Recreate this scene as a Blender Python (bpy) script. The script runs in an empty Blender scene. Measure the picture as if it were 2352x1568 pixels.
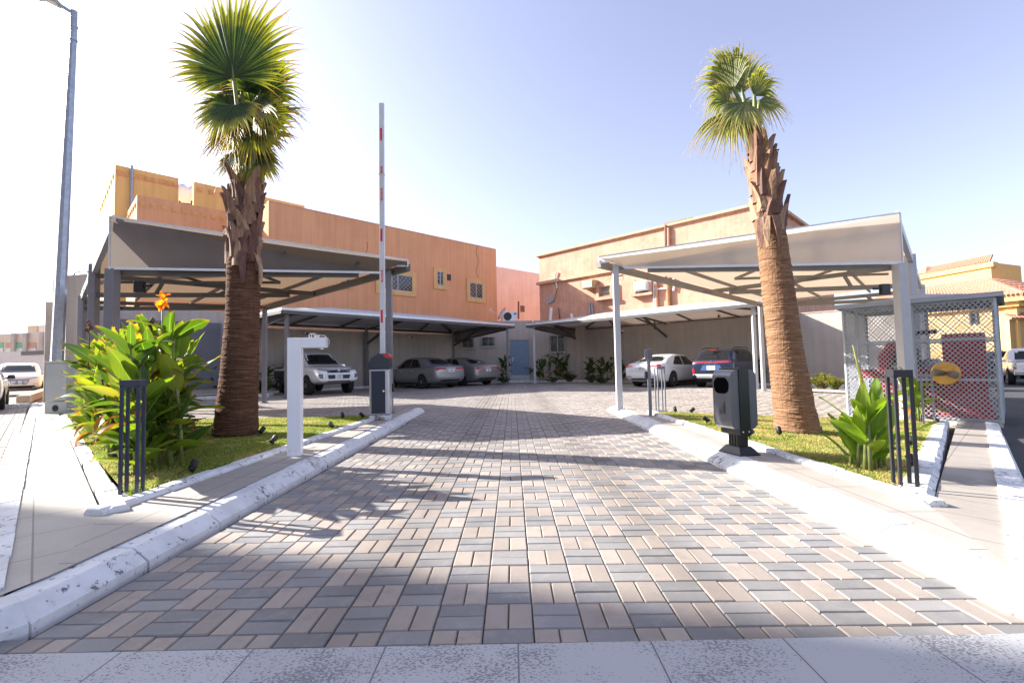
import bpy, bmesh, math, random
import numpy as np
from mathutils import Vector, Matrix
from mathutils.bvhtree import BVHTree
R = math.radians
random.seed(7); RNG = np.random.default_rng(7)
scn = bpy.context.scene
COL = scn.collection

# ---------------------------------------------------------------- camera, sky, sun, exposure
EYE = 1.05
PITCH = math.atan(52/1090); ROLL = .0205
_d = Vector((0, math.cos(PITCH), math.sin(PITCH)))
_r0 = Vector((1, 0, 0)); _u0 = Vector((0, -math.sin(PITCH), math.cos(PITCH)))
_r = _r0*math.cos(ROLL) - _u0*math.sin(ROLL); _u = _u0*math.cos(ROLL) + _r0*math.sin(ROLL)
cam_d = bpy.data.cameras.new("camera"); cam = bpy.data.objects.new("camera", cam_d); COL.objects.link(cam)
cam.matrix_world = Matrix(((_r.x, _u.x, -_d.x, 0), (_r.y, _u.y, -_d.y, 0), (_r.z, _u.z, -_d.z, EYE), (0, 0, 0, 1)))
cam_d.sensor_width = 36; cam_d.lens = 36*1090/2352; cam_d.clip_start = .05; cam_d.clip_end = 2000
scn.camera = cam

SUN_EL = R(28.5); SUN_DIR = Vector((-.95*math.cos(SUN_EL), .312*math.cos(SUN_EL), math.sin(SUN_EL)))
world = bpy.data.worlds.new("World"); scn.world = world; world.use_nodes = True
wn = world.node_tree.nodes; wl = world.node_tree.links
sky = wn.new('ShaderNodeTexSky'); sky.sky_type = 'NISHITA'; sky.sun_disc = False
sky.sun_elevation = SUN_EL; sky.sun_rotation = math.atan2(SUN_DIR.x, SUN_DIR.y)
sky.air_density = 1.0; sky.dust_density = 3.0; sky.ozone_density = 3.0; sky.altitude = 600
bg = wn['Background']; bg.inputs['Strength'].default_value = .115
hs = wn.new('ShaderNodeHueSaturation'); hs.inputs['Saturation'].default_value = .68; hs.inputs['Hue'].default_value = .522
wl.new(sky.outputs[0], hs.inputs['Color']); wl.new(hs.outputs[0], bg.inputs[0])
sl = bpy.data.lights.new("sun", 'SUN'); sl.energy = 5.0; sl.angle = R(.53); sl.color = (1, .95, .88)
so = bpy.data.objects.new("sun", sl); COL.objects.link(so)
so.rotation_euler = SUN_DIR.to_track_quat('Z', 'Y').to_euler(); so.location = (-20, 8, 20)
scn.view_settings.view_transform = 'Standard'; scn.view_settings.look = 'None'
scn.view_settings.gamma = 1; scn.view_settings.use_curve_mapping = False
scn.view_settings.exposure = 1.6

# ---------------------------------------------------------------- survey helpers (photo measurements -> site positions)
def sm(t):
    t = np.clip(t, 0, 1); return t*t*(3-2*t)
def gz(x, y):
    """Height of the paved ground: falls gently towards the right-hand street."""
    return -.01*np.maximum(0, x) - .04*np.minimum(np.maximum(0, x-2.6), 5.4)*(1-sm((y-11)/5))
KERB = .11
def ray(px, py): return _r*((px-1176)/1090) - _u*((py-784)/1090) + _d
def onplane(px, py, p0, n):
    v = ray(px, py); c = Vector((0, 0, EYE)); n = Vector(n)
    return c + v*((Vector(p0)-c).dot(n)/v.dot(n))
def ground(px, py, up=0.):
    v = ray(px, py); z = up; p = None
    for i in range(30):
        t = (z-EYE)/v.z; p = Vector((v.x*t, v.y*t, z)); z = .5*z + .5*(float(gz(p.x, p.y))+up)
    return p
def depth(px, py, Y):
    v = ray(px, py); return Vector((0, 0, EYE)) + v*(Y/v.y)

# ---------------------------------------------------------------- mesh building
class MB:
    def __init__(s): s.v = []; s.f = []; s.m = []; s.uv = {}
    def add(s, vs, fs, mi=0):
        o = len(s.v); s.v += [tuple(v) for v in vs]; s.f += [tuple(i+o for i in f) for f in fs]; s.m += [mi]*len(fs); return o
    def box(s, c, d, rz=0, mi=0, rot=None, taper=1):
        M = rot if rot is not None else Matrix.Rotation(rz, 3, 'Z'); c = Vector(c); vs = []
        for z in (-.5, .5):
            k = taper if z > 0 else 1
            for x, y in ((-.5, -.5), (.5, -.5), (.5, .5), (-.5, .5)):
                vs.append(c + M @ Vector((x*d[0]*k, y*d[1]*k, z*d[2])))
        s.add(vs, [(3, 2, 1, 0), (4, 5, 6, 7), (0, 1, 5, 4), (1, 2, 6, 5), (2, 3, 7, 6), (3, 0, 4, 7)], mi)
    def bar(s, p, q, w, h, mi=0, up=(0, 0, 1)):
        p = Vector(p); q = Vector(q); d = (q-p); L = d.length
        if L < 1e-6: return
        d /= L; u = Vector(up)
        if abs(d.dot(u)) > .98: u = Vector((0, 1, 0))
        sx = d.cross(u).normalized(); u = sx.cross(d)
        s.box((p+q)/2, (w, L, h), rot=Matrix((sx, d, u)).transposed(), mi=mi)
    def prism(s, poly, z0, z1, mi=0, mtop=None):
        n = len(poly); vs = [(x, y, z0) for x, y in poly] + [(x, y, z1) for x, y in poly]
        a = sum(poly[i][0]*poly[(i+1) % n][1]-poly[(i+1) % n][0]*poly[i][1] for i in range(n))
        fs = [(i, (i+1) % n, n+(i+1) % n, n+i) for i in range(n)]
        top = tuple(range(n, 2*n)); bot = tuple(range(n-1, -1, -1))
        if a < 0: fs = [f[::-1] for f in fs]; top = top[::-1]; bot = bot[::-1]
        s.add(vs, fs+[bot], mi); o = len(s.v)-2*n
        s.f.append(tuple(i+o for i in top)); s.m.append(mi if mtop is None else mtop)
    def tube(s, path, rad, n=10, mi=0, cap=True):
        path = [Vector(p) for p in path]; N = len(path)
        if not hasattr(rad, '__len__'): rad = [rad]*N
        ref = Vector((.123, .97, .2)).normalized(); rings = []
        for i, p in enumerate(path):
            d = (path[min(i+1, N-1)]-path[max(i-1, 0)]).normalized()
            if abs(d.dot(ref)) > .95: ref = Vector((.9, .1, .3)).normalized()
            a = d.cross(ref).normalized(); b = d.cross(a)
            rings.append([p + (a*math.cos(t)+b*math.sin(t))*rad[i] for t in [2*math.pi*k/n for k in range(n)]])
        vs = [v for r_ in rings for v in r_]
        fs = [(i*n+k, i*n+(k+1) % n, (i+1)*n+(k+1) % n, (i+1)*n+k) for i in range(N-1) for k in range(n)]
        if cap: fs += [tuple(range(n-1, -1, -1)), tuple((N-1)*n+k for k in range(n))]
        s.add(vs, fs, mi)
    def lathe(s, c, prof, n=20, mi=0, axis=(0, 0, 1)):
        ax = Vector(axis).normalized(); c = Vector(c)
        a = ax.orthogonal().normalized(); b = ax.cross(a)
        vs = [c + ax*z + (a*math.cos(2*math.pi*k/n)+b*math.sin(2*math.pi*k/n))*r_ for r_, z in prof for k in range(n)]
        N = len(prof); fs = [(i*n+k, i*n+(k+1) % n, (i+1)*n+(k+1) % n, (i+1)*n+k) for i in range(N-1) for k in range(n)]
        fs += [tuple(range(n-1, -1, -1)), tuple((N-1)*n+k for k in range(n))]
        s.add(vs, fs, mi)
    def grid(s, pts, mi=0, uv=False):
        nu = len(pts); nv = len(pts[0]); o = len(s.v)
        s.v += [tuple(p) for row in pts for p in row]
        for i in range(nu-1):
            for j in range(nv-1):
                s.f.append((o+i*nv+j, o+i*nv+j+1, o+(i+1)*nv+j+1, o+(i+1)*nv+j)); s.m.append(mi)
        if uv:
            for i in range(nu):
                for j in range(nv): s.uv[o+i*nv+j] = (j/(nv-1), i/(nu-1))
    def quad(s, a, b, c, d, mi=0): s.add([a, b, c, d], [(0, 1, 2, 3)], mi)
    def build(s, name, mats, parent=None, smooth=False, off=None, bevel=0, solid=0):
        me = bpy.data.meshes.new(name)
        v = s.v
        if off is not None: v = [(a-off[0], b-off[1], c-off[2]) for a, b, c in v]
        me.from_pydata(v, [], s.f); 
        mats = mats if isinstance(mats, (list, tuple)) else [mats]
        for m in mats: me.materials.append(m)
        me.polygons.foreach_set('material_index', s.m)
        me.polygons.foreach_set('use_smooth', [bool(smooth)]*len(s.f))
        if s.uv:
            l = me.uv_layers.new(name='UVMap')
            for lp in me.loops: l.data[lp.index].uv = s.uv.get(lp.vertex_index, (.5, .5))
        me.update(); o = bpy.data.objects.new(name, me); COL.objects.link(o)
        if parent is not None: o.parent = parent
        if solid:
            m_ = o.modifiers.new('thickness', 'SOLIDIFY'); m_.thickness = solid; m_.offset = 0
        if bevel:
            m_ = o.modifiers.new('bevel', 'BEVEL'); m_.width = bevel; m_.segments = 2; m_.limit_method = 'ANGLE'; m_.angle_limit = R(40)
        return o

def tag(o, label=None, cat=None, group=None, kind=None):
    if label: o['label'] = label
    if cat: o['category'] = cat
    if group: o['group'] = group
    if kind: o['kind'] = kind
    return o
def thing(name, label, cat, loc=(0, 0, 0), rz=0, group=None):
    o = bpy.data.objects.new(name, None); o.empty_display_size = .2; COL.objects.link(o)
    o.location = loc; o.rotation_euler = (0, 0, rz)
    return tag(o, label, cat, group)
def dup(o, loc=None, rz=None, label=None, parent=None):
    c = o.copy(); COL.objects.link(c)
    if parent is not None: c.parent = parent
    if loc is not None: c.location = loc
    if rz is not None: c.rotation_euler = (0, 0, rz)
    if label: c['label'] = label
    for ch in o.children: dup(ch, parent=c)
    return c
def text_mb(txt, size, origin, right, up, mi=0, depth_=.002, align='CENTER'):
    cu = bpy.data.curves.new('lettering', 'FONT'); cu.body = txt; cu.size = size; cu.align_x = align; cu.align_y = 'CENTER'
    o = bpy.data.objects.new('lettering', cu); me = bpy.data.meshes.new_from_object(o)
    right = Vector(right).normalized(); up = Vector(up).normalized(); n = right.cross(up); origin = Vector(origin)
    mb = MB(); mb.add([origin + right*v.co.x + up*v.co.y + n*depth_ for v in me.vertices], [tuple(p.vertices) for p in me.polygons], mi)
    bpy.data.objects.remove(o); bpy.data.curves.remove(cu); bpy.data.meshes.remove(me)
    return mb

# ---------------------------------------------------------------- materials
def nodes(name):
    m = bpy.data.materials.new(name); m.use_nodes = True
    return m, m.node_tree.nodes, m.node_tree.links, m.node_tree.nodes['Principled BSDF']
def tex_noise(n, l, co, scale, detail=4, rough=.55):
    t = n.new('ShaderNodeTexNoise'); t.inputs['Scale'].default_value = scale; t.inputs['Detail'].default_value = detail
    t.inputs['Roughness'].default_value = rough; l.new(co, t.inputs['Vector']); return t.outputs['Fac']
def ramp(n, l, fac, stops):
    r_ = n.new('ShaderNodeValToRGB'); e = r_.color_ramp.elements
    while len(e) < len(stops): e.new(.5)
    for k, (p, c) in enumerate(stops): e[k].position = p; e[k].color = (*c, 1) if len(c) == 3 else c
    l.new(fac, r_.inputs[0]); return r_.outputs[0]
def mixc(n, l, fac, a, b, mode='MIX'):
    x = n.new('ShaderNodeMix'); x.data_type = 'RGBA'; x.blend_type = mode
    for sock, val in ((x.inputs[0], fac), (x.inputs[6], a), (x.inputs[7], b)):
        if hasattr(val, 'links'): l.new(val, sock)
        elif isinstance(val, (int, float)): sock.default_value = val
        else: sock.default_value = (*val, 1)
    return x.outputs[2]
def mth(n, l, op, a, b=0., c=None):
    x = n.new('ShaderNodeMath'); x.operation = op
    for i, v in enumerate((a, b) if c is None else (a, b, c)):
        if hasattr(v, 'links'): l.new(v, x.inputs[i])
        else: x.inputs[i].default_value = v
    return x.outputs[0]
def bump(n, l, p, h, strength, dist=.01):
    b = n.new('ShaderNodeBump'); b.inputs['Strength'].default_value = strength; b.inputs['Distance'].default_value = dist
    l.new(h, b.inputs['Height']); l.new(b.outputs[0], p.inputs['Normal'])
def coords(n, kind='Object'): return n.new('ShaderNodeTexCoord').outputs[kind]
def mapping(n, l, co, scale=(1, 1, 1), rot=(0, 0, 0)):
    m = n.new('ShaderNodeMapping'); m.inputs['Scale'].default_value = scale; m.inputs['Rotation'].default_value = rot
    l.new(co, m.inputs['Vector']); return m.outputs[0]
def mat(name, col, rough=.6, metal=0, col2=None, vscale=3, bmp=0, bscale=40, coat=0, spec=.5, lo=.35, hi=.65):
    m, n, l, p = nodes(name); co = coords(n)
    p.inputs['Roughness'].default_value = rough; p.inputs['Metallic'].default_value = metal
    p.inputs['Coat Weight'].default_value = coat; p.inputs['Specular IOR Level'].default_value = spec
    if col2 is None: col2 = tuple(c*.88 for c in col)
    f = tex_noise(n, l, co, vscale, 6, .65)
    l.new(ramp(n, l, f, [(lo, col2), (hi, col)]), p.inputs['Base Color'])
    if bmp: bump(n, l, p, tex_noise(n, l, co, bscale, 5), bmp, .01)
    return m

def brick_mat(name, c1, c2, stain):
    m, n, l, p = nodes(name); co = coords(n)
    g = n.new('ShaderNodeNewGeometry'); rnd = g.outputs['Random Per Island']
    base = ramp(n, l, rnd, [(0, c1), (.55, tuple((a+b)/2 for a, b in zip(c1, c2))), (1, c2)])
    patch = tex_noise(n, l, co, 7, 6, .7)
    base = mixc(n, l, mth(n, l, 'MULTIPLY', ramp(n, l, patch, [(.5, (0, 0, 0)), (.72, (1, 1, 1))]), .55), base, stain)
    speck = tex_noise(n, l, co, 260, 2)
    base = mixc(n, l, .22, base, ramp(n, l, speck, [(.3, (.2, .2, .2)), (.7, (1, 1, 1))]), 'MULTIPLY')
    big = tex_noise(n, l, co, .8, 3)
    base = mixc(n, l, .5, base, ramp(n, l, big, [(.32, (.62, .6, .58)), (.6, (1, 1, 1))]), 'MULTIPLY')
    sx = n.new('ShaderNodeSeparateXYZ'); l.new(co, sx.inputs[0])    # two faint tyre tracks worn along the drive
    tr = mth(n, l, 'ABSOLUTE', mth(n, l, 'SUBTRACT', mth(n, l, 'ABSOLUTE', mth(n, l, 'ADD', sx.outputs[0], -.05)), .78))
    tw = ramp(n, l, mth(n, l, 'ADD', tr, mth(n, l, 'MULTIPLY', mth(n, l, 'SUBTRACT', tex_noise(n, l, mapping(n, l, co, (2, .5, 1)), 1.5, 4), .5), .5)), [(.05, (.8, .79, .78)), (.32, (1, 1, 1))])
    base = mixc(n, l, .8, base, tw, 'MULTIPLY')
    l.new(base, p.inputs['Base Color']); p.inputs['Roughness'].default_value = .72; p.inputs['Specular IOR Level'].default_value = .35
    bump(n, l, p, mth(n, l, 'ADD', speck, patch), .35, .004)
    return m
MGREY = brick_mat('grey paver', (.225, .219, .215), (.325, .312, .3), (.4, .38, .36))
MBEIGE = brick_mat('beige paver', (.345, .295, .255), (.45, .385, .325), (.26, .22, .2))
MSAND = mat('joint sand', (.24, .19, .15), .95, col2=(.14, .115, .09), vscale=9, bmp=.4)

def kerb_mat(name, amount=.572):
    m, n, l, p = nodes(name); co = coords(n)
    a = tex_noise(n, l, mapping(n, l, co, (1, 1, 1)), 17, 8, .75); b = tex_noise(n, l, co, 1.3, 3)
    s_ = mth(n, l, 'ADD', mth(n, l, 'MULTIPLY', a, .75), mth(n, l, 'MULTIPLY', b, .25))
    f = ramp(n, l, s_, [(amount, (0, 0, 0)), (amount+.012, (1, 1, 1))])
    dirt = tex_noise(n, l, co, 3, 6, .7)
    white = ramp(n, l, dirt, [(.3, (.56, .55, .53)), (.6, (.74, .74, .73))])
    l.new(mixc(n, l, f, white, (.17, .17, .18)), p.inputs['Base Color']); p.inputs['Roughness'].default_value = .75
    bump(n, l, p, mth(n, l, 'SUBTRACT', tex_noise(n, l, co, 60, 3), f), .5, .004)
    return m
MKERB = kerb_mat('chipped white kerb paint')
MKERB2 = kerb_mat('worn white slab paint', .545)

def tile_mat(name, ang, c1, c2, w, h, joint=(.2, .17, .15)):
    m, n, l, p = nodes(name); co = mapping(n, l, coords(n), rot=(0, 0, ang))
    b = n.new('ShaderNodeTexBrick'); l.new(co, b.inputs['Vector']); b.offset = 0
    b.inputs['Scale'].default_value = 1; b.inputs['Brick Width'].default_value = w; b.inputs['Row Height'].default_value = h
    b.inputs['Mortar Size'].default_value = .005; b.inputs['Mortar Smooth'].default_value = .2
    b.inputs['Color1'].default_value = (*c1, 1); b.inputs['Color2'].default_value = (*c2, 1); b.inputs['Mortar'].default_value = (*joint, 1)
    d = tex_noise(n, l, coords(n), 2.2, 7, .7)
    c = mixc(n, l, .5, b.outputs[0], ramp(n, l, d, [(.3, (.66, .64, .61)), (.6, (1, 1, 1))]), 'MULTIPLY')
    gr = tex_noise(n, l, coords(n), 120, 3); c = mixc(n, l, .25, c, ramp(n, l, gr, [(.35, (.6, .6, .6)), (.6, (1, 1, 1))]), 'MULTIPLY')
    l.new(c, p.inputs['Base Color'])
    p.inputs['Roughness'].default_value = .7
    bump(n, l, p, mth(n, l, 'MULTIPLY', b.outputs['Fac'], -1.), .4, .004)
    return m

def stucco(name, col, col2, patch=.0, vscale=1.2, bmp=.5, bscale=30):
    m, n, l, p = nodes(name); co = coords(n)
    f = tex_noise(n, l, co, vscale, 8, .68)
    c = ramp(n, l, f, [(.34, col2), (.62, col)])
    streak = tex_noise(n, l, mapping(n, l, co, (2.5, 2.5, .12)), 2.2, 4)
    c = mixc(n, l, .38, c, ramp(n, l, streak, [(.35, (.72, .7, .68)), (.6, (1, 1, 1))]), 'MULTIPLY')
    if patch:
        q = tex_noise(n, l, co, 1.7, 7, .75)
        c = mixc(n, l, mth(n, l, 'MULTIPLY', ramp(n, l, q, [(.53, (0, 0, 0)), (.68, (1, 1, 1))]), patch), c, tuple(min(1, a*1.35) for a in col))
    l.new(c, p.inputs['Base Color']); p.inputs['Roughness'].default_value = .92; p.inputs['Specular IOR Level'].default_value = .2
    bump(n, l, p, tex_noise(n, l, co, bscale, 4), bmp, .01)
    return m
def translucent(name, col, tcol, mixf, weave=0, col2=None):
    m, n, l, p = nodes(name); n.remove(p); co = coords(n)
    d = n.new('ShaderNodeBsdfDiffuse'); t = n.new('ShaderNodeBsdfTranslucent'); x = n.new('ShaderNodeMixShader')
    f = tex_noise(n, l, co, 2.5, 5, .6)
    c = ramp(n, l, f, [(.3, tuple(a*.86 for a in col)), (.65, col)])
    if weave:
        w = tex_noise(n, l, mapping(n, l, co, (1, 1, 1)), weave, 2)
        c = mixc(n, l, .5, c, ramp(n, l, w, [(.35, (.72, .72, .72)), (.65, (1, 1, 1))]), 'MULTIPLY')
    l.new(c, d.inputs[0]); t.inputs[0].default_value = (*tcol, 1); x.inputs[0].default_value = mixf
    l.new(d.outputs[0], x.inputs[1]); l.new(t.outputs[0], x.inputs[2]); l.new(x.outputs[0], n['Material Output'].inputs[0])
    return m
def leaf_mat(name, stops, tipstops, trans=.45, veins=0, edge=None, gloss=.5, tscale=1.6):
    """stops: colours by leaf; tipstops: (position along the leaf, colour, weight)."""
    m, n, l, p = nodes(name); co = coords(n)
    g = n.new('ShaderNodeNewGeometry'); c = ramp(n, l, g.outputs['Random Per Island'], stops)
    uv = n.new('ShaderNodeUVMap'); sx = n.new('ShaderNodeSeparateXYZ'); l.new(uv.outputs[0], sx.inputs[0])
    nz = tex_noise(n, l, co, 9, 4)
    if tipstops:
        v = mth(n, l, 'ADD', sx.outputs[1], mth(n, l, 'MULTIPLY', mth(n, l, 'SUBTRACT', nz, .5), .35))
        f = ramp(n, l, v, [(tipstops[0][0], (0, 0, 0)), (tipstops[1][0], (1, 1, 1))])
        c = mixc(n, l, f, c, tipstops[0][1])
        f2 = ramp(n, l, v, [(tipstops[1][0], (0, 0, 0)), (min(1, tipstops[1][0]+.14), (1, 1, 1))])
        c = mixc(n, l, f2, c, tipstops[1][1])
    if veins:
        w = mth(n, l, 'SINE', mth(n, l, 'MULTIPLY', mth(n, l, 'ADD', sx.outputs[1], mth(n, l, 'MULTIPLY', mth(n, l, 'ABSOLUTE', mth(n, l, 'SUBTRACT', sx.outputs[0], .5)), .9)), veins))
        c = mixc(n, l, mth(n, l, 'MULTIPLY', mth(n, l, 'ADD', w, 1.), .09), c, (.03, .07, .008))
        mid = mth(n, l, 'LESS_THAN', mth(n, l, 'ABSOLUTE', mth(n, l, 'SUBTRACT', sx.outputs[0], .5)), .03)
        c = mixc(n, l, mth(n, l, 'MULTIPLY', mid, .5), c, (.3, .4, .1))
    if edge:
        e = mth(n, l, 'ADD', mth(n, l, 'ABSOLUTE', mth(n, l, 'SUBTRACT', sx.outputs[0], .5)), mth(n, l, 'MULTIPLY', mth(n, l, 'SUBTRACT', nz, .5), .25))
        c = mixc(n, l, ramp(n, l, e, [(.47, (0, 0, 0)), (.53, (1, 1, 1))]), c, edge)
    l.new(c, p.inputs['Base Color']); p.inputs['Roughness'].default_value = gloss
    t = n.new('ShaderNodeBsdfTranslucent'); x = n.new('ShaderNodeMixShader'); x.inputs[0].default_value = trans
    l.new(mixc(n, l, 1., c, (tscale, tscale*1.05, tscale*.35), 'MULTIPLY'), t.inputs[0])
    l.new(p.outputs[0], x.inputs[1]); l.new(t.outputs[0], x.inputs[2]); l.new(x.outputs[0], n['Material Output'].inputs[0])
    return m
def glass_mat(name, col=(.012, .014, .016), rough=.05):
    m, n, l, p = nodes(name); p.inputs['Base Color'].default_value = (*col, 1); p.inputs['Roughness'].default_value = rough
    p.inputs['Specular IOR Level'].default_value = .6; return m

MASPH = mat('asphalt', (.06, .06, .062), .9, col2=(.04, .04, .043), vscale=2, bmp=.6, bscale=140)
MGROUND = mat('dry sandy ground', (.34, .27, .2), .95, col2=(.22, .18, .14), vscale=.6, bmp=.4, bscale=12)
MSOIL = mat('lawn soil', (.22, .17, .08), .95, col2=(.14, .14, .05), vscale=5, bmp=.8, bscale=50)
MTILE_S = tile_mat('sidewalk tiles', R(45), (0.40, 0.365, 0.32), (0.44, 0.40, 0.35), .5, .45)
MTILE_S2 = tile_mat('sidewalk tiles right', R(-44), (0.353, 0.315, 0.273), (0.386, 0.344, 0.298), .5, .45)
MTILE_D = tile_mat('footway tiles', 0, (0.385, 0.345, 0.305), (0.42, 0.38, 0.335), .8, .6)
MSLAB = tile_mat('concrete slabs', 0, (.5, .5, .5), (.55, .55, .55), .497, 4.)
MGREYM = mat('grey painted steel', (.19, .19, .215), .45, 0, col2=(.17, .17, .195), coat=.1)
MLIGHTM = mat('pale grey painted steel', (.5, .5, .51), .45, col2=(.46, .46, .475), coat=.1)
MTRUSS = mat('grey truss steel', (.095, .09, .087), .55)
MTRUSS_R = mat('pale truss steel', (.24, .225, .21), .55)
MTRIM = mat('silver edge trim', (.72, .73, .76), .35, .25)
MDARK = mat('charcoal coated steel', (.035, .038, .055), .4, 0, col2=(.028, .03, .045))
MBLACK = mat('black plastic', (.012, .012, .014), .35)
MGALV = mat('galvanised steel', (.42, .46, .52), .42, .55, col2=(.3, .34, .4), vscale=8)
MWHITE = mat('white powder coat', (.82, .82, .83), .35, col2=(.77, .77, .785), vscale=1.5, coat=.2)
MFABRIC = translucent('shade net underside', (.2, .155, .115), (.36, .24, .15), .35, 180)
MFABRIC_R = translucent('backlit tone shade net underside', (.4, .33, .26), (.62, .47, .33), .45, 180)  # lighter copy: glow of the right canopy put into the cloth colours
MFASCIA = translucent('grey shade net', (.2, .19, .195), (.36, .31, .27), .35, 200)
MFASCIA_R = translucent('backlit tone shade net', (.74, .7, .67), (.95, .88, .78), .55, 200)  # lighter copy: sun coming through the right fascia is put into the colour
MROOF_W = mat('pale coated shade fabric', (.62, .62, .64), .6, col2=(.54, .54, .56), vscale=1.2)
MROOF_D = mat('dark canopy lining', (.1, .095, .095), .9)
MWALL = stucco('court wall plaster', (.53, .475, .43), (.46, .41, .37), vscale=.7, bmp=.25, bscale=50)
MORANGE = stucco('orange stucco', (.8, .405, .22), (.72, .36, .19), vscale=.5, bmp=.4, bscale=22)
MYELLOW = stucco('yellow ochre stucco', (.9, .56, .22), (.82, .5, .19), vscale=.5, bmp=.3, bscale=22)
MPEACH = stucco('rough peach stucco', (.66, .385, .275), (.52, .29, .205), patch=.5, vscale=1.1, bmp=.9, bscale=9)
MPINK = stucco('pale pink render', (.86, .6, .48), (.78, .53, .42), vscale=.6, bmp=.2)
MCORN = stucco('peach cornice', (.66, .41, .28), (.55, .34, .23), vscale=2)
MSURR = stucco('ochre window surround', (.8, .5, .22), (.7, .44, .19), vscale=2)
MSTUD = stucco('orange parapet stud', (.84, .46, .2), (.74, .4, .17), vscale=2)
MVILLA = tile_mat('ochre stone cladding', 0, (.62, .4, .16), (.66, .435, .19), .9, .6, (.48, .3, .12))
MVTRIM = mat('ochre cornice', (.68, .42, .14), .8)
MPALEB = mat('pale building render', (.62, .56, .52), .9, col2=(.55, .5, .46), vscale=.5)
MPANEL = mat('slate grey sheet', (.14, .14, .165), .5, col2=(.12, .12, .145))
MDOOR = mat('blue grey door paint', (.2, .29, .42), .45, col2=(.17, .25, .37), vscale=4)
MMARBLE = mat('grey marble', (.6, .6, .62), .3, col2=(.4, .4, .43), vscale=6)
MGLASS = glass_mat('dark window glass', (.02, .025, .03), .08)
MCGLASS = glass_mat('car glass')
MIRON = mat('iron grille', (.05, .045, .05), .6)
MWFRAME = mat('white window frame', (.6, .6, .58), .5)
MRED = mat('red stripe', (.75, .02, .06), .45)
MREDL = mat('red lamp lens', (.42, .006, .01), .3, coat=.15)
MFIRE = mat('fire red paint', (.42, .018, .025), .4, col2=(.3, .012, .018), coat=.3)
MBRASS = mat('brass plate', (.72, .4, .1), .35, .6)
MLENS = mat('clear lamp lens', (.55, .57, .6), .12, .3, coat=.5)
MRUB = mat('tyre rubber', (.018, .018, .019), .85)
MRIM = mat('alloy rim', (.42, .43, .45), .3, .8)
MCHROME = mat('chrome', (.65, .68, .72), .12, .9)
MPLATE = mat('number plate white', (.75, .75, .73), .5)
MINK = mat('dark lettering', (.03, .03, .035), .6)
MTROOF = mat('terracotta tiles', (.55, .26, .17), .85, col2=(.42, .19, .12), vscale=6)
MWIRE = mat('cable white', (.7, .68, .62), .6)
MTAN = mat('tan dry leaf base', (.42, .26, .14), .85, col2=(.16, .085, .06), vscale=4, bmp=.8, bscale=40)
MSTONE = mat('rough kerb stone', (.45, .38, .32), .9, col2=(.3, .25, .2), vscale=6, bmp=.8)

# ================================================================ THE SETTING
E1 = Vector((.707, .707, 0)); E2 = Vector((-.707, .707, 0))
def sheet(name, x0, x1, y0, y1, step, zf, m, keep=None):
    xs = np.arange(x0, x1+1e-6, step); ys = np.arange(y0, y1+1e-6, step)
    X, Y = np.meshgrid(xs, ys); Z = zf(X, Y)
    v = np.stack([X, Y, Z], -1).reshape(-1, 3); nx = len(xs)
    f = []
    for j in range(len(ys)-1):
        for i in range(nx-1):
            if keep is None or keep(xs[i]+step/2, ys[j]+step/2): f.append((j*nx+i, j*nx+i+1, (j+1)*nx+i+1, (j+1)*nx+i))
    me = bpy.data.meshes.new(name); me.from_pydata(v.tolist(), [], f); me.materials.append(m); me.update()
    o = bpy.data.objects.new(name, me); COL.objects.link(o); return tag(o, kind='structure')
mb = MB(); mb.quad((-500, -500, -.5), (500, -500, -.5), (500, 900, -.5), (-500, 900, -.5))
tag(mb.build('ground', MGROUND), kind='structure')
sheet('courtyard_bed', -34, 18, 1.8, 40, 1., lambda x, y: gz(x, y)-.034, MSAND, lambda x, y: y-x > .6 and (y > 1.8))
def roadz(x, y): return -.03-.05*np.clip(x-1.5, 0, 5)-.004*np.clip(x-6.5, 0, 60)
sheet('asphalt_road', -6, 90, -29.95, 90, .75, roadz, MASPH, lambda x, y: y < 1.3 and x < 2.3 or (x > 2.2 and x-y > -.75))
mb = MB()
for k in range(6):           # faded yellow bay lines painted across the right-hand road
    p = Vector((8.6, 6.2, 0)) + Vector((.682, .731, 0))*(2.7*k+1.0)
    q = p + Vector((.8, -.6, 0)).normalized()*5.2
    a = (q-p).normalized(); s_ = Vector((-a.y, a.x, 0))*.06; n_ = 8
    for i in range(n_):
        u = p.lerp(q, i/n_); w = p.lerp(q, (i+1)/n_)
        mb.quad(*[(c.x, c.y, float(roadz(c.x, c.y))+.012) for c in (u-s_, w-s_, w+s_, u+s_)])
tag(mb.build('road_markings', mat('faded yellow road paint', (.45, .33, .1), .8, col2=(.2, .16, .08), vscale=14)), kind='structure')

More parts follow.
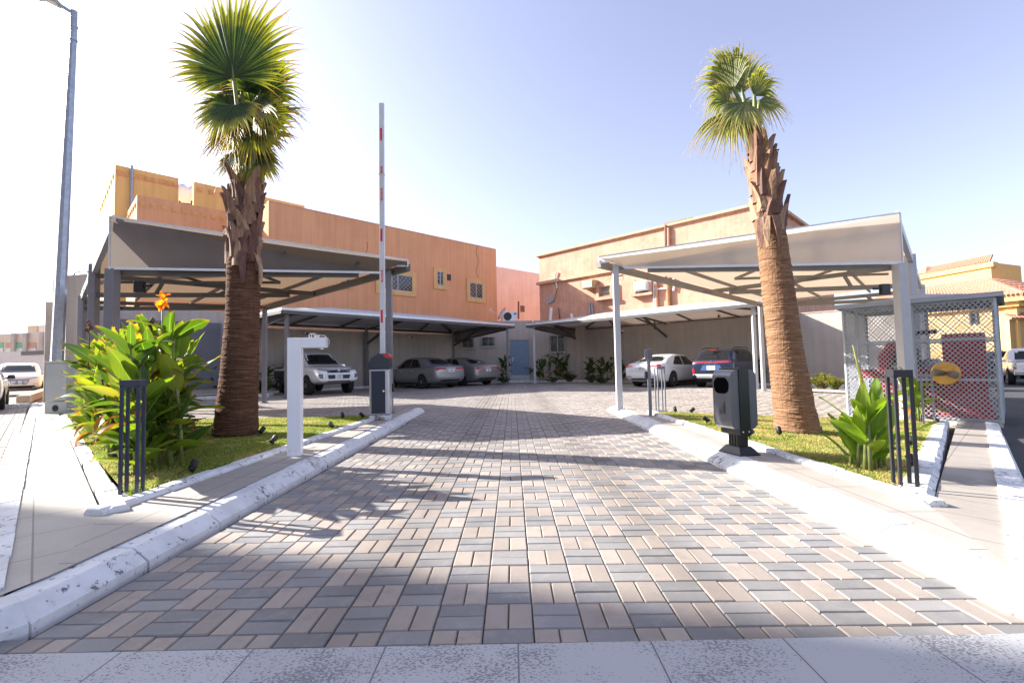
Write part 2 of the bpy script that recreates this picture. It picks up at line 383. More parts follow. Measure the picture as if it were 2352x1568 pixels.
# --- interlocking pavers: every brick its own block, basket weave of grey and beige pairs
def bricks(name, cells, zfun, rot=0.):
    """cells: array of (x, y, w, d, colour) brick centres and sizes in the local (rotated) frame."""
    c = np.array(cells); n = len(c); g = .0022; b = .005
    hx = c[:, 2]/2-g; hy = c[:, 3]/2-g
    sx = np.array([-1, 1, 1, -1]); sy = np.array([-1, -1, 1, 1])
    jit = RNG.normal(0, .0013, n); tx = RNG.normal(0, .004, n); ty = RNG.normal(0, .004, n); ta = RNG.normal(0, .006, n)
    V = np.zeros((n, 12, 3)); ca, sa = math.cos(rot), math.sin(rot)
    for k, (ins, dz) in enumerate(((b, 0), (0, -.006), (0, -.04))):
        lx = sx[None]*(hx-ins)[:, None]; ly = sy[None]*(hy-ins)[:, None]
        lx, ly = lx-ta[:, None]*ly, ly+ta[:, None]*lx
        X = c[:, 0:1]+lx; Y = c[:, 1:2]+ly
        wx = X*ca-Y*sa; wy = X*sa+Y*ca
        V[:, 4*k:4*k+4, 0] = wx; V[:, 4*k:4*k+4, 1] = wy
        V[:, 4*k:4*k+4, 2] = zfun(wx, wy)+dz+jit[:, None]+tx[:, None]*lx+ty[:, None]*ly
    F = [(0, 1, 2, 3)]+[(4*k+(i+0), 4*k+4+i, 4*k+4+(i+1) % 4, 4*k+(i+1) % 4)[::1] for k in range(2) for i in range(4)]
    F = np.array([[0, 1, 2, 3]]+[[4*k+i, 4*k+4+i, 4*k+4+(i+1) % 4, 4*k+(i+1) % 4] for k in range(2) for i in range(4)])
    faces = (F[None]+(np.arange(n)*12)[:, None, None]).reshape(-1, 4)
    me = bpy.data.meshes.new(name)
    me.vertices.add(n*12); me.vertices.foreach_set('co', V.reshape(-1))
    me.loops.add(faces.size); me.loops.foreach_set('vertex_index', faces.reshape(-1).astype(np.int32))
    me.polygons.add(len(faces)); me.polygons.foreach_set('loop_start', np.arange(0, faces.size, 4, dtype=np.int32))
    me.materials.append(MGREY); me.materials.append(MBEIGE)
    me.polygons.foreach_set('material_index', np.repeat(c[:, 4].astype(np.int32), 9))
    me.polygons.foreach_set('use_smooth', np.zeros(len(faces), bool))
    me.update(calc_edges=True); me.validate()
    o = bpy.data.objects.new(name, me); COL.objects.link(o); return tag(o, kind='structure')
def weave(x0, x1, y0, y1, inside, ox=0., oy=0.):
    out = []
    for i in range(int((x0-ox)//.2), int((x1-ox)//.2)+1):
        for j in range(int((y0-oy)//.2), int((y1-oy)//.2)+1):
            x = ox+.2*i; y = oy+.2*j
            if not inside(x+.1, y+.1): continue
            if (i+j) % 2: out += [(x+.1, y+.05, .2, .1, 0), (x+.1, y+.15, .2, .1, 0)]
            else: out += [(x+.05, y+.1, .1, .2, 1), (x+.15, y+.1, .1, .2, 1)]
    return out
OX, OY = -.137, 1.94
def in_court(x, y):
    if y < 10.8: 
        if abs(x-.02) < 2.02: return y > OY
        if y < 8.86: return False
        return x+y > 1.0 and y-x > 1.3
    if y-x < 1.3 or x+y < 1.0: return False
    if y > 29 or y-x > 32.2 or x+y > 32.9: return False
    return True
cells = weave(-16.5, 15.5, OY, 29, in_court, OX, OY)
i0 = int(round((-2.1-OX)/.2))
for i in range(i0, i0+22):      # half row against the threshold slabs
    x = OX+.2*i
    if (i+1) % 2 == 0: cells += [(x+.05, OY-.05, .1, .1, 1), (x+.15, OY-.05, .1, .1, 1)]
    else: cells.append((x+.1, OY-.05, .2, .1, 0))
bricks('driveway_paving', cells, gz)
ang = R(45)
def in_street(u, v):            # local frame: u across (positive to the right), v along the left-hand street
    return True
cells = weave(-8, -.32, 4, 34, in_street)
bricks('street_paving', cells, lambda x, y: gz(x, y)-.002, ang)
mb = MB(); mb.box((-24.5, 22.5, -.045), (60, 9, .02), rz=ang+math.pi/2)
tag(mb.build('street_bed', MSAND), kind='structure')
mb = MB(); mb.box((.0, 1.565, -.028), (4.4, .54, .06))
b = mb.build('threshold_slabs', MSLAB); tag(b, kind='structure'); b.data.materials.clear()
m_, n_, l_, p_ = nodes('scuffed threshold concrete'); co_ = coords(n_)
bt = n_.new('ShaderNodeTexBrick'); l_.new(mapping(n_, l_, co_, (1, 1, 1)), bt.inputs['Vector']); bt.offset = 0
bt.inputs['Scale'].default_value = 1; bt.inputs['Brick Width'].default_value = .497; bt.inputs['Row Height'].default_value = 6
bt.inputs['Mortar Size'].default_value = .003; bt.inputs['Mortar'].default_value = (.12, .12, .12, 1)
bt.inputs['Color1'].default_value = (.4, .4, .4, 1); bt.inputs['Color2'].default_value = (.45, .45, .445, 1)
sp = tex_noise(n_, l_, mapping(n_, l_, co_, (1, 1.5, 1)), 85, 3, .6); sp2 = tex_noise(n_, l_, co_, 2.2, 3)
f_ = ramp(n_, l_, mth(n_, l_, 'ADD', mth(n_, l_, 'MULTIPLY', sp, .6), mth(n_, l_, 'MULTIPLY', sp2, .45)), [(.565, (0, 0, 0)), (.585, (1, 1, 1))])
l_.new(mixc(n_, l_, f_, bt.outputs[0], (.2, .2, .205)), p_.inputs['Base Color']); p_.inputs['Roughness'].default_value = .8
bump(n_, l_, p_, f_, -.3, .003); b.data.materials.append(m_)

# --- kerbs
def kerb(name, path, prof, seg, m=MKERB, base=gz, gap=.012, wob=.0):
    """Blocks along a path; prof = list of (offset to the left of travel, height)."""
    mb = MB(); pts = [Vector((*p, 0)) for p in path]
    for a, b in zip(pts, pts[1:]):
        L = (b-a).length; d = (b-a)/L; s_ = Vector((-d.y, d.x, 0)); n_ = max(1, round(L/seg)); st = L/n_
        for k in range(n_):
            rr = [random.uniform(-wob, wob) for _ in range(4)]; rows = []
            for t, e in ((k*st+gap/2, 0), (k*st+gap/2+.008, 1), ((k+1)*st-gap/2-.008, 1), ((k+1)*st-gap/2, 0)):
                row = []
                for i, (o, h) in enumerate(prof):
                    sh = 0 if e else .006
                    p = a+d*t+s_*(o+(rr[0] if o < .05 else rr[1])); z = float(base(p.x, p.y))+h+(rr[2] if h > 0 else 0)-(sh if h > 0 else 0)
                    row.append((p.x, p.y, z))
                rows.append(row)
            o = len(mb.v); mb.grid([r_[::-1] for r_ in rows]); np_ = len(prof)
            mb.f += [tuple(o+np_-1-i for i in range(np_))[::-1], tuple(o+3*np_+i for i in range(np_))[::-1]]; mb.m += [0, 0]
    o = mb.build(name, m); return tag(o, kind='structure')
DK = [(0, -.05), (.0, .03), (.075, .095), (.085, .1), (.2, .105), (.2, -.05)]
kerb('driveway_kerb', [(-2.25, 1.6), (-2.0, 2.0), (-2.02, 10.85)], DK, .62, wob=.004)
kerb('driveway_kerb', [(2.06, 10.55), (2.03, 2.0), (2.3, 1.55)], [(0, -.05), (.0, .035), (.11, .1), (.125, .108), (.25, .112), (.25, -.05)], .8, wob=.005)
# outer kerbs of the two footways
S0 = Vector((-2.32, 2.0)); S1 = Vector((-15.2, 15.2))
kerb('sidewalk_kerb', [(-15.5, 15.33), (-2.35, 2.02)], [(0, -.06), (.0, .075), (.02, .118), (.15, .124), (.15, -.06)], .5, wob=.003)
kerb('sidewalk_kerb', [(2.32, 2.02), (8.75, 8.62)], [(0, -.3), (.0, .07), (.03, .115), (.18, .124), (.18, -.3)], .6, wob=.003)
# small kerbs round the two lawns
PK = [(0, -.02), (.0, .125), (.03, .148), (.11, .15), (.13, .125), (.13, -.02)]
kerb('planter_kerb', [(-9.75, 10.25), (-2.72, 3.2)], PK, .3, wob=.006)
kerb('planter_kerb', [(-2.72, 3.17), (-2.42, 9.1)], PK, .3, wob=.006)
kerb('planter_kerb', [(2.5, 9.0), (2.66, 3.1)], PK, .3, wob=.006)
kerb('planter_kerb', [(2.66, 3.08), (8.1, 8.9)], [(0, -.06), (.0, .115), (.04, .145), (.17, .148), (.2, .12), (.2, -.06)], .3, wob=.006)
kerb('planter_kerb', [(-2.5, 8.95), (-8.5, 9.0)], [(0, -.02), (0, .06), (.02, .075), (.1, .075), (.1, -.02)], .5, wob=.004)
kerb('planter_kerb', [(7.2, 8.9), (2.55, 8.95)], [(0, -.02), (0, .06), (.02, .075), (.1, .075), (.1, -.02)], .5, wob=.004)
# footways
def slab(name, poly, m, h=KERB, step=.5):
    bm = bmesh.new(); vs = [bm.verts.new((x, y, 0)) for x, y in poly]; bm.faces.new(vs)
    xs = [p[0] for p in poly]; ys = [p[1] for p in poly]
    for ax, lo, hi in ((0, min(xs), max(xs)), (1, min(ys), max(ys))):
        c = lo+step
        while c < hi:
            no = (1, 0, 0) if ax == 0 else (0, 1, 0)
            bmesh.ops.bisect_plane(bm, geom=bm.verts[:]+bm.edges[:]+bm.faces[:], plane_co=(c, c, 0), plane_no=no); c += step
    for v in bm.verts: v.co.z = float(gz(v.co.x, v.co.y))+h
    bmesh.ops.recalc_face_normals(bm, faces=bm.faces[:])
    for f in bm.faces:
        if f.normal.z < 0: f.normal_flip()
    me = bpy.data.meshes.new(name); bm.to_mesh(me); bm.free(); me.materials.append(m)
    o = bpy.data.objects.new(name, me); COL.objects.link(o); return tag(o, kind='structure')
slab('footway', [(-2.18, 2.25), (-2.2, 10.75), (-2.42, 10.75), (-2.42, 9.05), (-2.72, 3.17)], MTILE_D)
slab('sidewalk', [(-2.21, 2.05), (-2.18, 2.25), (-2.72, 3.17), (-9.8, 10.3), (-14.5, 15.1), (-15.4, 15.35), (-2.28, 2.04)], MTILE_S)
slab('footway', [(2.24, 2.2), (2.66, 3.08), (2.5, 9.0), (2.5, 10.5), (2.28, 10.5)], MTILE_D)
slab('sidewalk', [(2.24, 2.2), (2.36, 2.12), (8.7, 8.7), (8.3, 8.95), (2.66, 3.08)], MTILE_S2)
mb = MB(); c_ = ground(1420, 941); 
kerb('court_kerb', [(-16.5, 14.2), (-4.0, 27.2)], [(0, -.05), (0, .08), (.03, .11), (.15, .11), (.15, -.05)], .6, wob=.004)
kerb('court_kerb', [(-4.0, 27.2), (4.6, 26.9)], [(0, -.05), (0, .08), (.03, .11), (.15, .11), (.15, -.05)], .6, wob=.004)
kerb('court_kerb', [(4.6, 26.9), (14.6, 16.9)], [(0, -.05), (0, .08), (.03, .11), (.15, .11), (.15, -.05)], .6, wob=.004)
slab('planting_bed', [(-16.6, 14.3), (-4.05, 27.3), (4.65, 27.0), (14.7, 17.0), (15.6, 17.8), (4.6, 28.7), (-3.6, 28.7), (-17, 14.8)], MSOIL, .07, 1.5)
# raised bed that ends beside the white pickup
kerb('court_kerb', [(-11.6, 17.0), (-9.35, 18.25), (-9.6, 19.1), (-12.5, 20.4)], [(0, -.05), (0, .08), (.03, .11), (.15, .11), (.15, -.05)], .5, wob=.004)
slab('planting_bed', [(-11.6, 17.2), (-9.55, 18.4), (-9.75, 19.0), (-12.6, 20.3), (-14.2, 17.6)], MSOIL, .09, 1.)

# --- the two lawns
LAWN_L = [(-2.85, 3.55), (-2.56, 8.9), (-8.4, 8.95)]
LAWN_R = [(2.81, 3.42), (2.66, 8.9), (7.1, 8.8), (7.6, 8.55)]
slab('lawn_soil', LAWN_L, MSOIL, KERB+.02, .6); slab('lawn_soil', LAWN_R, MSOIL, KERB+.01, .6)
def inside(poly, x, y):
    c = np.zeros(x.shape, bool); n = len(poly)
    for i in range(n):
        (x1, y1), (x2, y2) = poly[i], poly[(i+1) % n]
        c ^= ((y1 > y) != (y2 > y)) & (x < (x2-x1)*(y-y1)/(y2-y1+1e-12)+x1)
    return c
def grass(name, poly, dens, m, label, up):
    xs = [p[0] for p in poly]; ys = [p[1] for p in poly]
    A = (max(xs)-min(xs))*(max(ys)-min(ys)); n = int(A*dens)
    x = RNG.uniform(min(xs), max(xs), n); y = RNG.uniform(min(ys), max(ys), n)
    k = inside(poly, x, y); x = x[k]; y = y[k]
    patch = np.sin(x*3.1+1.3*np.sin(y*2.3))*np.sin(y*2.7+.9*np.sin(x*1.9))
    k = RNG.uniform(0, 1, len(x)) < .72+.28*patch; x = x[k]; y = y[k]; patch = patch[k]; n = len(x)
    h = RNG.uniform(.014, .04, n)*(1.05+.3*patch); w = RNG.uniform(.0025, .0055, n); a = RNG.uniform(0, 2*np.pi, n)
    lean = RNG.uniform(.2, 1.1, n)*h; b = RNG.uniform(0, 2*np.pi, n); z = gz(x, y)+up
    P = np.zeros((n, 5, 3)); dx = np.cos(a)*w; dy = np.sin(a)*w; lx = np.cos(b)*lean; ly = np.sin(b)*lean
    for i, (t, s_) in enumerate(((0, -1), (0, 1), (.55, .8), (.55, -.8), (1, 0))):
        P[:, i, 0] = x+s_*dx+lx*t**1.6; P[:, i, 1] = y+s_*dy+ly*t**1.6; P[:, i, 2] = z+h*(t-.25*t*t*RNG.uniform(0, 1, n)) if t < 1 else z+h*.85
    base = np.arange(n)*5
    li = np.stack([base, base+1, base+2, base+3, base+3, base+2, base+4], 1).reshape(-1)
    me = bpy.data.meshes.new(name); me.vertices.add(n*5); me.vertices.foreach_set('co', P.reshape(-1))
    me.loops.add(len(li)); me.loops.foreach_set('vertex_index', li.astype(np.int32))
    ls = np.stack([np.arange(n)*7, np.arange(n)*7+4], 1).reshape(-1)
    me.polygons.add(2*n); me.polygons.foreach_set('loop_start', ls.astype(np.int32)); me.materials.append(m)
    me.update(calc_edges=True); o = bpy.data.objects.new(name, me); COL.objects.link(o)
    return tag(o, label, 'grass', kind='stuff')
def grass_mat(name, dry):
    m, n, l, p = nodes(name); co = coords(n); g = n.new('ShaderNodeNewGeometry')
    c = ramp(n, l, g.outputs['Random Per Island'], [(0, (.14, .23, .03)), (.4, (.26, .36, .045)), (.75, (.4, .44, .07)), (1, (.56, .47, .18))])
    q = tex_noise(n, l, co, 1.6, 5, .65)
    c = mixc(n, l, ramp(n, l, q, [(.5-dry*.5, (0, 0, 0)), (.68-dry*.4, (.85, .85, .85))]), c, (.66, .5, .2))
    t = n.new('ShaderNodeBsdfTranslucent'); x = n.new('ShaderNodeMixShader'); x.inputs[0].default_value = .45
    l.new(c, p.inputs['Base Color']); l.new(c, t.inputs[0]); p.inputs['Roughness'].default_value = .6
    l.new(p.outputs[0], x.inputs[1]); l.new(t.outputs[0], x.inputs[2]); l.new(x.outputs[0], n['Material Output'].inputs[0])
    return m
grass('lawn', LAWN_L, 9000, grass_mat('lawn grass', .0), 'green lawn with straw patches between left footway and canna bed', KERB+.02)
grass('lawn', LAWN_R, 9000, grass_mat('drier lawn grass', .16), 'yellowing lawn round the right palm and litter bin', KERB+.01)

# ================================================================ WALLS AND BUILDINGS
def wallbox(mb, a, b, z0, z1, th, back, mi=0):
    """Vertical slab from a to b (front face on that line), thickened towards the unit vector back."""
    a = Vector((a[0], a[1], 0)); b = Vector((b[0], b[1], 0)); k = Vector((*back, 0)).normalized()*th
    P = [(a.x, a.y), (b.x, b.y), (b.x+k.x, b.y+k.y), (a.x+k.x, a.y+k.y)]
    mb.prism(P, z0, z1, mi)
C1 = Vector((-3.6, 28.7, 0)); C2 = Vector((4.45, 28.6, 0))
DL = Vector((-10.8, -11.2, 0)).normalized(); NL = Vector((-DL.y, DL.x, 0)); NL = NL if NL.y > 0 else -NL      # NL points behind the wall
DR = Vector((8.19, -7.9, 0)).normalized(); NR = Vector((-DR.y, DR.x, 0)); NR = NR if NR.y > 0 else -NR
t = thing('boundary_wall', 'plastered boundary wall behind the white pickup and silver sedans', 'wall', C1+DL*8)
mb = MB(); e = C1+DL*17.6; k = C1+DL*11.4; wallbox(mb, C1, k, -.2, 2.86, .2, NL); wallbox(mb, k, e, -.2, 3.5, .2, NL)
mb.build('wall', MWALL, t, off=t.location)
mb = MB(); wallbox(mb, C1-NL*.02, k-NL*.02, 2.86, 2.9, .24, NL); mb.build('coping', MTRIM, t, off=t.location)
pb = thing('sheet_panel', 'dark slate sheet panel fixed to the wall behind the canna bed', 'panel', C1+DL*14)
mb = MB(); a_ = onplane(272, 732, C1-NL*.08, NL); b_ = onplane(509, 743, C1-NL*.08, NL)
wallbox(mb, b_, a_, .3, 3.0, .05, NL); wallbox(mb, b_-NL*.012, b_-NL*.012+DL*.05, .3, 3.0, .07, NL, 1)
mb.build('panel', [MPANEL, MGREYM], pb, off=pb.location)
t = thing('boundary_wall', 'plastered boundary wall behind the white sedan and blue SUV', 'wall', C2+DR*7)
mb = MB(); e = C2+DR*14.9; wallbox(mb, C2, e, -.4, 2.98, .2, NR); mb.build('wall', MWALL, t, off=t.location)
mb = MB(); wallbox(mb, C2-NR*.02, e-NR*.02, 2.98, 3.03, .25, NR); mb.build('coping', mat('dusty coping', (.5, .4, .33), .9), t, off=t.location)
t = thing('boundary_wall', 'tall grey wall end beside the lamp post, behind left carport', 'wall', (-14, 15.2, 0))
mb = MB(); a_ = depth(150, 800, 15.2); b_ = depth(197, 800, 15.0)
wallbox(mb, a_, b_, -.1, 4.2, 5.2, E2); mb.build('wall', MWALL, t, off=t.location)
mb = MB(); c_ = Vector(((a_.x+b_.x)/2, 15.3, 4.2)); mb.tube([c_+Vector((-.3*math.cos(q), 0, .13*math.sin(q)+.02)) for q in np.linspace(0, math.pi, 9)], .02, 6)
mb.build('cable_hoop', MBLACK, t, off=t.location)
mb = MB(); mb.tube([(a_.x-.08, a_.y-.05, 0), (a_.x-.08, a_.y-.05, 4.25)], .05, 8); mb.build('downpipe', MGALV, t, off=t.location)

def window_on(parent, P, n, x0, y0, x1, y1, kind, off, frame_m=None, bars='diamond'):
    """Window in the wall plane (P, n outward) between two photo corners; frame, glass and grille."""
    up = Vector((0, 0, 1)); r_ = up.cross(n).normalized()
    a = onplane(x0, (y0+y1)/2, P, n); b = onplane(x1, (y0+y1)/2, P, n); xm = (x0+x1)/2
    z1 = onplane(xm, y0, P, n).z; z0 = onplane(xm, y1, P, n).z
    w = (b-a).dot(r_); h = z1-z0; c = (a+b)/2; c.z = (z0+z1)/2
    Rm = Matrix((r_, n, up)).transposed()
    B = lambda mb, u, v, d, su, sd, sv, mi=0: mb.box(c+r_*u+up*v+n*d, (abs(su), sd, sv), rot=Rm, mi=mi)
    return c, w, h, r_, up, B
def facade_window(parent, P, n, fr, gl, frame_m, grille='diamond', off=None):
    c, w, h, r_, up, B = window_on(parent, P, n, *fr, None, off)
    o = window_frame = None
    c2, w2, h2, _, _, B2 = window_on(parent, P, n, *gl, None, off)
    mb = MB(); bt = (w-w2)/2; bh = (h-h2)/2
    w = abs(w); w2 = abs(w2)
    bt = (w-w2)/2
    B(mb, -(w-bt)/2, 0, .03, bt, .08, h); B(mb, (w-bt)/2, 0, .03, bt, .08, h)
    B(mb, 0, (h-bh)/2, .025, w2, .08, bh); B(mb, 0, -(h-bh)/2, .03, w2, .09, bh)
    for k in range(4):    # moulded joints in the surround
        B(mb, (-.375+.25*k)*w, (h-bh)/2, .062, .03, .02, bh*.9); B(mb, (-.375+.25*k)*w, -(h-bh)/2, .062, .03, .02, bh*.9)
    win = mb.build('window', frame_m, parent, off=off)
    mb = MB(); B2(mb, 0, 0, .01, w2, .02, h2); mb.build('pane', MGLASS, win, off=off)
    mb = MB(); q = .045
    for s_ in (-1, 1): B2(mb, s_*(w2-q)/2, 0, .035, q, .03, h2); B2(mb, 0, s_*(h2-q)/2, .034, w2, .03, q)
    B2(mb, 0, 0, .036, q, .03, h2)
    mb.build('sash', MWFRAME, win, off=off)
    mb = MB()
    if grille == 'diamond': lattice(mb, c2-r_*w2/2-up*h2/2+c2*0+n.normalized()*.06, r_, up, w2, h2, .26, .26, .011)
    else:
        m_ = max(3, int(w2/.16))
        for k in range(m_+1): B2(mb, -w2/2+w2*k/m_, 0, .06, .022, .022, h2)
        for k in (-.3, .3): B2(mb, 0, k*h2, .055, w2, .022, .022)
    mb.build('grille', MWFRAME if grille == 'diamond' else MIRON if grille == 'bars' else MWFRAME, win, off=off)
    return win
def lattice(mb, O, u, v, w, h, du, dv, th, mi=0, n=None):
    """Diagonal diamond wires clipped to a rectangle."""
    n = u.cross(v)
    s_ = dv/du
    for sg in (1, -1):
        k0 = -int(h/dv)-2; k1 = int(w/du)+2
        for k in range(k0, k1+1+int(h/dv)+2):
            # y = sg*s*(x - k*du) (sg=1)  or y = -s*(x-k*du)
            pts = []
            x0, x1 = 0., w
            f = lambda x: sg*s_*(x-k*du)
            ya, yb = f(x0), f(x1)
            # clip in y to 0..h
            def xa(y): return k*du+y/(sg*s_)
            lo, hi = sorted((xa(0), xa(h)))
            lo = max(lo, 0); hi = min(hi, w)
            if hi-lo < 1e-4: continue
            mb.bar(O+u*lo+v*f(lo)+n*(.002*sg), O+u*hi+v*f(hi)+n*(.002*sg), th, th*.7, mi, up=n)

# guard room across the far corner of the court
NF = Vector((C2.y-C1.y, -(C2.x-C1.x), 0)).normalized(); 
t = thing('guard_room', 'low plastered guard room with blue door at the far corner of the court', 'building', (.4, 29, 0))
mb = MB(); mb.prism([(C1.x, C1.y), (C2.x, C2.y), (5.2, 32.6), (-4.4, 32.6)], -.2, 3.66, 0); mb.build('wall', MWALL, t, off=t.location)
PF = C1+NF*.0
def FQ(x, y, d=0): return onplane(x, y, C1, NF)+NF*d
a_ = FQ(1172.6, 820); b_ = FQ(1215.5, 820); zt = FQ(1194, 781).z; zb = FQ(1194, 861).z
mb = MB(); wd = b_.x-a_.x; mid = (a_+b_)/2; Rf = Matrix(((b_-a_).normalized(), NF, Vector((0, 0, 1)))).transposed()
mb.box((mid.x, mid.y-.02, (zt+zb)/2), (wd, .06, zt-zb), rot=Rf); dr = mb.build('door', MDOOR, t, off=t.location)
mb = MB()
for s_ in (-1, 1): mb.box((mid.x+s_*(wd/2+.05), mid.y-.035, (zt+zb)/2), (.09, .11, zt-zb+.02), rot=Rf)
mb.box((mid.x, mid.y-.035, zt+.05), (wd+.19, .11, .09), rot=Rf); mb.build('door_frame', MWALL, t, off=t.location)
mb = MB(); hx = a_.x+.12; mb.box((hx, mid.y-.07, zb+.95), (.05, .03, .22), rot=Rf); mb.bar((hx, mid.y-.1, zb+1.02), (hx+.16, mid.y-.1, zb+1.02), .022, .022); mb.build('handle', MTRIM, dr, off=t.location)
mb = MB(); mb.box((mid.x, mid.y-.2, zb-.13), (wd+.12, .36, .26), rot=Rf); mb.box((mid.x, mid.y-.42, zb-.28), (wd+.3, .5, .3), rot=Rf); mb.build('step', MMARBLE, t, off=t.location)
for gl in ((1060, 777, 1088, 800), (1105.7, 773.5, 1136, 796), (1262.7, 770, 1297.8, 809)):
    facade_window(t, C1, NF, (gl[0]-1.5, gl[1]-1.5, gl[2]+1.5, gl[3]+1.5), gl, MWALL, 'bars', t.location)
# roof-top split unit and satellite dish
p = depth(1170, 734, 29.2); p.z = 3.66
t = thing('air_conditioner', 'outdoor air conditioner unit standing on the guard room roof', 'air conditioner', p)
mb = MB(); mb.box(p+Vector((.05, 0, .32)), (.85, .34, .58)); bo = mb.build('casing', MWHITE, t, off=p, bevel=.02)
mb = MB(); mb.lathe(p+Vector((-.1, -.175, .32)), [(.25, 0), (.25, .012), (.2, .016)], 24, axis=(0, -1, 0)); mb.build('fan_grille', MBLACK, t, off=p)
mb = MB(); mb.box(p+Vector((.36, -.176, .47)), (.16, .01, .12)); mb.build('badge', mat('blue badge', (.03, .3, .6), .5), t, off=p)
for s_ in (-.25, .35): mb = MB(); mb.box(p+Vector((s_, 0, .015)), (.06, .36, .03)); mb.build('foot', MBLACK, t, off=p)
p = depth(1150, 734, 30.5); p.z = 3.66
t = thing('satellite_dish', 'white satellite dish tilted on the guard room roof', 'satellite dish', p)
mb = MB(); ax = Vector((-.8, -.3, .5)).normalized(); mb.lathe(p+Vector((.1, 0, .65)), [(.02, -.1), (.25, -.07), (.45, .02), (.46, .03), (.25, -.06), (.02, -.09)], 24, axis=ax); mb.build('dish', MWHITE, t, True, off=p)
mb = MB(); mb.tube([p, p+Vector((.15, .05, .6))], .03, 8); mb.build('mast', MGALV, t, off=p)
mb = MB(); f_ = p+Vector((.1, 0, .45)); mb.tube([f_, f_+ax*.9+Vector((0, 0, -.05))], .015, 6); mb.box(f_+ax*.92, (.09, .09, .09)); mb.build('feed_arm', MWHITE, t, off=p)

# --- left neighbour: orange stucco house
NB = Vector((.707, -.707, 0)); K = Vector((-.99, 33, 0))
def Q(x, y, back=0.): return onplane(x, y, K-NB*back, NB)
t = thing('orange_house', 'orange stucco house with ochre window surrounds behind left wall', 'house', K)
lc = Q(617, 465); zt_ = (Q(1143, 573).z+lc.z)/2
mb = MB(); wallbox(mb, lc, K, -.3, zt_, 14, -NB); mb.build('wall', MORANGE, t, off=K)
mb = MB(); wallbox(mb, lc+NB*.02, K+NB*.02, zt_, zt_+.05, .3, -NB); mb.build('coping', MCORN, t, off=K)
for fr, gl in (((862, 620, 955.4, 677.5), (876, 630, 948, 668)), ((995, 615.5, 1025, 664.4), (1002.5, 624, 1018, 656)), ((1071.6, 641.3, 1113.3, 694.2), (1078, 650, 1107.5, 684.5)), ((775, 600, 810, 662), (780, 608, 804, 654))):
    facade_window(t, K, NB, fr, gl, MSURR, 'diamond', K)
for fr, gl in (((615, 752, 690, 800), (624, 757, 668, 795)), ((720, 757, 800, 800), (730, 762, 770, 795)), ((978, 765, 1100, 800), (985, 770, 1090, 795))):
    facade_window(t, K, NB, fr, gl, MSURR, 'diamond', K)
mb = MB(); c_ = Q(1031, 637); r_ = Vector((.707, .707, 0)); mb.box(c_+NB*.005, (.32, .02, .4), rz=R(45)); mb.build('vent', MIRON, t, off=K)
MTHIN = mat('thin grey cable', (.3, .2, .15), .8)
for px, dy in ((1096, 0), (842, 1)):    # hairline cracks / cables down the render
    pts = []; mb = MB()
    for k in range(9): pts.append(Q(px+3*math.sin(k*1.3+px), 565+k*9-(10 if dy else 0))+NB*.012)
    mb.tube(pts, .012, 5); mb.build('cable', MTHIN, t, off=K)
def bosses(mb, p, q, z, n, s_, nrm, mi):
    for k in range(n):
        c = p.lerp(q, (k+.5)/n); c.z = z
        a = Vector((q-p)).normalized(); Rm = Matrix((a, nrm, Vector((0, 0, 1)))).transposed()
        mb.box(c+nrm*.015, (s_, .03, s_), rot=Rm, mi=mi); mb.box(c+nrm*.045, (s_*.55, .03, s_*.55), rot=Rm, mi=mi)
t = thing('orange_house', 'lower orange stucco block with parapet studs in front of the yellow block', 'house', Q(430, 700, 3))
a_ = Q(315, 449, 3); b_ = Q(600, 497, 3); z_ = (a_.z+Q(540, 487, 3).z)/2
mb = MB(); wallbox(mb, a_, b_, -.3, z_, 3.6, -NB)
bosses(mb, a_, b_, z_-.4, 13, .24, NB, 1); bosses(mb, a_-NB*.2, a_-NB*3.4, z_-.4, 6, .2, -E1, 1); mb.build('wall', [MORANGE, MSTUD], t, off=t.location)
t = thing('yellow_house', 'tall yellow ochre house with notched parapet behind the left carport', 'house', Q(400, 700, 7))
a_ = Q(265, 378, 7); z_ = a_.z; b_ = Q(700, 450, 7); n0 = Q(410.5, 404, 7); n1 = Q(445.5, 412, 7); zn = Q(428, 468, 7).z
mb = MB(); wallbox(mb, a_, b_, -.3, zn, 9, -NB); wallbox(mb, a_, n0, zn, z_, .35, -NB); wallbox(mb, n1, b_, zn, z_, .35, -NB)
wallbox(mb, a_-NB*.35, a_-NB*9, zn, z_, .35, E1)
bosses(mb, a_, n0, z_-.4, 9, .28, NB, 1); bosses(mb, n1, b_, z_-.4, 11, .28, NB, 1); bosses(mb, a_-NB*.2, a_-NB*8, z_-.45, 8, .26, -E1, 1); mb.build('wall', [MYELLOW, MSTUD], t, off=t.location)
mb = MB(); c0 = Q(303, 382, 6.9); mb.tube([Vector((c0.x, c0.y, 4)), Vector((c0.x, c0.y, z_+.1))], .07, 8); mb.build('downpipe', MGALV, t, off=t.location)
for px, lab in ((417, 'white rooftop water tank at the left of the parapet notch'), (441, 'white rooftop water tank at the right of the parapet notch')):
    c = Q(px, 445, 9.5); c.z = zn
    w_ = thing('water_tank', lab, 'water tank', c, group='rooftop water tanks')
    mb = MB(); mb.lathe(c, [(.75, .02), (.78, .1), (.78, 1.3), (.6, 1.6), (.25, 1.75), (.2, 1.85)], 18); mb.build('tank', MWHITE, w_, True, off=c)
mb = MB(); mb.tube([Q(413, 462, 6.9), Q(413, 467, 6.9), Q(440, 470, 6.9), Q(440, 462, 6.9)], .06, 6); 
mb.build('pipe', mat('brown pipe', (.16, .07, .05), .7), t, off=t.location)
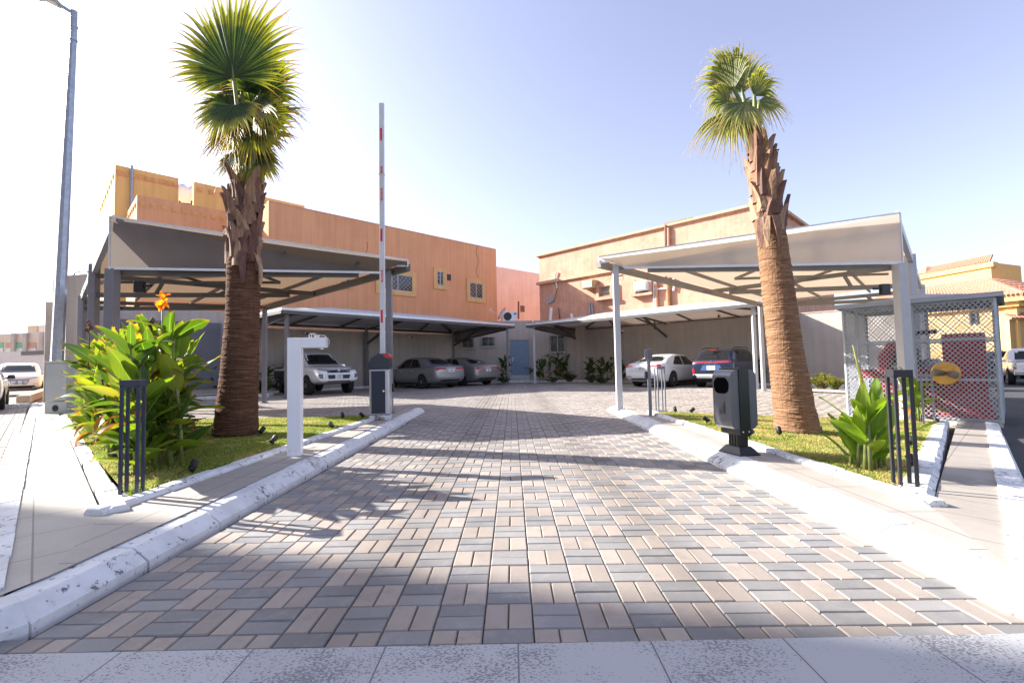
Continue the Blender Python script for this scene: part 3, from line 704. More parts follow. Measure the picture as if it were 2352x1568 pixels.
# pink house far behind the corner
t = thing('pink_house', 'pale pink rendered house between the orange and peach houses', 'house', depth(1190, 740, 42))
a_ = depth(1120, 612, 38); b_ = depth(1260, 636, 43)
mb = MB(); wallbox(mb, a_, b_, -.3, depth(1190, 621, 40.5).z, 8, (-.7, .7)); mb.build('wall', MPINK, t, off=t.location)
nn = Vector((b_.y-a_.y, -(b_.x-a_.x), 0)).normalized()
mb = MB(); c_ = onplane(1200, 709, a_, nn); mb.box(c_+nn*.01, (.5, .02, .55), rz=math.atan2((b_-a_).y, (b_-a_).x)); mb.build('vent', mat('block vent', (.28, .16, .11), .9, col2=(.1, .06, .05), vscale=30), t, off=t.location)
mb = MB(); mb.tube([onplane(1190.5, 692, a_, nn)+nn*.04, onplane(1190.5, 732, a_, nn)+nn*.04], .06, 6); mb.build('pipe', mat('rusty pipe', (.2, .07, .04), .8), t, off=t.location)

# --- right neighbour: rough peach house
NP = Vector((-.707, -.707, 0)); K2 = Vector((2.0, 33, 0))
def P_(x, y): return onplane(x, y, K2, NP)
t = thing('peach_house', 'two storey rough peach stucco house behind the right wall', 'house', K2)
end = P_(1772, 600); zt_ = (P_(1240, 590).z+P_(1740, 472).z)/2
mb = MB(); wallbox(mb, K2, end, -.3, zt_, 13, -NP); mb.build('wall', MPEACH, t, off=K2)
dr_ = (end-K2).normalized(); dr_.z = 0; dr_.normalize()
mb = MB(); wallbox(mb, K2+NP*.16-dr_*.15, end+NP*.16, zt_-.0, zt_+.13, .5, -NP); wallbox(mb, K2+NP*.06-dr_*.05, end+NP*.06, zt_-.07, zt_-.0, .3, -NP)
wallbox(mb, end+dr_*.2+NP*.2, end-NP*13+dr_*.2, zt_, zt_+.16, .5, -dr_)
mb.build('cornice', MCORN, t, off=K2)
zs = P_(1234, 651).z; zs = (zs+P_(1410, 622).z)/2
mb = MB(); wallbox(mb, K2+NP*.16-dr_*.16, P_(1412, 620)+NP*.16, zs-.1, zs+.1, .22, -NP); mb.build('string_course', MCORN, t, off=K2)
for fr, gl in (((1373.8, 650.8, 1412.8, 688.9), (1381, 658, 1408, 682)), ((1456.8, 640, 1500.8, 680), (1463, 646, 1493, 674))):
    c, w, h, r_, up, B = window_on(t, K2, NP, *fr, None, None)
    c2, w2, h2, _, _, B2 = window_on(t, K2, NP, *gl, None, None)
    mb = MB(); b_ = (w-w2)/2; bh = (h-h2)/2
    for s_ in (-1, 1): B(mb, s_*(w-b_)/2, 0, .12, b_, .26, h)
    B(mb, 0, (h-bh)/2, .11, w2, .24, bh); B(mb, 0, -(h-bh)/2, .16, w*1.08, .36, bh)
    win = mb.build('window', MPEACH, t, off=K2)
    mb = MB(); B2(mb, 0, 0, .012, w2, .02, h2); mb.build('pane', MGLASS, win, off=K2)
    mb = MB(); n_ = 11
    for k in range(n_+1): B2(mb, -w2/2+w2*k/n_, 0, .1, .025, .025, h2)
    for k in (-.48, .0, .48): B2(mb, 0, k*h2, .105, w2, .025, .03)
    mb.build('grille', mat('cream iron grille', (.5, .45, .36), .6), win, off=K2)
c, w, h, r_, up, B = window_on(t, K2, NP, 1254.7, 678, 1272.3, 696.7, None, None)
mb = MB(); B(mb, 0, 0, .0, w, .03, h); mb.build('blocked_opening', tile_mat('bare blocks', 0, (.4, .37, .36), (.46, .43, .42), .4, .3, (.12, .08, .06)), t, off=K2)
c, w, h, r_, up, B = window_on(t, K2, NP, 1418, 629, 1431, 642.5, None, None)
mb = MB(); B(mb, 0, 0, .0, w, .03, h); [B(mb, (k-1)*w*.3, h*.2, .02, w*.2, .03, h*.25, 1) for k in range(3)]; mb.build('blocked_opening', [MPEACH, MIRON], t, off=K2)
def wall_pipe(parent, pts, rad, m, name='pipe'):
    mb = MB(); mb.tube([P_(x, y)+NP*.1 for x, y in pts], rad, 8); return mb.build(name, m, parent, off=K2)
wall_pipe(t, [(1503, 640), (1506, 735)], .06, MTRIM); wall_pipe(t, [(1508, 640), (1513, 745)], .09, MCORN)
wall_pipe(t, [(1537, 640), (1540, 724)], .12, mat('rusty downpipe', (.42, .2, .08), .85, col2=(.25, .1, .05), vscale=9))
wall_pipe(t, [(1541, 722), (1541.5, 745)], .15, MWHITE); wall_pipe(t, [(1504, 664.5), (1540, 662)], .05, MTRIM)
wall_pipe(t, [(1532, 518), (1533, 640)], .1, mat('brown downpipe', (.18, .09, .07), .85)); wall_pipe(t, [(1537, 524), (1538, 640)], .08, MPEACH)
wall_pipe(t, [(1549, 640), (1551, 655), (1549, 668)], .06, MWHITE)
wall_pipe(t, [(1280, 624), (1277, 635), (1280, 650), (1282, 662)], .05, MWIRE, 'cable')
wall_pipe(t, [(1282, 662), (1276, 690), (1262, 699)], .02, MIRON, 'cable')
wall_pipe(t, [(1356, 693), (1358, 740)], .06, MGALV); wall_pipe(t, [(1361, 695), (1364, 740)], .05, MGALV)
wall_pipe(t, [(1285, 708), (1289, 738)], .03, MIRON)
for px, py, nm, lab, cs in ((1262, 743, 1263, 'white pipe standing on the roof edge left of the other', ((1262, 744), (1266, 706))), (0, 0, 0, 'shorter white pipe standing behind the right back carport', ((1314, 745), (1313, 720)))):
    p = depth(*cs[0], 30.6); q = depth(*cs[1], 30.6); v_ = thing('vent_pipe', lab, 'pipe', (p.x, p.y, 0), group='white vent pipes')
    mb = MB(); mb.tube([(p.x, p.y, 3.0), q], .085, 10); mb.build('pipe', MWHITE, v_, off=v_.location)
def wall_ac(fr, lab, mbody, deep, grid):
    c, w, h, r_, up, B = window_on(t, K2, NP, *fr, None, None)
    o = thing('air_conditioner', lab, 'air conditioner', c, group='window air conditioners')
    mb = MB(); B(mb, 0, 0, deep/2, w, deep, h); mb.build('casing', mbody, o, off=c, bevel=.02)
    mb = MB(); B(mb, 0, 0, deep+.012, w*.86, .024, h*.82); mb.build('front_grille', mat('grey louvre', (.42, .4, .34), .7), o, off=c)
    if grid:
        mb = MB(); [B(mb, (-.4+.1*k)*w, 0, deep+.03, .015, .02, h*.8) for k in range(9)]; [B(mb, 0, (-.36+.12*k)*h, deep+.034, w*.84, .02, .015) for k in range(7)]; mb.build('grille_bars', MWHITE, o, off=c)
wall_ac((1347.8, 645.5, 1373.8, 663.9), 'old yellowish window air conditioner jutting from the peach house', mat('yellowed casing', (.5, .36, .2), .7), .55, False)
wall_ac((1465.6, 647.9, 1495, 669.4), 'white window air conditioner with wire grille under a barred window', MWHITE, .45, True)
o = thing('roof_shelter', 'ochre corrugated shelter roof on top of the peach house', 'roof', P_(1560, 515), group=None)
mb = MB(); a_ = P_(1519, 517)-NP*.2; b_ = P_(1583, 502)-NP*.2
for k in range(14):
    u0 = a_.lerp(b_, k/14); u1 = a_.lerp(b_, (k+.5)/14); u2 = a_.lerp(b_, (k+1)/14)
    for u, w in ((u0, u1), (u1, u2)):
        zz = (.0, .08) if u is u0 else (.08, 0)
        mb.quad(u+Vector((0, 0, zz[0]+.05)), w+Vector((0, 0, zz[1]+.05)), w-NP*2+Vector((0, 0, zz[1]+.35)), u-NP*2+Vector((0, 0, zz[0]+.35)))
    
mb.bar(a_+Vector((0, 0, -.06)), b_+Vector((0, 0, -.06)), .1, .2)
mb.build('roof_sheet', mat('ochre sheet', (.6, .33, .08), .7), o, off=o.location, solid=.02)

# --- far right villa with tiled roofs
t = thing('villa', 'ochre villa with terracotta tiled roofs across the right street', 'house', (41, 45, 0))
a_ = depth(2090, 700, 47); b_ = depth(2331.5, 700, 40); zE = depth(2335, 690, 40).z; dv = (b_-a_).normalized(); dv.z = 0; nv = Vector((dv.y, -dv.x, 0))
a0 = a_-dv*4
mb = MB(); wallbox(mb, a0, b_, -.5, zE, 12, -nv); mb.build('wall', MVILLA, t, off=t.location)
mb = MB(); wallbox(mb, a0+nv*.9, b_+nv*.9+dv*.9, zE-.1, zE+.35, 13, -nv); wallbox(mb, a0+nv*.45, b_+nv*.45+dv*.4, zE-.5, zE-.1, 12, -nv)
wallbox(mb, b_+nv*.1-dv*.6, b_+nv*.1+dv*.12, -.5, zE-.5, .5, -nv); wallbox(mb, a0+nv*.08, b_+nv*.08, .9, 1.5, .3, -nv); mb.build('cornice', MVTRIM, t, off=t.location)
def tiled(mb, p0, p1, q1, q0, n):
    """Sloping roof face p0-p1 (eave) to q0-q1 (ridge) laid with rolls of barrel tiles."""
    for k in range(n):
        s0, s1 = k/n, (k+1)/n; prev = None
        nn = (p1-p0).cross(q0-p0).normalized(); ww = (p1-p0).length/n
        A = p0.lerp(p1, (s0+s1)/2); Bq = q0.lerp(q1, (s0+s1)/2)
        L = (Bq-A).length; m_ = max(2, int(L/.55))
        for i in range(m_):
            u = A.lerp(Bq, i/m_); w = A.lerp(Bq, (i+1)/m_); mb.bar(u+nn*.06, w+nn*.02, ww*.62, .2, up=nn)
    mb.quad(p0, p1, q1, q0)
z = Vector((0, 0, 1))
e0 = a0+nv*1.0+z*(zE+.36-a0.z); e1 = b_+nv*1.0+dv*1.0+z*(zE+.36-b_.z); rz_ = z*2.4
g0 = a0-nv*3+z*(zE+2.5-a0.z); g1 = b_-nv*3-dv*3+z*(zE+2.5-b_.z); e2 = e1-nv*12
mb = MB(); tiled(mb, e0, e1, g1, g0, 44); tiled(mb, e1, e2, g1-nv*6, g1, 26)
mb.bar(e1, g1, .3, .3); 
u0 = depth(2080, 622, 55); u1 = depth(2275, 602, 46.5); 
h0 = Vector((u0.x, u0.y, depth(2090, 630, 54.5).z)); h1 = Vector((u1.x, u1.y, depth(2260, 611, 47).z)); k_ = (h0.z+h1.z)/2; h0.z = h1.z = k_
tiled(mb, h0, h1, h1-nv*2.2+z*1.0-dv*.6, h0-nv*2.2+z*1.0, 40)
mb.build('roof', MTROOF, t, off=t.location)
mb = MB(); wallbox(mb, h0+nv*.0, h1, zE+1.0, k_-.02, 6, -nv); wallbox(mb, h0+nv*.3, h1+nv*.3+dv*.3, k_-.5, k_-.04, 1, -nv); mb.build('upper_storey', MVTRIM, t, off=t.location)
c_ = depth(2137, 650, 54); mb = MB(); zz = depth(2137, 650, 54).z; mb.box((c_.x-.3, c_.y, zz), (1.5, 1.5, 2.4)); mb.box((c_.x-.3, c_.y, zz+.75), (2.2, 2.2, .5)); chm = mb.build('tower', MVTRIM, t, off=t.location)
mb = MB(); mb.lathe((c_.x-.3, c_.y, zz+1.0), [(1.75, 0), (.9, .6), (.05, .95)], 4); mb.build('tower_roof', MTROOF, t, off=t.location)
for px0, py0, px1, py1 in ((2080, 725, 2117, 752), (2230, 720, 2244, 742)):
    c = onplane((px0+px1)/2, (py0+py1)/2, a_, nv); w = (onplane(px1, py0, a_, nv)-onplane(px0, py0, a_, nv)).length; h = onplane(px0, py0, a_, nv).z-onplane(px0, py1, a_, nv).z
    mb = MB(); Rm = Matrix((dv, nv, z)).transposed(); mb.box(c+nv*.03, (w, .06, h), rot=Rm); win = mb.build('window', MGLASS, t, off=t.location)
    mb = MB(); [mb.box(c+nv*.08+dv*s_*(w/2), (.15, .1, h+.2), rot=Rm) for s_ in (-1, 1)]; mb.build('frame', MIRON, win, off=t.location)
t = thing('garden_wall', 'ochre garden wall with tiled coping at the right edge beside the villa', 'wall', depth(2345, 770, 40))
a_ = depth(2318, 740, 40); b_ = depth(2420, 740, 40); zc = depth(2335, 733, 40).z
mb = MB(); wallbox(mb, a_, b_, -.5, zc, .4, (0, 1)); mb.build('wall', MVILLA, t, off=t.location)
mb = MB(); A = Vector((a_.x-.3, 39.6, zc)); Bq = Vector((b_.x, 39.6, zc)); tiled(mb, A, Bq, Bq+Vector((0, .8, .5)), A+Vector((0, .8, .5)), 12); mb.build('coping', MTROOF, t, off=t.location)

# --- far left street: long pale wall, school-like block, block behind
t = thing('street_wall', 'long pale pink wall with dark capping across the left street', 'wall', (-52, 50, 0))
a_ = depth(-160, 850, 56); b_ = depth(150, 850, 49); zc = depth(60, 807, 52).z
mb = MB(); wallbox(mb, a_, b_, -.5, zc, .3, (0, 1)); mb.build('wall', mat('pale pink wall', (.55, .5, .5), .9), t, off=t.location)
mb = MB(); c0 = a_.lerp(b_, .7); wallbox(mb, Vector((c0.x, c0.y-.05, 0)), Vector((b_.x, b_.y-.05, 0)), zc-.45, zc-.02, .2, (0, 1)); mb.build('capping', MIRON, t, off=t.location)
t = thing('apartment_block', 'pale block with coloured window bands far down the left street', 'building', (-70, 70, 0))
a_ = depth(-200, 800, 72); b_ = depth(112, 800, 66)
mb = MB(); zc = depth(50, 766, 68).z; wallbox(mb, a_, b_, -.5, zc, 10, (0, 1)); mb.build('wall', MPALEB, t, off=t.location)
mb = MB(); nb_ = Vector((b_.y-a_.y, -(b_.x-a_.x), 0)).normalized()
wallbox(mb, a_+nb_*.05, b_+nb_*.05, zc-2.2, zc-.3, .2, -nb_); mb.build('band', mat('peach band', (.66, .52, .42), .9), t, off=t.location)
for k, px in enumerate((-60, -35, 0, 24, 48, 75)):
    c = onplane(px, 793, a_, nb_); mb = MB(); ang_ = math.atan2((b_-a_).y, (b_-a_).x)
    mb.box(c+nb_*.06, (1.5, .12, .8), rz=ang_); mb.box(c+nb_*.06-z*.7, (1.5, .1, .6), rz=ang_, mi=1)
    mb.build('window', [mat('green blind' if k % 2 == 0 else 'red blind', (.2, .42, .25) if k % 2 == 0 else (.55, .3, .2), .7), MWFRAME], t, off=t.location)
for px in (62, 110, 175):
    c = onplane(px/1.74, 790, a_, nb_); mb = MB(); mb.box((c.x, c.y-.2, zc/2), (.5, .5, zc)); mb.build('pilaster', MWALL, t, off=t.location)
t = thing('rooftop_block', 'cream stair block rising above the pale building at far left', 'building', depth(88, 780, 76))
a_ = depth(63, 780, 76); b_ = depth(120, 780, 74); mb = MB(); wallbox(mb, a_, b_, -.5, depth(90, 747, 75).z, 8, (0, 1)); mb.build('wall', MPALEB, t, off=t.location)
mb = MB(); c = depth(79, 757, 74.6); mb.box((c.x, c.y-.2, c.z), (1.5, .3, 1.3)); mb.build('shutter', mat('tan shutter', (.55, .42, .3), .8), t, off=t.location)
# tall house across the left street (out of frame): it throws the shade over the threshold
t = thing('street_house', 'tall plain cream house across the left street', 'house', (-31, 9, 0))
N0 = Vector((-30.0, 12.19, 0)); mb = MB(); P4 = [N0, N0-E1*12, N0-E1*12-E2*24, N0-E2*24]
mb.prism([(p.x, p.y) for p in P4], -.5, 30); mb.build('wall', MPALEB, t, off=t.location)
for k in range(3):
    for j in range(4):
        c = N0-E2*(2.5+4*k)+Vector((0, 0, 2.5+4*j)); mb = MB(); mb.box(c+E1*.02, (.1, 1.6, 1.5), rz=R(45)); mb.build('window', MGLASS, t, off=t.location)

# ================================================================ CARPORTS
def column(p, zt, w, parent, off, m, plate=True, z0=None, rz=0):
    mb = MB(); z0 = float(gz(p[0], p[1]))+(KERB if z0 is None else z0)
    mb.box((p[0], p[1], (z0+zt)/2), (w, w, zt-z0), rz=rz)
    if plate:
        mb.box((p[0], p[1], z0+.006), (w*1.7, w*1.7, .012), rz=rz)
        for sx in (-1, 1):
            for sy in (-1, 1): mb.lathe((p[0]+sx*w*.68, p[1]+sy*w*.68, z0+.01), [(.012, 0), (.012, .02)], 6)
    return mb.build('column', m, parent, off=off, bevel=.006)
def sloped_carport(label, A, B, tip, B3, d2, d3, zA, zF, zA3, zB, mcol, mfas, wA, mroof=None):
    """Sloping net canopy: tall street side A..A3, low driveway side B..B3, front face closed by a fascia."""
    MT = MTRUSS_R if mroof else MTRUSS
    A = Vector(A); B = Vector(B); B3 = Vector(B3); tip = Vector(tip)
    A2 = A+Vector(d2); A3 = A+Vector(d3); base = (A+B)/2; base.z = 0
    t = thing('carport', label, 'carport', base); O = base
    f = Vector((0, 0, 1))
    for P, w, h in ((A, wA, zF), (A2, wA*.95, zA-(zA-zA3)*.5), (A3, wA*.9, zA3-.1)): column(P, h, w, t, O, mcol, z0=.03 if P is not A else None)
    column(B, zB, .115, t, O, MGREYM if mcol is MGREYM else MLIGHTM)
    column(B3, B3.z, .115, t, O, mcol, z0=0)
    # roof skin, ruled between the two sides
    lo = [Vector((tip.x, tip.y, tip.z+.06))]+[B.lerp(B3, s_)+f*.1 for s_ in (.34, .67, 1.02)]
    for k, v in enumerate(lo[1:]): v.z = B.z+.1+(B3.z-B.z)*(k+1)/3
    hi = [Vector((*(A.lerp(A3, s_)).xy, zA+(zA3-zA)*s_)) for s_ in (-.0, .33, .66, 1.02)]
    mb = MB(); rows = []
    for a, b in zip(hi, lo):
        rows.append([a.lerp(b, u)+f*(-.05*math.sin(math.pi*u)) for u in np.linspace(0, 1, 9)])
    mb.grid(rows); mb.build('roof_cloth', mroof or MFABRIC, t, True, off=O)
    # fascia panel
    fz = Vector((A.x, A.y, zF)); out = Vector((0, -1, 0))*.07
    top0 = Vector((A.x, A.y, zA)); bq = Vector((B.x, B.y, zB)); s_ = (A-B).normalized()
    bnotch = bq+s_*.17; bnotch.z = zF+(zB-.02-zF)*.9
    c = [top0+out, fz+out, bnotch+out-f*.05, bq+s_*.03+out+f*.07, tip+out*.4+f*(-.04), tip+out*.4+f*.08]
    mb = MB(); mb.add(c, [(0, 1, 2, 5)]); mb.add([c[2], c[3], c[4], c[5]], [(0, 1, 2, 3)]); mb.build('fascia_cloth', mfas, t, off=O)
    for u_ in (.42,):
        mb = MB(); a_ = c[0].lerp(c[5], u_); b_ = c[1].lerp(c[2], u_*1.13); mb.bar(a_+out*.12, b_+out*.12, .018, .006, up=out); mb.build('seam', mfas, t, off=O)
    mb = MB(); th = .035; o2 = out.normalized()*.012
    for p, q in ((c[0], c[5]), (c[0], c[1]), (c[1], c[2]), (c[2], c[3]), (c[3], c[4]), (c[4], c[5])): mb.bar(p+o2, q+o2, .02, th*(1.3 if p is c[1] else .9), up=f)
    for k in range(9):
        pp = c[1].lerp(c[2], (k+.5)/9); mb.lathe(pp+o2*1.6, [(.012, 0), (.008, .012)], 8, axis=out)
    for k in range(3):
        pp = c[0].lerp(c[1], (k+.5)/3); mb.lathe(pp+o2*1.6, [(.012, 0), (.008, .012)], 8, axis=out)
    mb.bar(hi[0]+f*.02, hi[-1]+f*.02, .05, .09); mb.build('edge_trim', MTRIM, t, off=O)
    mb = MB(); pA = hi[0]-f*.14; pB = hi[-1]-f*.14
    mb.bar(pA, pB, .1, .18); mb.build('edge_beam', mcol, t, off=O)
    mb = MB(); q0 = Vector((tip.x, tip.y, tip.z-.06)); mb.bar(q0, Vector((B3.x, B3.y, B3.z-.03))+(B3-B).normalized()*.1, .1, .14); mb.build('eave_beam', MT, t, off=O)
    # trusses: sloping rafter, level chord, king post
    for k, (a, b, zz) in enumerate(((A, B, zA), (A2, B.lerp(B3, .5), zA+(zA3-zA)*.5), (A3, B3, zA3))):
        mb = MB(); zr = zz-.12; zc = zF-.05-(0 if k == 0 else .02)
        a1 = Vector((a.x, a.y, zr-.16)); b1 = Vector((b.x, b.y, B.z-.02)); a0 = Vector((a.x, a.y, min(zc, zr-.25))); b0 = Vector((b.x, b.y, B.z-.05)).lerp(a0, .12)
        if k == 0: a0 = a0+Vector((0, .12, 0)); a1 = a1+Vector((0, .12, 0))
        mb.bar(a1, b1, .07, .11); mb.bar(a0, b0, .07, .11)
        for u in (.3, .62):
            p = a1.lerp(b1, u); q = a0.lerp(b0, u)
            if (p-q).length > .12: mb.bar(p, q, .06, .07, up=(0, 1, 0))
        mb.build('truss', MT, t, off=O)
    mb = MB()
    for u in (.28, .58, .84):
        p = (rows[0][0].lerp(rows[0][8], u)-f*.11).lerp(rows[1][0].lerp(rows[1][8], u)-f*.14, .06); q = rows[-1][0].lerp(rows[-1][8], u)-f*.11; m_ = rows[1][0].lerp(rows[1][8], u)-f*.14; m2 = rows[2][0].lerp(rows[2][8], u)-f*.14
        mb.bar(p, m_, .05, .07); mb.bar(m_, m2, .05, .07); mb.bar(m2, q, .05, .07)
    for i, j in ((0, 1), (1, 2), (2, 1)):    # diagonal braces in the roof plane
        mb.bar(rows[i][1]-f*.13, rows[j+0][6]-f*.13, .05, .06)
    mb.build('purlins', MT, t, off=O)
    return t, A, A2, A3
LA, LB, LT, LB3 = (-7.53, 8.9, 3), (-2.53, 9.8, 3.0), (-2.063, 9.5, 3.1), (-7.72, 14.79, 3.0)
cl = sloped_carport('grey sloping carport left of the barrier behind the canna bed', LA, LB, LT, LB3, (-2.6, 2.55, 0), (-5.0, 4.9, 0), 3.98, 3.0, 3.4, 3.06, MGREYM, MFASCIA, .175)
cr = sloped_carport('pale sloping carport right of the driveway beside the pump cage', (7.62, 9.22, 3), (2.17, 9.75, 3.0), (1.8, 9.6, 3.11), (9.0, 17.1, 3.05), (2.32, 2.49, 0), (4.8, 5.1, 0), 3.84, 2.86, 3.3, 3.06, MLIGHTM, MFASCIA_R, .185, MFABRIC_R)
for (A_, s_, zz, lab) in ((cl[1]+Vector((-.35, 1.1, 0)), -1, 2.85, 'black floodlight under the eave of the left carport'), (cl[2]+Vector((-.3, .9, 0)), -1, 2.7, 'smaller black floodlight at the rear post of the left carport'), (cr[1]+Vector((.75, 1.35, 0)), 1, 2.55, 'black floodlight beside the post of the right carport')):
    o = thing('floodlight', lab, 'floodlight', (A_.x, A_.y, zz), group='carport floodlights')
    mb = MB(); mb.box((A_.x, A_.y, zz), (.2, .1, .24)); mb.build('housing', MBLACK, o, off=o.location, bevel=.01)
    mb = MB(); mb.box((A_.x-s_*.17, A_.y, zz+.02), (.16, .05, .05)); mb.build('bracket', MBLACK, o, off=o.location)

def hip_carport(label, P1, P2, back, ze, mcol, mtop, wcol=.12):
    P1 = Vector((*P1, 0)); P2 = Vector((*P2, 0)); d = (P2-P1).normalized(); n = Vector((-d.y, d.x, 0)); n = n if n.y > 0 else -n
    base = (P1+P2)/2; t = thing('carport', label, 'carport', base); f = Vector((0, 0, 1)); L = (P2-P1).length; ov = .28
    column(P1, ze, wcol, t, base, mcol, z0=.0); column(P2, ze, wcol, t, base, mcol, z0=.0)
    cs = [P1-d*ov-n*ov, P2+d*ov-n*ov, P2+d*ov+n*back, P1-d*ov+n*back]
    g0 = P1+d*3.0+n*back*.5; g1 = P2-d*3.0+n*back*.5; zr = ze+.62
    e = [c+f*(ze+.1) for c in cs]; G0 = g0+f*zr; G1 = g1+f*zr
    mb = MB(); mb.add([e[0], e[1], G1, G0], [(0, 1, 2, 3)]); mb.add([e[1], e[2], G1], [(0, 1, 2)]); mb.add([e[2], e[3], G0, G1], [(0, 1, 2, 3)]); mb.add([e[3], e[0], G0], [(0, 1, 2)])
    mb.build('roof_cloth', mtop, t, off=base)
    mb = MB()
    for i in range(4): mb.bar(e[i]-f*.01, e[(i+1) % 4]-f*.01, .03, .09)
    mb.build('edge_trim', MTRIM, t, off=base)
    mb = MB()
    for i in range(4): mb.bar(e[i]-f*.12, e[(i+1) % 4]-f*.12, .08, .12)
    for i, G in ((0, G0), (1, G1), (2, G1), (3, G0)): mb.bar(e[i]-f*.1, G-f*.1, .06, .09)
    for k in range(1, 5):
        u = k/5; a = e[0].lerp(e[1], u); b = e[3].lerp(e[2], u); m_ = G0.lerp(G1, max(0, min(1, (u*L-2.7)/(L-6)))); mb.bar(a-f*.1, m_-f*.12, .06, .08); mb.bar(b-f*.1, m_-f*.12, .06, .08)
    mb.bar(G0-f*.1, G1-f*.1, .07, .1); mb.build('rafters', MTRUSS, t, off=base)
    for k in (0, .5, 1):
        p = P1.lerp(P2, k)+n*(back-.45); column(p, ze+.02, .15, t, base, mcol, z0=.05)
        mb = MB(); mb.bar((p.x, p.y, ze-.85), p-n*2.6+f*(ze+.12), .07, .1); mb.bar(p-n*.05+f*(ze-.08), p-n*3.3+f*(ze+.16), .06, .09); mb.bar(p-n*1.5+f*(ze-.45), p-n*1.5+f*(ze+.05), .06, .06, up=(0, 1, 0)); mb.build('brace', MTRUSS, t, off=base)
    # end gable cloths hanging between eave and bottom chord
    for q, s_ in ((P1, -1), (P2, 1)):
        mb = MB(); a = q+f*(ze-.02); b = q+n*(back-.4)+f*(ze-.02); c = q+n*(back-.4)+f*(ze-.62); a2 = q+f*(ze-.14)
        mb.add([a, b, c, a2], [(0, 1, 2, 3)]); mb.build('end_cloth', MFASCIA, t, off=base)
        mb = MB(); mb.bar(a2, c, .06, .08); mb.build('end_beam', MTRUSS, t, off=base)
    return t
MTOPL = translucent('back canopy cloth', (.6, .6, .63), (.1, .1, .1), .08)
hip_carport('long back carport over the white pickup and silver sedans', (-8.1, 17.05), (-.25, 25.75), 4.9, 3.08, MGREYM, MTOPL)
MTOPR = translucent('back canopy cloth right', (.62, .6, .57), (.4, .34, .28), .25)
hip_carport('long back carport over the white sedan and blue SUV', (9.25, 18.1), (1.2, 25.9), 4.9, 3.1, MLIGHTM, MTOPR)

# ================================================================ PALMS AND PLANTS
MTRUNK = None
def trunk_mat(name, c1, c2, c3):
    m, n, l, p = nodes(name); co = coords(n)
    a = tex_noise(n, l, mapping(n, l, co, (4, 4, 52)), 1.0, 6, .7); b = tex_noise(n, l, mapping(n, l, co, (60, 60, 4)), 1.0, 4)
    c = ramp(n, l, a, [(.3, c1), (.5, c2), (.68, c3)])
    c = mixc(n, l, .4, c, ramp(n, l, b, [(.3, (.5, .45, .42)), (.65, (1, 1, 1))]), 'MULTIPLY')
    l.new(c, p.inputs['Base Color']); p.inputs['Roughness'].default_value = .95; p.inputs['Specular IOR Level'].default_value = .15
    bump(n, l, p, mth(n, l, 'ADD', a, mth(n, l, 'MULTIPLY', b, .5)), .9, .02); return m
MTRUNK_L = trunk_mat('palm bark', (.065, .03, .02), (.13, .065, .04), (.24, .13, .08))  # darker bark copy: the left trunk's shaded side is put into the colour
MTRUNK_R = trunk_mat('palm bark sunlit tone', (.15, .075, .045), (.27, .15, .085), (.4, .24, .14))  # lighter bark copy: sunlight on the right trunk is put into the colour
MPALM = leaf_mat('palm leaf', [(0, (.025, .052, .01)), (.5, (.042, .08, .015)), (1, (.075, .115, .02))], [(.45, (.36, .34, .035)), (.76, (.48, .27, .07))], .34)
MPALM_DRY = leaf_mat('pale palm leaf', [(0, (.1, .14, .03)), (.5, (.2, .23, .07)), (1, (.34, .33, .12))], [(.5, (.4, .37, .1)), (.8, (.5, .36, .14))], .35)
MPET = mat('palm petiole', (.16, .2, .05), .5, col2=(.1, .13, .03), vscale=4)
def boot_mat(name, stops):
    m, n, l, p = nodes(name); co = coords(n); g = n.new('ShaderNodeNewGeometry'); c = ramp(n, l, g.outputs['Random Per Island'], stops)
    f = tex_noise(n, l, mapping(n, l, co, (30, 30, 5)), 1., 6, .7); c = mixc(n, l, .75, c, ramp(n, l, f, [(.3, (.25, .2, .2)), (.62, (1, 1, 1))]), 'MULTIPLY')
    l.new(c, p.inputs['Base Color']); p.inputs['Roughness'].default_value = .8; bump(n, l, p, f, .8, .015); return m
MBOOT = boot_mat('palm leaf base', [(0, (.13, .06, .045)), (.4, (.24, .12, .08)), (.75, (.36, .21, .12)), (1, (.48, .32, .19))])
MBOOT_OLD = mat('palm boot', (.31, .165, .09), .8, col2=(.075, .032, .026), vscale=5, bmp=.9, bscale=35, lo=.38, hi=.66)
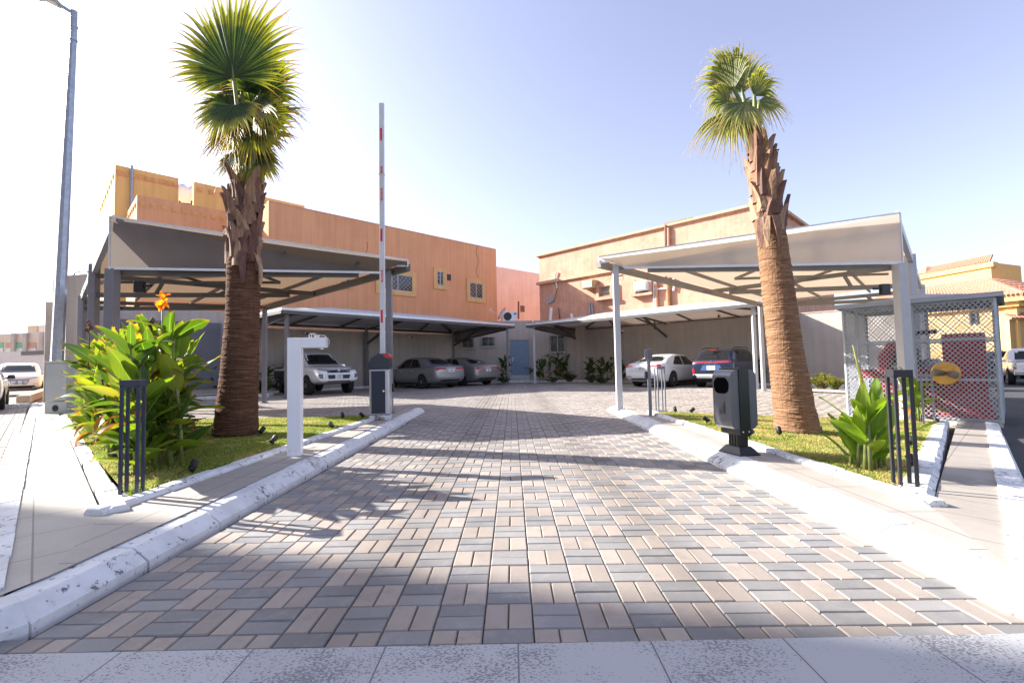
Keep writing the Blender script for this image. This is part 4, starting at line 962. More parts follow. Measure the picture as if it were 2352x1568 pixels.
def fan(mb, hub, ax, nrm, Rad, n=44, spread=2.35, droop=.3, cup=.12, side=.3, wid=.05, droopdir=(0, 0, -1)):
    ax = Vector(ax).normalized(); nrm = Vector(nrm); nrm = (nrm-ax*nrm.dot(ax)).normalized(); sd = ax.cross(nrm); dd = Vector(droopdir)
    for k in range(n):
        a = -spread+2*spread*(k+.5)/n+random.gauss(0, .012); q = abs(a)/spread
        L = Rad*(1-side*q*q)*random.uniform(.9, 1.06); d = ax*math.cos(a)+sd*math.sin(a); tn = (sd*math.cos(a)-ax*math.sin(a))
        dr = droop*random.uniform(.5, 1.5)*(1+.8*q); tw = random.uniform(-.25, .25); pts = []
        for i in range(9):
            t = i/8; p = Vector(hub)+d*(L*t)+nrm*(cup*L*(t*t)+.004*(k % 2))+dd*(dr*L*max(0, t-.45)**2*1.8)+tn*(tw*L*max(0, t-.6)**2)
            pw = L*spread/n*1.06; join = .62
            w = .006+pw*t if t < join else max(.0025, (.006+pw*join)*(1-((t-join)/(1-join))**.9))
            fold = nrm*(w*.5)
            pts.append([p-tn*w-fold*.3, p+fold*.5, p+tn*w-fold*.3])
        mb.grid(pts, uv=True)
        for _ in range(random.choice((0, 1, 1, 2))):    # fine thread at the blade tip
            e = pts[-1][1]; dv = (d*.5+dd*.7+Vector((random.uniform(-.3, .3), random.uniform(-.3, .3), 0))).normalized(); s_ = L*random.uniform(.08, .2); w = tn*.002
            o = len(mb.v); mb.grid([[e-w, e+w], [e+dv*s_*.5-w+d*.02, e+dv*s_*.5+w+d*.02], [e+dv*s_-w*.5, e+dv*s_+w*.5]])
            for i in range(6): mb.uv[o+i] = (.5, 1.)
def palm(name, label, base, tops, mtrunk, fans, mleaf, boots, group, seed):
    """tops: (height, x shift, y shift, radius) rings up the trunk."""
    random.seed(seed); base = Vector(base); t = thing(name, label, 'palm tree', base, group=group)
    H = [q[0] for q in tops]; mb = MB(); n = 40; rows = []; zz = 0; ztop = H[-1]; ph = 0
    zs = [0]; 
    while zs[-1] < boots[0]: zs += [zs[-1]+random.uniform(.018, .05)]
    zs.append(ztop)
    itp = lambda z, i: float(np.interp(z, H, [q[i] for q in tops]))
    for i, z in enumerate(zs):
        for dz, kr in ((0, 1.0), (.006, 1.0+.03*random.random())) if i < len(zs)-2 else ((0, 1.),):
            ph = random.uniform(0, 6.28); row = []
            for k in range(n):
                a = 2*math.pi*k/n; r_ = itp(z, 3)*kr*(1+.012*math.sin(3*a+ph)+random.uniform(-.012, .012))
                row.append(base+Vector((itp(z, 1)+r_*math.cos(a), itp(z, 2)+r_*math.sin(a), z+dz+.012*math.sin(a*2+ph)+.006*random.random())))
            rows.append(row+[row[0]])
    mb.grid(rows); mb.build('trunk', mtrunk, t, off=base)
    # boots: old leaf bases clasping the upper trunk
    mb = MB(); nb = boots[1]
    for k in range(nb):
        u = k/nb; z = boots[0]-.15+(boots[2]-boots[0])*u; a = k*2.4+random.uniform(-.3, .3); r_ = itp(z, 3)
        L = random.uniform(.24, .42)*(1+.3*u); w = random.uniform(.075, .12); out = random.uniform(.04, .24)*(.5+u*.6)
        c = base+Vector((itp(z, 1), itp(z, 2), z)); ra = Vector((math.cos(a), math.sin(a), 0)); tg = Vector((-ra.y, ra.x, 0)); lean = tg*random.uniform(-.3, .3)
        rr = []
        for i in range(6):
            s_ = i/5; p = c+ra*(r_*.96+out*L*s_*s_)+Vector((0, 0, L*s_))+lean*(L*s_*s_)
            ww = w*(1-.7*s_**1.3)*(1 if s_ < .9 else random.uniform(.3, .8)); rr.append([p-tg*ww-ra*(ww*.45), p-tg*ww*.5+ra*.005, p+ra*.03, p+tg*ww*.5+ra*.005, p+tg*ww-ra*(ww*.45)])
        mb.grid(rr)
    for k in range(3):    # torn hanging strips
        a = random.uniform(0, 6.28); z = boots[0]+.1; c = base+Vector((itp(z, 1), itp(z, 2), z)); ra = Vector((math.cos(a), math.sin(a), 0)); tg = Vector((-ra.y, ra.x, 0))
        p = c+ra*(itp(z, 3)+.02); mb.grid([[p-tg*.05, p+tg*.05], [p+ra*.06-tg*.04-Vector((0, 0, .2)), p+ra*.05+tg*.05-Vector((0, 0, .2))], [p+ra*.05-tg*.01-Vector((0, 0, .45)), p+ra*.06+tg*.03-Vector((0, 0, .42))]])
    mb.build('leaf_bases', MBOOT, t, off=base, solid=.012)
    top = base+Vector((itp(ztop, 1), itp(ztop, 2), ztop)); r_ = itp(ztop, 3)
    for (hub, ax, nrm, Rad, kw) in fans:
        hub = base+Vector(hub); ax_ = Vector(ax).normalized(); s_ = (hub-top); s_.z = 0
        st = top+(s_.normalized()*r_*.55 if s_.length > .02 else Vector((0, -r_*.4, 0)))-Vector((0, 0, .25))
        mid = st.lerp(hub, .55)+Vector((0, 0, .12))
        mp = MB(); pth = [st, st.lerp(mid, .5)+Vector((0, 0, .03)), mid, mid.lerp(hub, .55)+Vector((0, 0, .02)), hub, hub+ax_*Rad*.12]
        mp.tube(pth, [.05, .042, .034, .028, .022, .008], 7)
        fr = mp.build('petiole', MPET, t, True, off=base)
        mb = MB(); fan(mb, hub, ax, nrm, Rad, **kw); mb.build('fan_leaf', mleaf, fr, off=base)
    return t
zl = .15; SPR = 1.9
fl = [((.16, -.38, 4.93), (-.03, -.12, 1), (-.1, -1, -.1), 1.36, dict(n=58, spread=1.85, droop=.16, cup=-.06, side=.52)),
      ((.0, .1, 5.0), (-.2, .2, 1), (-.3, -1, .1), 1.0, dict(n=44, spread=1.6, droop=.35, side=.5)),
      ((.25, .1, 4.95), (.22, .2, 1), (.2, -1, .2), .92, dict(n=44, spread=1.6, droop=.4, side=.5)),
      ((.12, .4, 4.8), (.1, .8, .7), (0, -.5, 1), .95, dict(n=38, spread=1.8, droop=.5)),
      ((.12, .22, 4.72), (.0, .2, 1), (0, -1, .1), .72, dict(n=56, spread=3.05, droop=.25, cup=.02, side=.1)),
      ((-.08, .0, 4.7), (-.6, -.05, .3), (-.3, -.7, .6), .6, dict(n=42, spread=1.8, droop=.9)),
      ((.3, -.05, 4.65), (.55, -.1, .25), (.3, -.8, .5), .54, dict(n=42, spread=1.8, droop=.9)),
      ((.12, -.34, 4.55), (.02, -.3, -.8), (0, -1, .2), .6, dict(n=40, spread=1.9, droop=.35)),
      ((-.02, -.15, 4.35), (-.25, -.15, -.7), (-.4, -.9, .2), .56, dict(n=36, spread=1.6, droop=.35)),
      ((.26, -.12, 4.35), (.25, -.1, -.7), (.4, -.9, .2), .52, dict(n=36, spread=1.6, droop=.35)),
      ((.1, .25, 4.4), (.05, .4, .9), (0, -1, .3), .8, dict(n=40, spread=2.0, droop=.35)),
      ((.14, .12, 4.15), (.0, .3, -.6), (0, -1, .3), .5, dict(n=36, spread=2.4, droop=.3)),
      ((.0, .0, 4.05), (-.3, -.1, -.75), (-.4, -.9, .2), .5, dict(n=30, spread=1.3, droop=.3)),
      ((.27, .0, 4.05), (.3, .0, -.75), (.4, -.9, .2), .48, dict(n=30, spread=1.3, droop=.3))]
PL = Vector((-3.93, 6.75, zl))
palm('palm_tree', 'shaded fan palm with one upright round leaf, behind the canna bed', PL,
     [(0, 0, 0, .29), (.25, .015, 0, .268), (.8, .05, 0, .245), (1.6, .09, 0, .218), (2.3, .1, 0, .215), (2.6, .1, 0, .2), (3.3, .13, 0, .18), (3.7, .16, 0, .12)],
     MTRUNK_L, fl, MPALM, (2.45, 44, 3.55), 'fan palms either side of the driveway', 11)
fr_ = [((-.72, -.1, 4.8), (-.22, .0, 1), (-.8, -.6, .1), .76, dict(n=40, spread=1.0, droop=.5, cup=.25, side=.3)),
       ((-.5, .1, 4.85), (.05, .2, 1), (-.3, -.9, .15), .76, dict(n=40, spread=.95, droop=.35, cup=.15, side=.3)),
       ((-.38, .0, 4.75), (.38, -.05, .85), (.4, -.9, .2), .56, dict(n=34, spread=1.1, droop=.8, cup=.1)),
       ((-.78, -.05, 4.65), (-.6, -.1, .4), (-.4, -.8, .4), .5, dict(n=36, spread=1.3, droop=1.1)),
       ((-.74, -.12, 4.5), (-.42, -.15, -.6), (-.5, -.9, .2), .8, dict(n=32, spread=.75, droop=.4, side=.2)),
       ((-.62, -.2, 4.55), (-.4, -.3, -.7), (-.2, -.9, .2), .6, dict(n=30, spread=1.1, droop=.4)),
       ((-.34, -.05, 4.65), (.4, -.1, -.2), (.4, -.9, .3), .42, dict(n=28, spread=1.3, droop=.7)),
       ((-.45, .25, 4.75), (.2, .6, .6), (.1, -.5, .8), .6, dict(n=32, spread=1.6, droop=.6))]
PR = Vector((3.92, 6.62, .06))
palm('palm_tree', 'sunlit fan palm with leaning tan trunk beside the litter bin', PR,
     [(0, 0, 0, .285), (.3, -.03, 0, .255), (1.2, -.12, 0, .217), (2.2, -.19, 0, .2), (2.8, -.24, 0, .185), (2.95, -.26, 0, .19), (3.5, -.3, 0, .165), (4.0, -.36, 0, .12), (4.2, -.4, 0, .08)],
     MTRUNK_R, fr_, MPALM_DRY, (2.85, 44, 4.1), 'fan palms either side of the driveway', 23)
random.seed(5)
MCANNA = leaf_mat('canna leaf', [(0, (.04, .09, .012)), (.4, (.09, .16, .016)), (.8, (.17, .25, .022)), (.97, (.26, .3, .03)), (1, (.36, .27, .03))], [(.86, (.3, .2, .03)), (.96, (.2, .07, .03))], .42, veins=70, edge=(.36, .2, .05))
MCANNA_R = leaf_mat('fresh canna leaf', [(0, (.14, .24, .02)), (.6, (.22, .33, .03)), (1, (.32, .37, .045))], [(.95, (.34, .24, .04)), (1.0, (.25, .1, .03))], .5, veins=70)
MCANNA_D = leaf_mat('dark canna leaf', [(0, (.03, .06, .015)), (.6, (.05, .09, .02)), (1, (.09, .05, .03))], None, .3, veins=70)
MWILT = leaf_mat('withered canna leaf', [(0, (.24, .07, .02)), (.5, (.35, .16, .03)), (1, (.12, .05, .04))], None, .35)
MSTEM = mat('canna stem', (.2, .24, .06), .55, col2=(.12, .13, .04), vscale=8)
MPETAL = leaf_mat('canna petal', [(0, (.7, .12, .02)), (.5, (.85, .3, .02)), (1, (.9, .5, .04))], None, .4, gloss=.5, tscale=1.2)
def paddle(mb, p, d, L, W, arch, roll=0., fold=.18):
    """Broad canna blade starting at p, heading d, arching over with gravity."""
    d = Vector(d).normalized(); sd = d.cross(Vector((0, 0, 1)))
    sd = sd.normalized() if sd.length > .05 else Vector((1, 0, 0)); up = sd.cross(d)
    sd = sd*math.cos(roll)+up*math.sin(roll); rows = []; pos = Vector(p); dirv = Vector(d); n = 10; wob = random.uniform(0, 6)
    for i in range(n+1):
        t = i/n; w = W*.5*(math.sin(math.pi*min(1, (t*.97+.015))**.78))**.8*(1 if t < .97 else .3)
        nn = sd.cross(dirv).normalized(); fz = nn*(fold*w); ed = nn*(.02*L*math.sin(wob+t*7))
        rows.append([pos-sd*w+fz+ed, pos-sd*w*.55+fz*.35, pos-sd*w*.02, pos+sd*w*.02, pos+sd*w*.55+fz*.35, pos+sd*w+fz-ed])
        pos = pos+dirv*(L/n); dirv = (dirv+Vector((0, 0, -arch/n))).normalized()
    o = len(mb.v); mb.grid(rows, uv=True)
    for i in range(n+1):
        for j, u in enumerate((0, .22, .49, .51, .78, 1)): mb.uv[o+i*6+j] = (u, i/n)
def canna(label, base, stems, mleaf, hl=(.34, .5), wl=(.14, .2), flowers=(), seeds=(), wilt=.06, group=None, nleaf=(6, 9), name='canna_clump', els=(.25, 1.1)):
    t = thing(name, label, 'canna plant', base, group=group); st = MB(); lf = MB(); wt = MB(); base = Vector(base)
    for si, (x, y, h) in enumerate(stems):
        z0 = float(gz(x, y))+KERB; p0 = Vector((x, y, z0)); a = random.uniform(0, 6.28); ln = Vector((math.cos(a), math.sin(a), 0))*random.uniform(.0, .14)*h
        top = p0+ln+Vector((0, 0, h)); pts = [p0, p0.lerp(top, .35)-ln*.12, p0.lerp(top, .7)-ln*.1, top]
        st.tube(pts, [.019, .017, .013, .006], 7); k = random.randint(*nleaf); ph = random.uniform(0, 6.28)
        for i in range(k):
            u = .18+.79*(i/(k-1)); p = p0.lerp(top, u)-ln*.1*(1-u); az = ph+i*2.6+random.uniform(-.5, .5); el = random.uniform(*els)+.25*u
            L = random.uniform(*hl)*(1.05-.25*abs(u-.6)); W = random.uniform(*wl)*L/.42
            tgt = wt if (u < .5 and random.random() < wilt*2.2) or random.random() < wilt*.35 else lf
            paddle(tgt, p, (math.cos(az)*math.cos(el), math.sin(az)*math.cos(el), math.sin(el)), L, W*(.6 if tgt is wt else 1), random.uniform(.25, 1.1) if tgt is lf else 2.6, random.uniform(-.5, .5), random.uniform(.08, .4))
        paddle(lf, top-Vector((0, 0, .05)), (random.uniform(-.15, .15), random.uniform(-.15, .15), 1), random.uniform(.22, .34), random.uniform(.06, .12), .25, random.uniform(-1, 1), .5)
    st.build('stems', MSTEM, t, True, off=base); lf.build('foliage', mleaf, t, True, off=base)
    if wt.v: wt.build('withered_leaves', MWILT, t, True, off=base)
    for (p, q, sz) in flowers:
        q = Vector(q); s_ = MB(); s_.tube([p, Vector(p).lerp(q, .5)+Vector((.01, 0, 0)), q], [.009, .007, .005], 6); fs = s_.build('flower_stalk', MSTEM, t, True, off=base); mb = MB()
        for k in range(11):
            az = k*2.4; el = random.uniform(-.5, 1.2); c = q+Vector((random.uniform(-.03, .03), random.uniform(-.03, .03), random.uniform(-.02, .1)))
            paddle(mb, c, (math.cos(az)*math.cos(el), math.sin(az)*math.cos(el), math.sin(el)), sz*random.uniform(.7, 1.2), sz*.75, 1.6, random.uniform(-1, 1), .5)
        mb.build('flower', MPETAL, fs, True, off=base)
    for (p, q) in seeds:
        q = Vector(q); s_ = MB(); s_.tube([p, Vector(p).lerp(q, .5)+Vector((.012, 0, 0)), q], [.009, .007, .005], 6)
        for k in range(6): c = q+Vector((random.uniform(-.035, .035), random.uniform(-.03, .03), random.uniform(-.08, .05))); s_.lathe(c, [(.004, -.025), (.02, -.01), (.02, .012), (.005, .03)], 7)
        s_.build('seed_head', mat('brown seed pod', (.2, .08, .04), .8, col2=(.08, .04, .03), vscale=20), t, True, off=base)
    return t
def bed(a, b, n, width, h):
    out = []; a = Vector((*a, 0)); b = Vector((*b, 0)); d = (b-a).normalized(); s_ = Vector((-d.y, d.x, 0))
    if s_.y < 0: s_ = -s_
    for k in range(n):
        p = a.lerp(b, random.random())+s_*random.uniform(0, width); out.append((p.x, p.y, random.uniform(*h)))
    return out
random.seed(31)
fp = depth(372, 700, 5.0); f2 = depth(318, 770, 5.4); sd1 = depth(345, 742, 4.9); sd2 = depth(204, 745, 6.0)
canna('canna clump with tall orange flower right behind the navy bollard light', (-3.55, 4.9, .12), bed((-3.3, 4.15), (-4.3, 5.1), 34, .45, (.5, 1.2))+[(-3.7, 4.95, 1.35), (-3.5, 4.75, 1.3), (-3.9, 5.15, 1.35), (-3.4, 4.85, 1.1), (-3.65, 5.2, 1.25), (-3.3, 4.6, .9)], MCANNA, hl=(.32, .46),
      flowers=((fp-Vector((0, 0, .75)), fp, .085), (f2-Vector((0, 0, .5)), f2, .075)), seeds=((sd1-Vector((0, 0, .7)), sd1),), group='canna clumps beside the left footway')
canna('middle canna clump of the left bed, with brown seed head before the carport post', (-4.9, 5.9, .12), bed((-4.2, 5.0), (-5.6, 6.4), 42, .55, (.6, 1.3)), MCANNA, hl=(.34, .5), seeds=((sd2-Vector((0, 0, .6)), sd2),), group='canna clumps beside the left footway')
canna('yellowish canna clump nearest the grey utility cabinet', (-6.5, 7.5, .12), bed((-5.5, 6.3), (-7.4, 8.2), 46, .5, (.6, 1.35)), MCANNA, hl=(.36, .52), wilt=.1, group='canna clumps beside the left footway')
random.seed(77)
g_ = lambda x, y, u=0: ground(x, y, KERB+u)
def spots(lst): return [(g_(x, y).x, g_(x, y).y, h) for x, y, h in lst]
canna('bright green canna with rolled yellow shoot beside right bollard light', g_(1990, 1085), spots([(1955, 1072, .26), (1970, 1080, .38), (1988, 1085, .4), (2000, 1087, .5), (2008, 1084, .48), (2022, 1082, .34), (2032, 1078, .28), (1985, 1078, .34)]), MCANNA_R, hl=(.36, .52), wl=(.085, .125), wilt=0, nleaf=(3, 4), els=(.5, 1.2), group='cannas in the right lawn')
shoot = g_(1998, 1080); o_ = MB(); o_.tube([shoot+Vector((0, 0, .5)), shoot+Vector((-.03, 0, .8)), shoot+Vector((-.09, 0, 1.1))], [.02, .016, .004], 6)
o_.build('rolled_shoot', mat('yellow green shoot', (.4, .38, .06), .5), [o for o in COL.objects if o.get('label', '').startswith('bright green canna')][0], True, off=g_(1990, 1085))
canna('green canna in white edged bed right of the carport post', g_(2108, 972), spots([(2100, 968, .5), (2106, 970, .7), (2112, 973, .6), (2118, 972, .5), (2095, 966, .6)]), MCANNA_R, hl=(.34, .5), wl=(.11, .16), wilt=.1, nleaf=(4, 6), group='cannas in the right lawn')
# dark cannas and flowers along the court walls
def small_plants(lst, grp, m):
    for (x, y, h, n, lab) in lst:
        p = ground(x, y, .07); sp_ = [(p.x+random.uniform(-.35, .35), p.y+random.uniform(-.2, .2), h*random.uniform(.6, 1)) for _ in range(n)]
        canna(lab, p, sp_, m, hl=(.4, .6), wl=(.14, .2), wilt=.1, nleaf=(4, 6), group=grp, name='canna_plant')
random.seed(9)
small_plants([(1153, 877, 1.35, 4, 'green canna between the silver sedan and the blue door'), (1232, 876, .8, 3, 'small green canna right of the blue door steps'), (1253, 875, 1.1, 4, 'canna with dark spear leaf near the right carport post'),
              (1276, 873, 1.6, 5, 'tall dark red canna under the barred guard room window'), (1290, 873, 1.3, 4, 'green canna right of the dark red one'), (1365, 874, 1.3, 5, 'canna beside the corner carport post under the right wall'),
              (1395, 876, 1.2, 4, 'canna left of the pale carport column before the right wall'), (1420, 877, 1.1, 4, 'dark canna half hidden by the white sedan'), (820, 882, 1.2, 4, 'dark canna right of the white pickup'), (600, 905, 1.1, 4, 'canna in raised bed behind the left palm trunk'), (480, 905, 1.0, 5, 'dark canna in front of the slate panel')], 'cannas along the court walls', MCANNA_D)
def shrub(label, base, Rr, H, n, m, group=None, cat='shrub', flowers=None, lw=.03, name='shrub', upright=.6):
    base = Vector(base); t = thing(name, label, cat, base, group=group); st = MB(); lf = MB()
    for k in range(n):
        a = random.uniform(0, 6.28); r_ = Rr*math.sqrt(random.random()); h = H*random.uniform(.55, 1.)*(1-.35*(r_/Rr)**2)
        tip = base+Vector((r_*math.cos(a), r_*math.sin(a), h)); p0 = base+Vector((r_*.25*math.cos(a), r_*.25*math.sin(a), 0)); mid = p0.lerp(tip, .5)+Vector((0, 0, .08*H))
        st.tube([p0, mid, tip], [.012, .008, .003], 4, cap=False)
        for i in range(26):
            u = random.uniform(.25, 1.); p = p0.lerp(tip, u)+Vector((0, 0, .08*H*math.sin(math.pi*u))); b = random.uniform(0, 6.28); el = random.uniform(-.2, 1.2)*upright+.3
            d = Vector((math.cos(b)*math.cos(el), math.sin(b)*math.cos(el), math.sin(el))); sd = d.cross(Vector((0, 0, 1))).normalized(); L = lw*random.uniform(2.2, 4); w = lw*random.uniform(.5, .9)
            o = len(lf.v); lf.add([p, p+d*L*.5+sd*w, p+d*L, p+d*L*.5-sd*w], [(0, 1, 2, 3)])
    st.build('stems', mat('woody stem', (.14, .1, .06), .9), t, off=base); lf.build('foliage', m, t, off=base)
    if flowers:
        fb = MB()
        for k in range(flowers[1]):
            a = random.uniform(0, 6.28); r_ = Rr*math.sqrt(random.random()); p = base+Vector((r_*math.cos(a), r_*math.sin(a), H*random.uniform(.5, 1.05)*(1-.3*(r_/Rr)**2)))
            for i in range(5):
                b = i*1.26; d = Vector((math.cos(b), math.sin(b), .3)); sd = d.cross(Vector((0, 0, 1))).normalized()*.02; fb.add([p, p+d*.025+sd, p+d*.045, p+d*.025-sd], [(0, 1, 2, 3)])
        fb.build('flowers', flowers[0], t, off=base)
    return t
MSHRUB = leaf_mat('olive shrub leaf', [(0, (.06, .1, .03)), (.6, (.1, .15, .04)), (1, (.16, .2, .06))], None, .3)
MSHRUB_Y = leaf_mat('bright shrub leaf', [(0, (.14, .2, .02)), (.6, (.22, .27, .03)), (1, (.3, .32, .05))], None, .4)
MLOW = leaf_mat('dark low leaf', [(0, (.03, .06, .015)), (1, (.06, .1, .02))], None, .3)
MPINKF = mat('pink petals', (.75, .1, .18), .6, col2=(.8, .5, .3)); MWF = mat('white petals', (.8, .75, .75), .6)
p = ground(1893, 876, .05); shrub('olive green bushy shrub against the right wall left of the cage', p, 1.0, 1.75, 130, MSHRUB)
p = ground(1740, 882, .05); shrub('bright yellow green shrub between the carport columns and right palm', p, .55, 1.3, 60, MSHRUB_Y)
p = ground(1760, 878, .05); shrub('dark tall shrub just left of the right palm trunk', p, .5, 2.0, 40, MLOW)
p = ground(1888, 892, .05); shrub('low lantana with red and yellow flowers on the kerbed strip', p, .5, .6, 40, MSHRUB_Y, flowers=(MPINKF, 60), group='flowering lantanas')
p = ground(1918, 894, .05); shrub('small lantana with pink flowers next to the cage corner', p, .35, .45, 26, MSHRUB_Y, flowers=(MPINKF, 45), group='flowering lantanas')
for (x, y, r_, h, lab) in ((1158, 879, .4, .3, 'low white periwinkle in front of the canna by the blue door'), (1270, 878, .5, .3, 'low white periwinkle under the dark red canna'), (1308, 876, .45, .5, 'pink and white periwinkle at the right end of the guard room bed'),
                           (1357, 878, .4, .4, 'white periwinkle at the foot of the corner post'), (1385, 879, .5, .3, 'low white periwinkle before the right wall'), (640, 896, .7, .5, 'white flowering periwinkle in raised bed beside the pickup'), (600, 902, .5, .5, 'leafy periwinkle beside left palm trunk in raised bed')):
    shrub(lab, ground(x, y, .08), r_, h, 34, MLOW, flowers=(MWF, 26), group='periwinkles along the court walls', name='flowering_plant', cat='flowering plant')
slab('planting_bed', [(9.5, 16.2), (10.5, 17.9), (13.5, 14.9), (12.3, 13.5)], MSOIL, .05, .8)
kerb('court_kerb', [(9.9, 17.2), (9.6, 16.3), (12.4, 13.3)], [(0, -.05), (0, .07), (.03, .1), (.15, .1), (.15, -.05)], .6)
# distant tree tips over the villa wall
t = thing('tree', 'tiny dark green tree top beyond the villa wall at the right edge', 'tree', depth(2342, 760, 70)*1.0); b0 = t.location.copy(); t.location.z = 0
shr = MB(); lf = MB()
for k in range(900):
    a = random.uniform(0, 6.28); q = math.sqrt(random.random()); p = Vector((b0.x+2.4*q*math.cos(a), b0.y+2.4*q*math.sin(a), depth(2342, 745+random.uniform(-38, 60), 70).z*0+random.uniform(2.2, 5.8)*(1-.15*q)))
    d = Vector((random.uniform(-1, 1), random.uniform(-1, 1), random.uniform(-.3, 1))).normalized()*.4; s_ = d.orthogonal().normalized()*.12; lf.add([p, p+d*.5+s_, p+d, p+d*.5-s_], [(0, 1, 2, 3)])
lf.build('crown', MSHRUB, t, off=t.location); shr.tube([(b0.x, b0.y, -.5), (b0.x, b0.y, 3)], [.2, .12], 8); shr.build('trunk', MTRUNK_L, t, off=t.location)

# ================================================================ STREET FURNITURE
random.seed(3)
Z = Vector((0, 0, 1))
# --- camera post (white gallows post)
p = ground(678, 1046, KERB); zt = depth(678, 776, p.y).z; w = .115
t = thing('camera_post', 'white right-angled camera post with loose cables, left of driveway', 'post', p)
mb = MB(); rzc = R(8); Rz = Matrix.Rotation(rzc, 3, 'Z'); xr = Rz @ Vector((1, 0, 0)); b0 = p+xr*.0
mb.box(b0+Z*(zt-p.z)/2, (.14, .1, zt-p.z), rz=rzc); arm = .255
mb.box(b0+xr*(.07+arm/2-.0)+Z*(zt-p.z-.055), (arm-.0, .098, .11), rz=rzc); mb.build('post', MWHITE, t, off=p, bevel=.004)
mb = MB(); c = b0+xr*(.07+arm)+Z*(zt-p.z-.055); mb.box(c+xr*.004, (.008, .09, .1), rz=rzc); mb.lathe(c-xr*.05-Z*.055, [(.022, 0), (.02, -.02), (.004, -.022)], 10); mb.build('end_cap', MTRIM, t, off=p)
mb = MB()
pts = [c+xr*(.02*math.cos(q)-.02)+Vector((0, -.03, 0))+Z*(.05-.1*(q/7)) for q in np.linspace(0, 3, 8)]
s0 = c-xr*.16+Z*.06
mb.tube([s0+Vector((.035*math.cos(q)+.012*q/3, 0, .03*math.sin(q)+.012)) for q in np.linspace(0, 11, 30)], .004, 5)
mb.tube([s0+Vector((.03, 0, .01)), s0+xr*.08+Z*.022, s0+xr*.14+Z*.02, c+xr*.03+Z*.03, c+xr*.03-Z*.02, c-Z*.01+Vector((0, -.05, 0))], .0035, 5); mb.box(s0+xr*.06+Z*.012, (.05, .03, .02), rz=rzc)
mb.build('cables', MWIRE, t, off=p)
mb = MB(); [mb.lathe(b0+Rz @ Vector((-.04+.065*k, -.05, .06)), [(.012, 0), (.012, .005)], 10, axis=Rz @ Vector((0, -1, 0))) for k in (0, 1)]; mb.build('bolt', MTRIM, t, off=p)
# --- barrier
p = ground(872, 964, KERB); t = thing('barrier', 'parking barrier with raised white arm and dark cabinet, open', 'barrier', p)
rb = R(6); Rb = Matrix.Rotation(rb, 3, 'Z'); X_ = Rb @ Vector((1, 0, 0)); Y_ = Rb @ Vector((0, 1, 0)); s_ = p.y/1090
wc = 46*s_; zc0 = .08; zc1 = depth(872, 847, p.y).z-p.z; zc2 = depth(872, 812, p.y).z-p.z
cb = p+Y_*.14
mb = MB(); mb.box(cb+Z*(zc0+zc1)/2, (wc, .3, zc1-zc0), rz=rb); cab = mb.build('cabinet', mat('silver cabinet edge', (.5, .51, .54), .3, .5), t, off=p, bevel=.03)
mb = MB(); mb.box(cb-Y_*.152-X_*.018+Z*(zc0+zc1)/2, (wc*.68, .012, zc1-zc0-.07), rz=rb); dr = mb.build('door', mat('navy panel', (.018, .024, .045), .5), cab, off=p)
mb = MB(); mb.lathe(cb-Y_*.158+X_*.075+Z*(zc0+(zc1-zc0)*.52), [(.02, 0), (.02, .015), (.012, .022)], 14, axis=-Y_); mb.build('lock', MCHROME, cab, off=p)
mb = MB(); prof = [(-wc/2-.006, zc1), (-wc/2-.006, zc1+.1), (-wc/2+.03, zc1+(zc2-zc1)*.72), (-.02, zc2), (wc/2-.03, zc2), (wc/2+.01, zc2-.06), (wc/2+.012, zc1)]
vs = [cb+X_*x+Y_*y+Z*z_ for y in (-.16, .16) for x, z_ in prof]; n_ = len(prof)
mb.add(vs, [tuple(range(n_))[::1], tuple(range(2*n_-1, n_-1, -1))]+[(i, n_+i, n_+(i+1) % n_, (i+1) % n_) for i in range(n_)]); mb.build('lid', mat('dark navy lid', (.02, .026, .045), .35), t, off=p, bevel=.012)
mb = MB(); pr2 = [(wc*.12, zc2+.004), (wc/2-.03, zc2+.004), (wc/2+.018, zc2-.06), (wc/2+.016, zc2-.1), (wc*.36, zc2-.085), (wc*.22, zc2-.05)]
vs = [cb+X_*x+Y_*y+Z*z_ for y in (-.168, .166) for x, z_ in pr2]; n_ = len(pr2); mb.add(vs, [tuple(range(n_)), tuple(range(2*n_-1, n_-1, -1))]+[(i, n_+i, n_+(i+1) % n_, (i+1) % n_) for i in range(n_)]); mb.build('warning_lamp', MREDL, t, off=p, bevel=.008)
mb = MB(); 
for sx in (-1, 1): mb = MB(); mb.box(cb+X_*sx*(wc/2-.05)+Z*.04-Y_*.02, (.09, .3, .08), rz=rb); mb.build('foot', MTRIM, t, off=p)
for pts in ([cb-Y_*.15+Z*.07, cb-Y_*.2+X_*.03+Z*.03, cb-Y_*.22+X_*.1+Z*.01], [cb-Y_*.15-X_*.01+Z*.07, cb-Y_*.22-X_*.04+Z*.01]): mb = MB(); mb.tube(pts, .012, 6); mb.build('cable', MSTONE, t, off=p)
ya = p.y+.34; a0 = depth(879, 812, ya); a1 = depth(876.5, 238, ya); wa = 11.5*ya/1090
mb = MB(); mb.bar(a0-Z*.15, a1, wa, .05, up=(0, -1, 0)); arm_o = mb.build('arm', mat('white barrier arm', (.72, .73, .76), .35), t, off=p, bevel=.004)
mb = MB(); n_f = Vector((0, -1, 0)); ad = (a1-a0).normalized(); letters = []
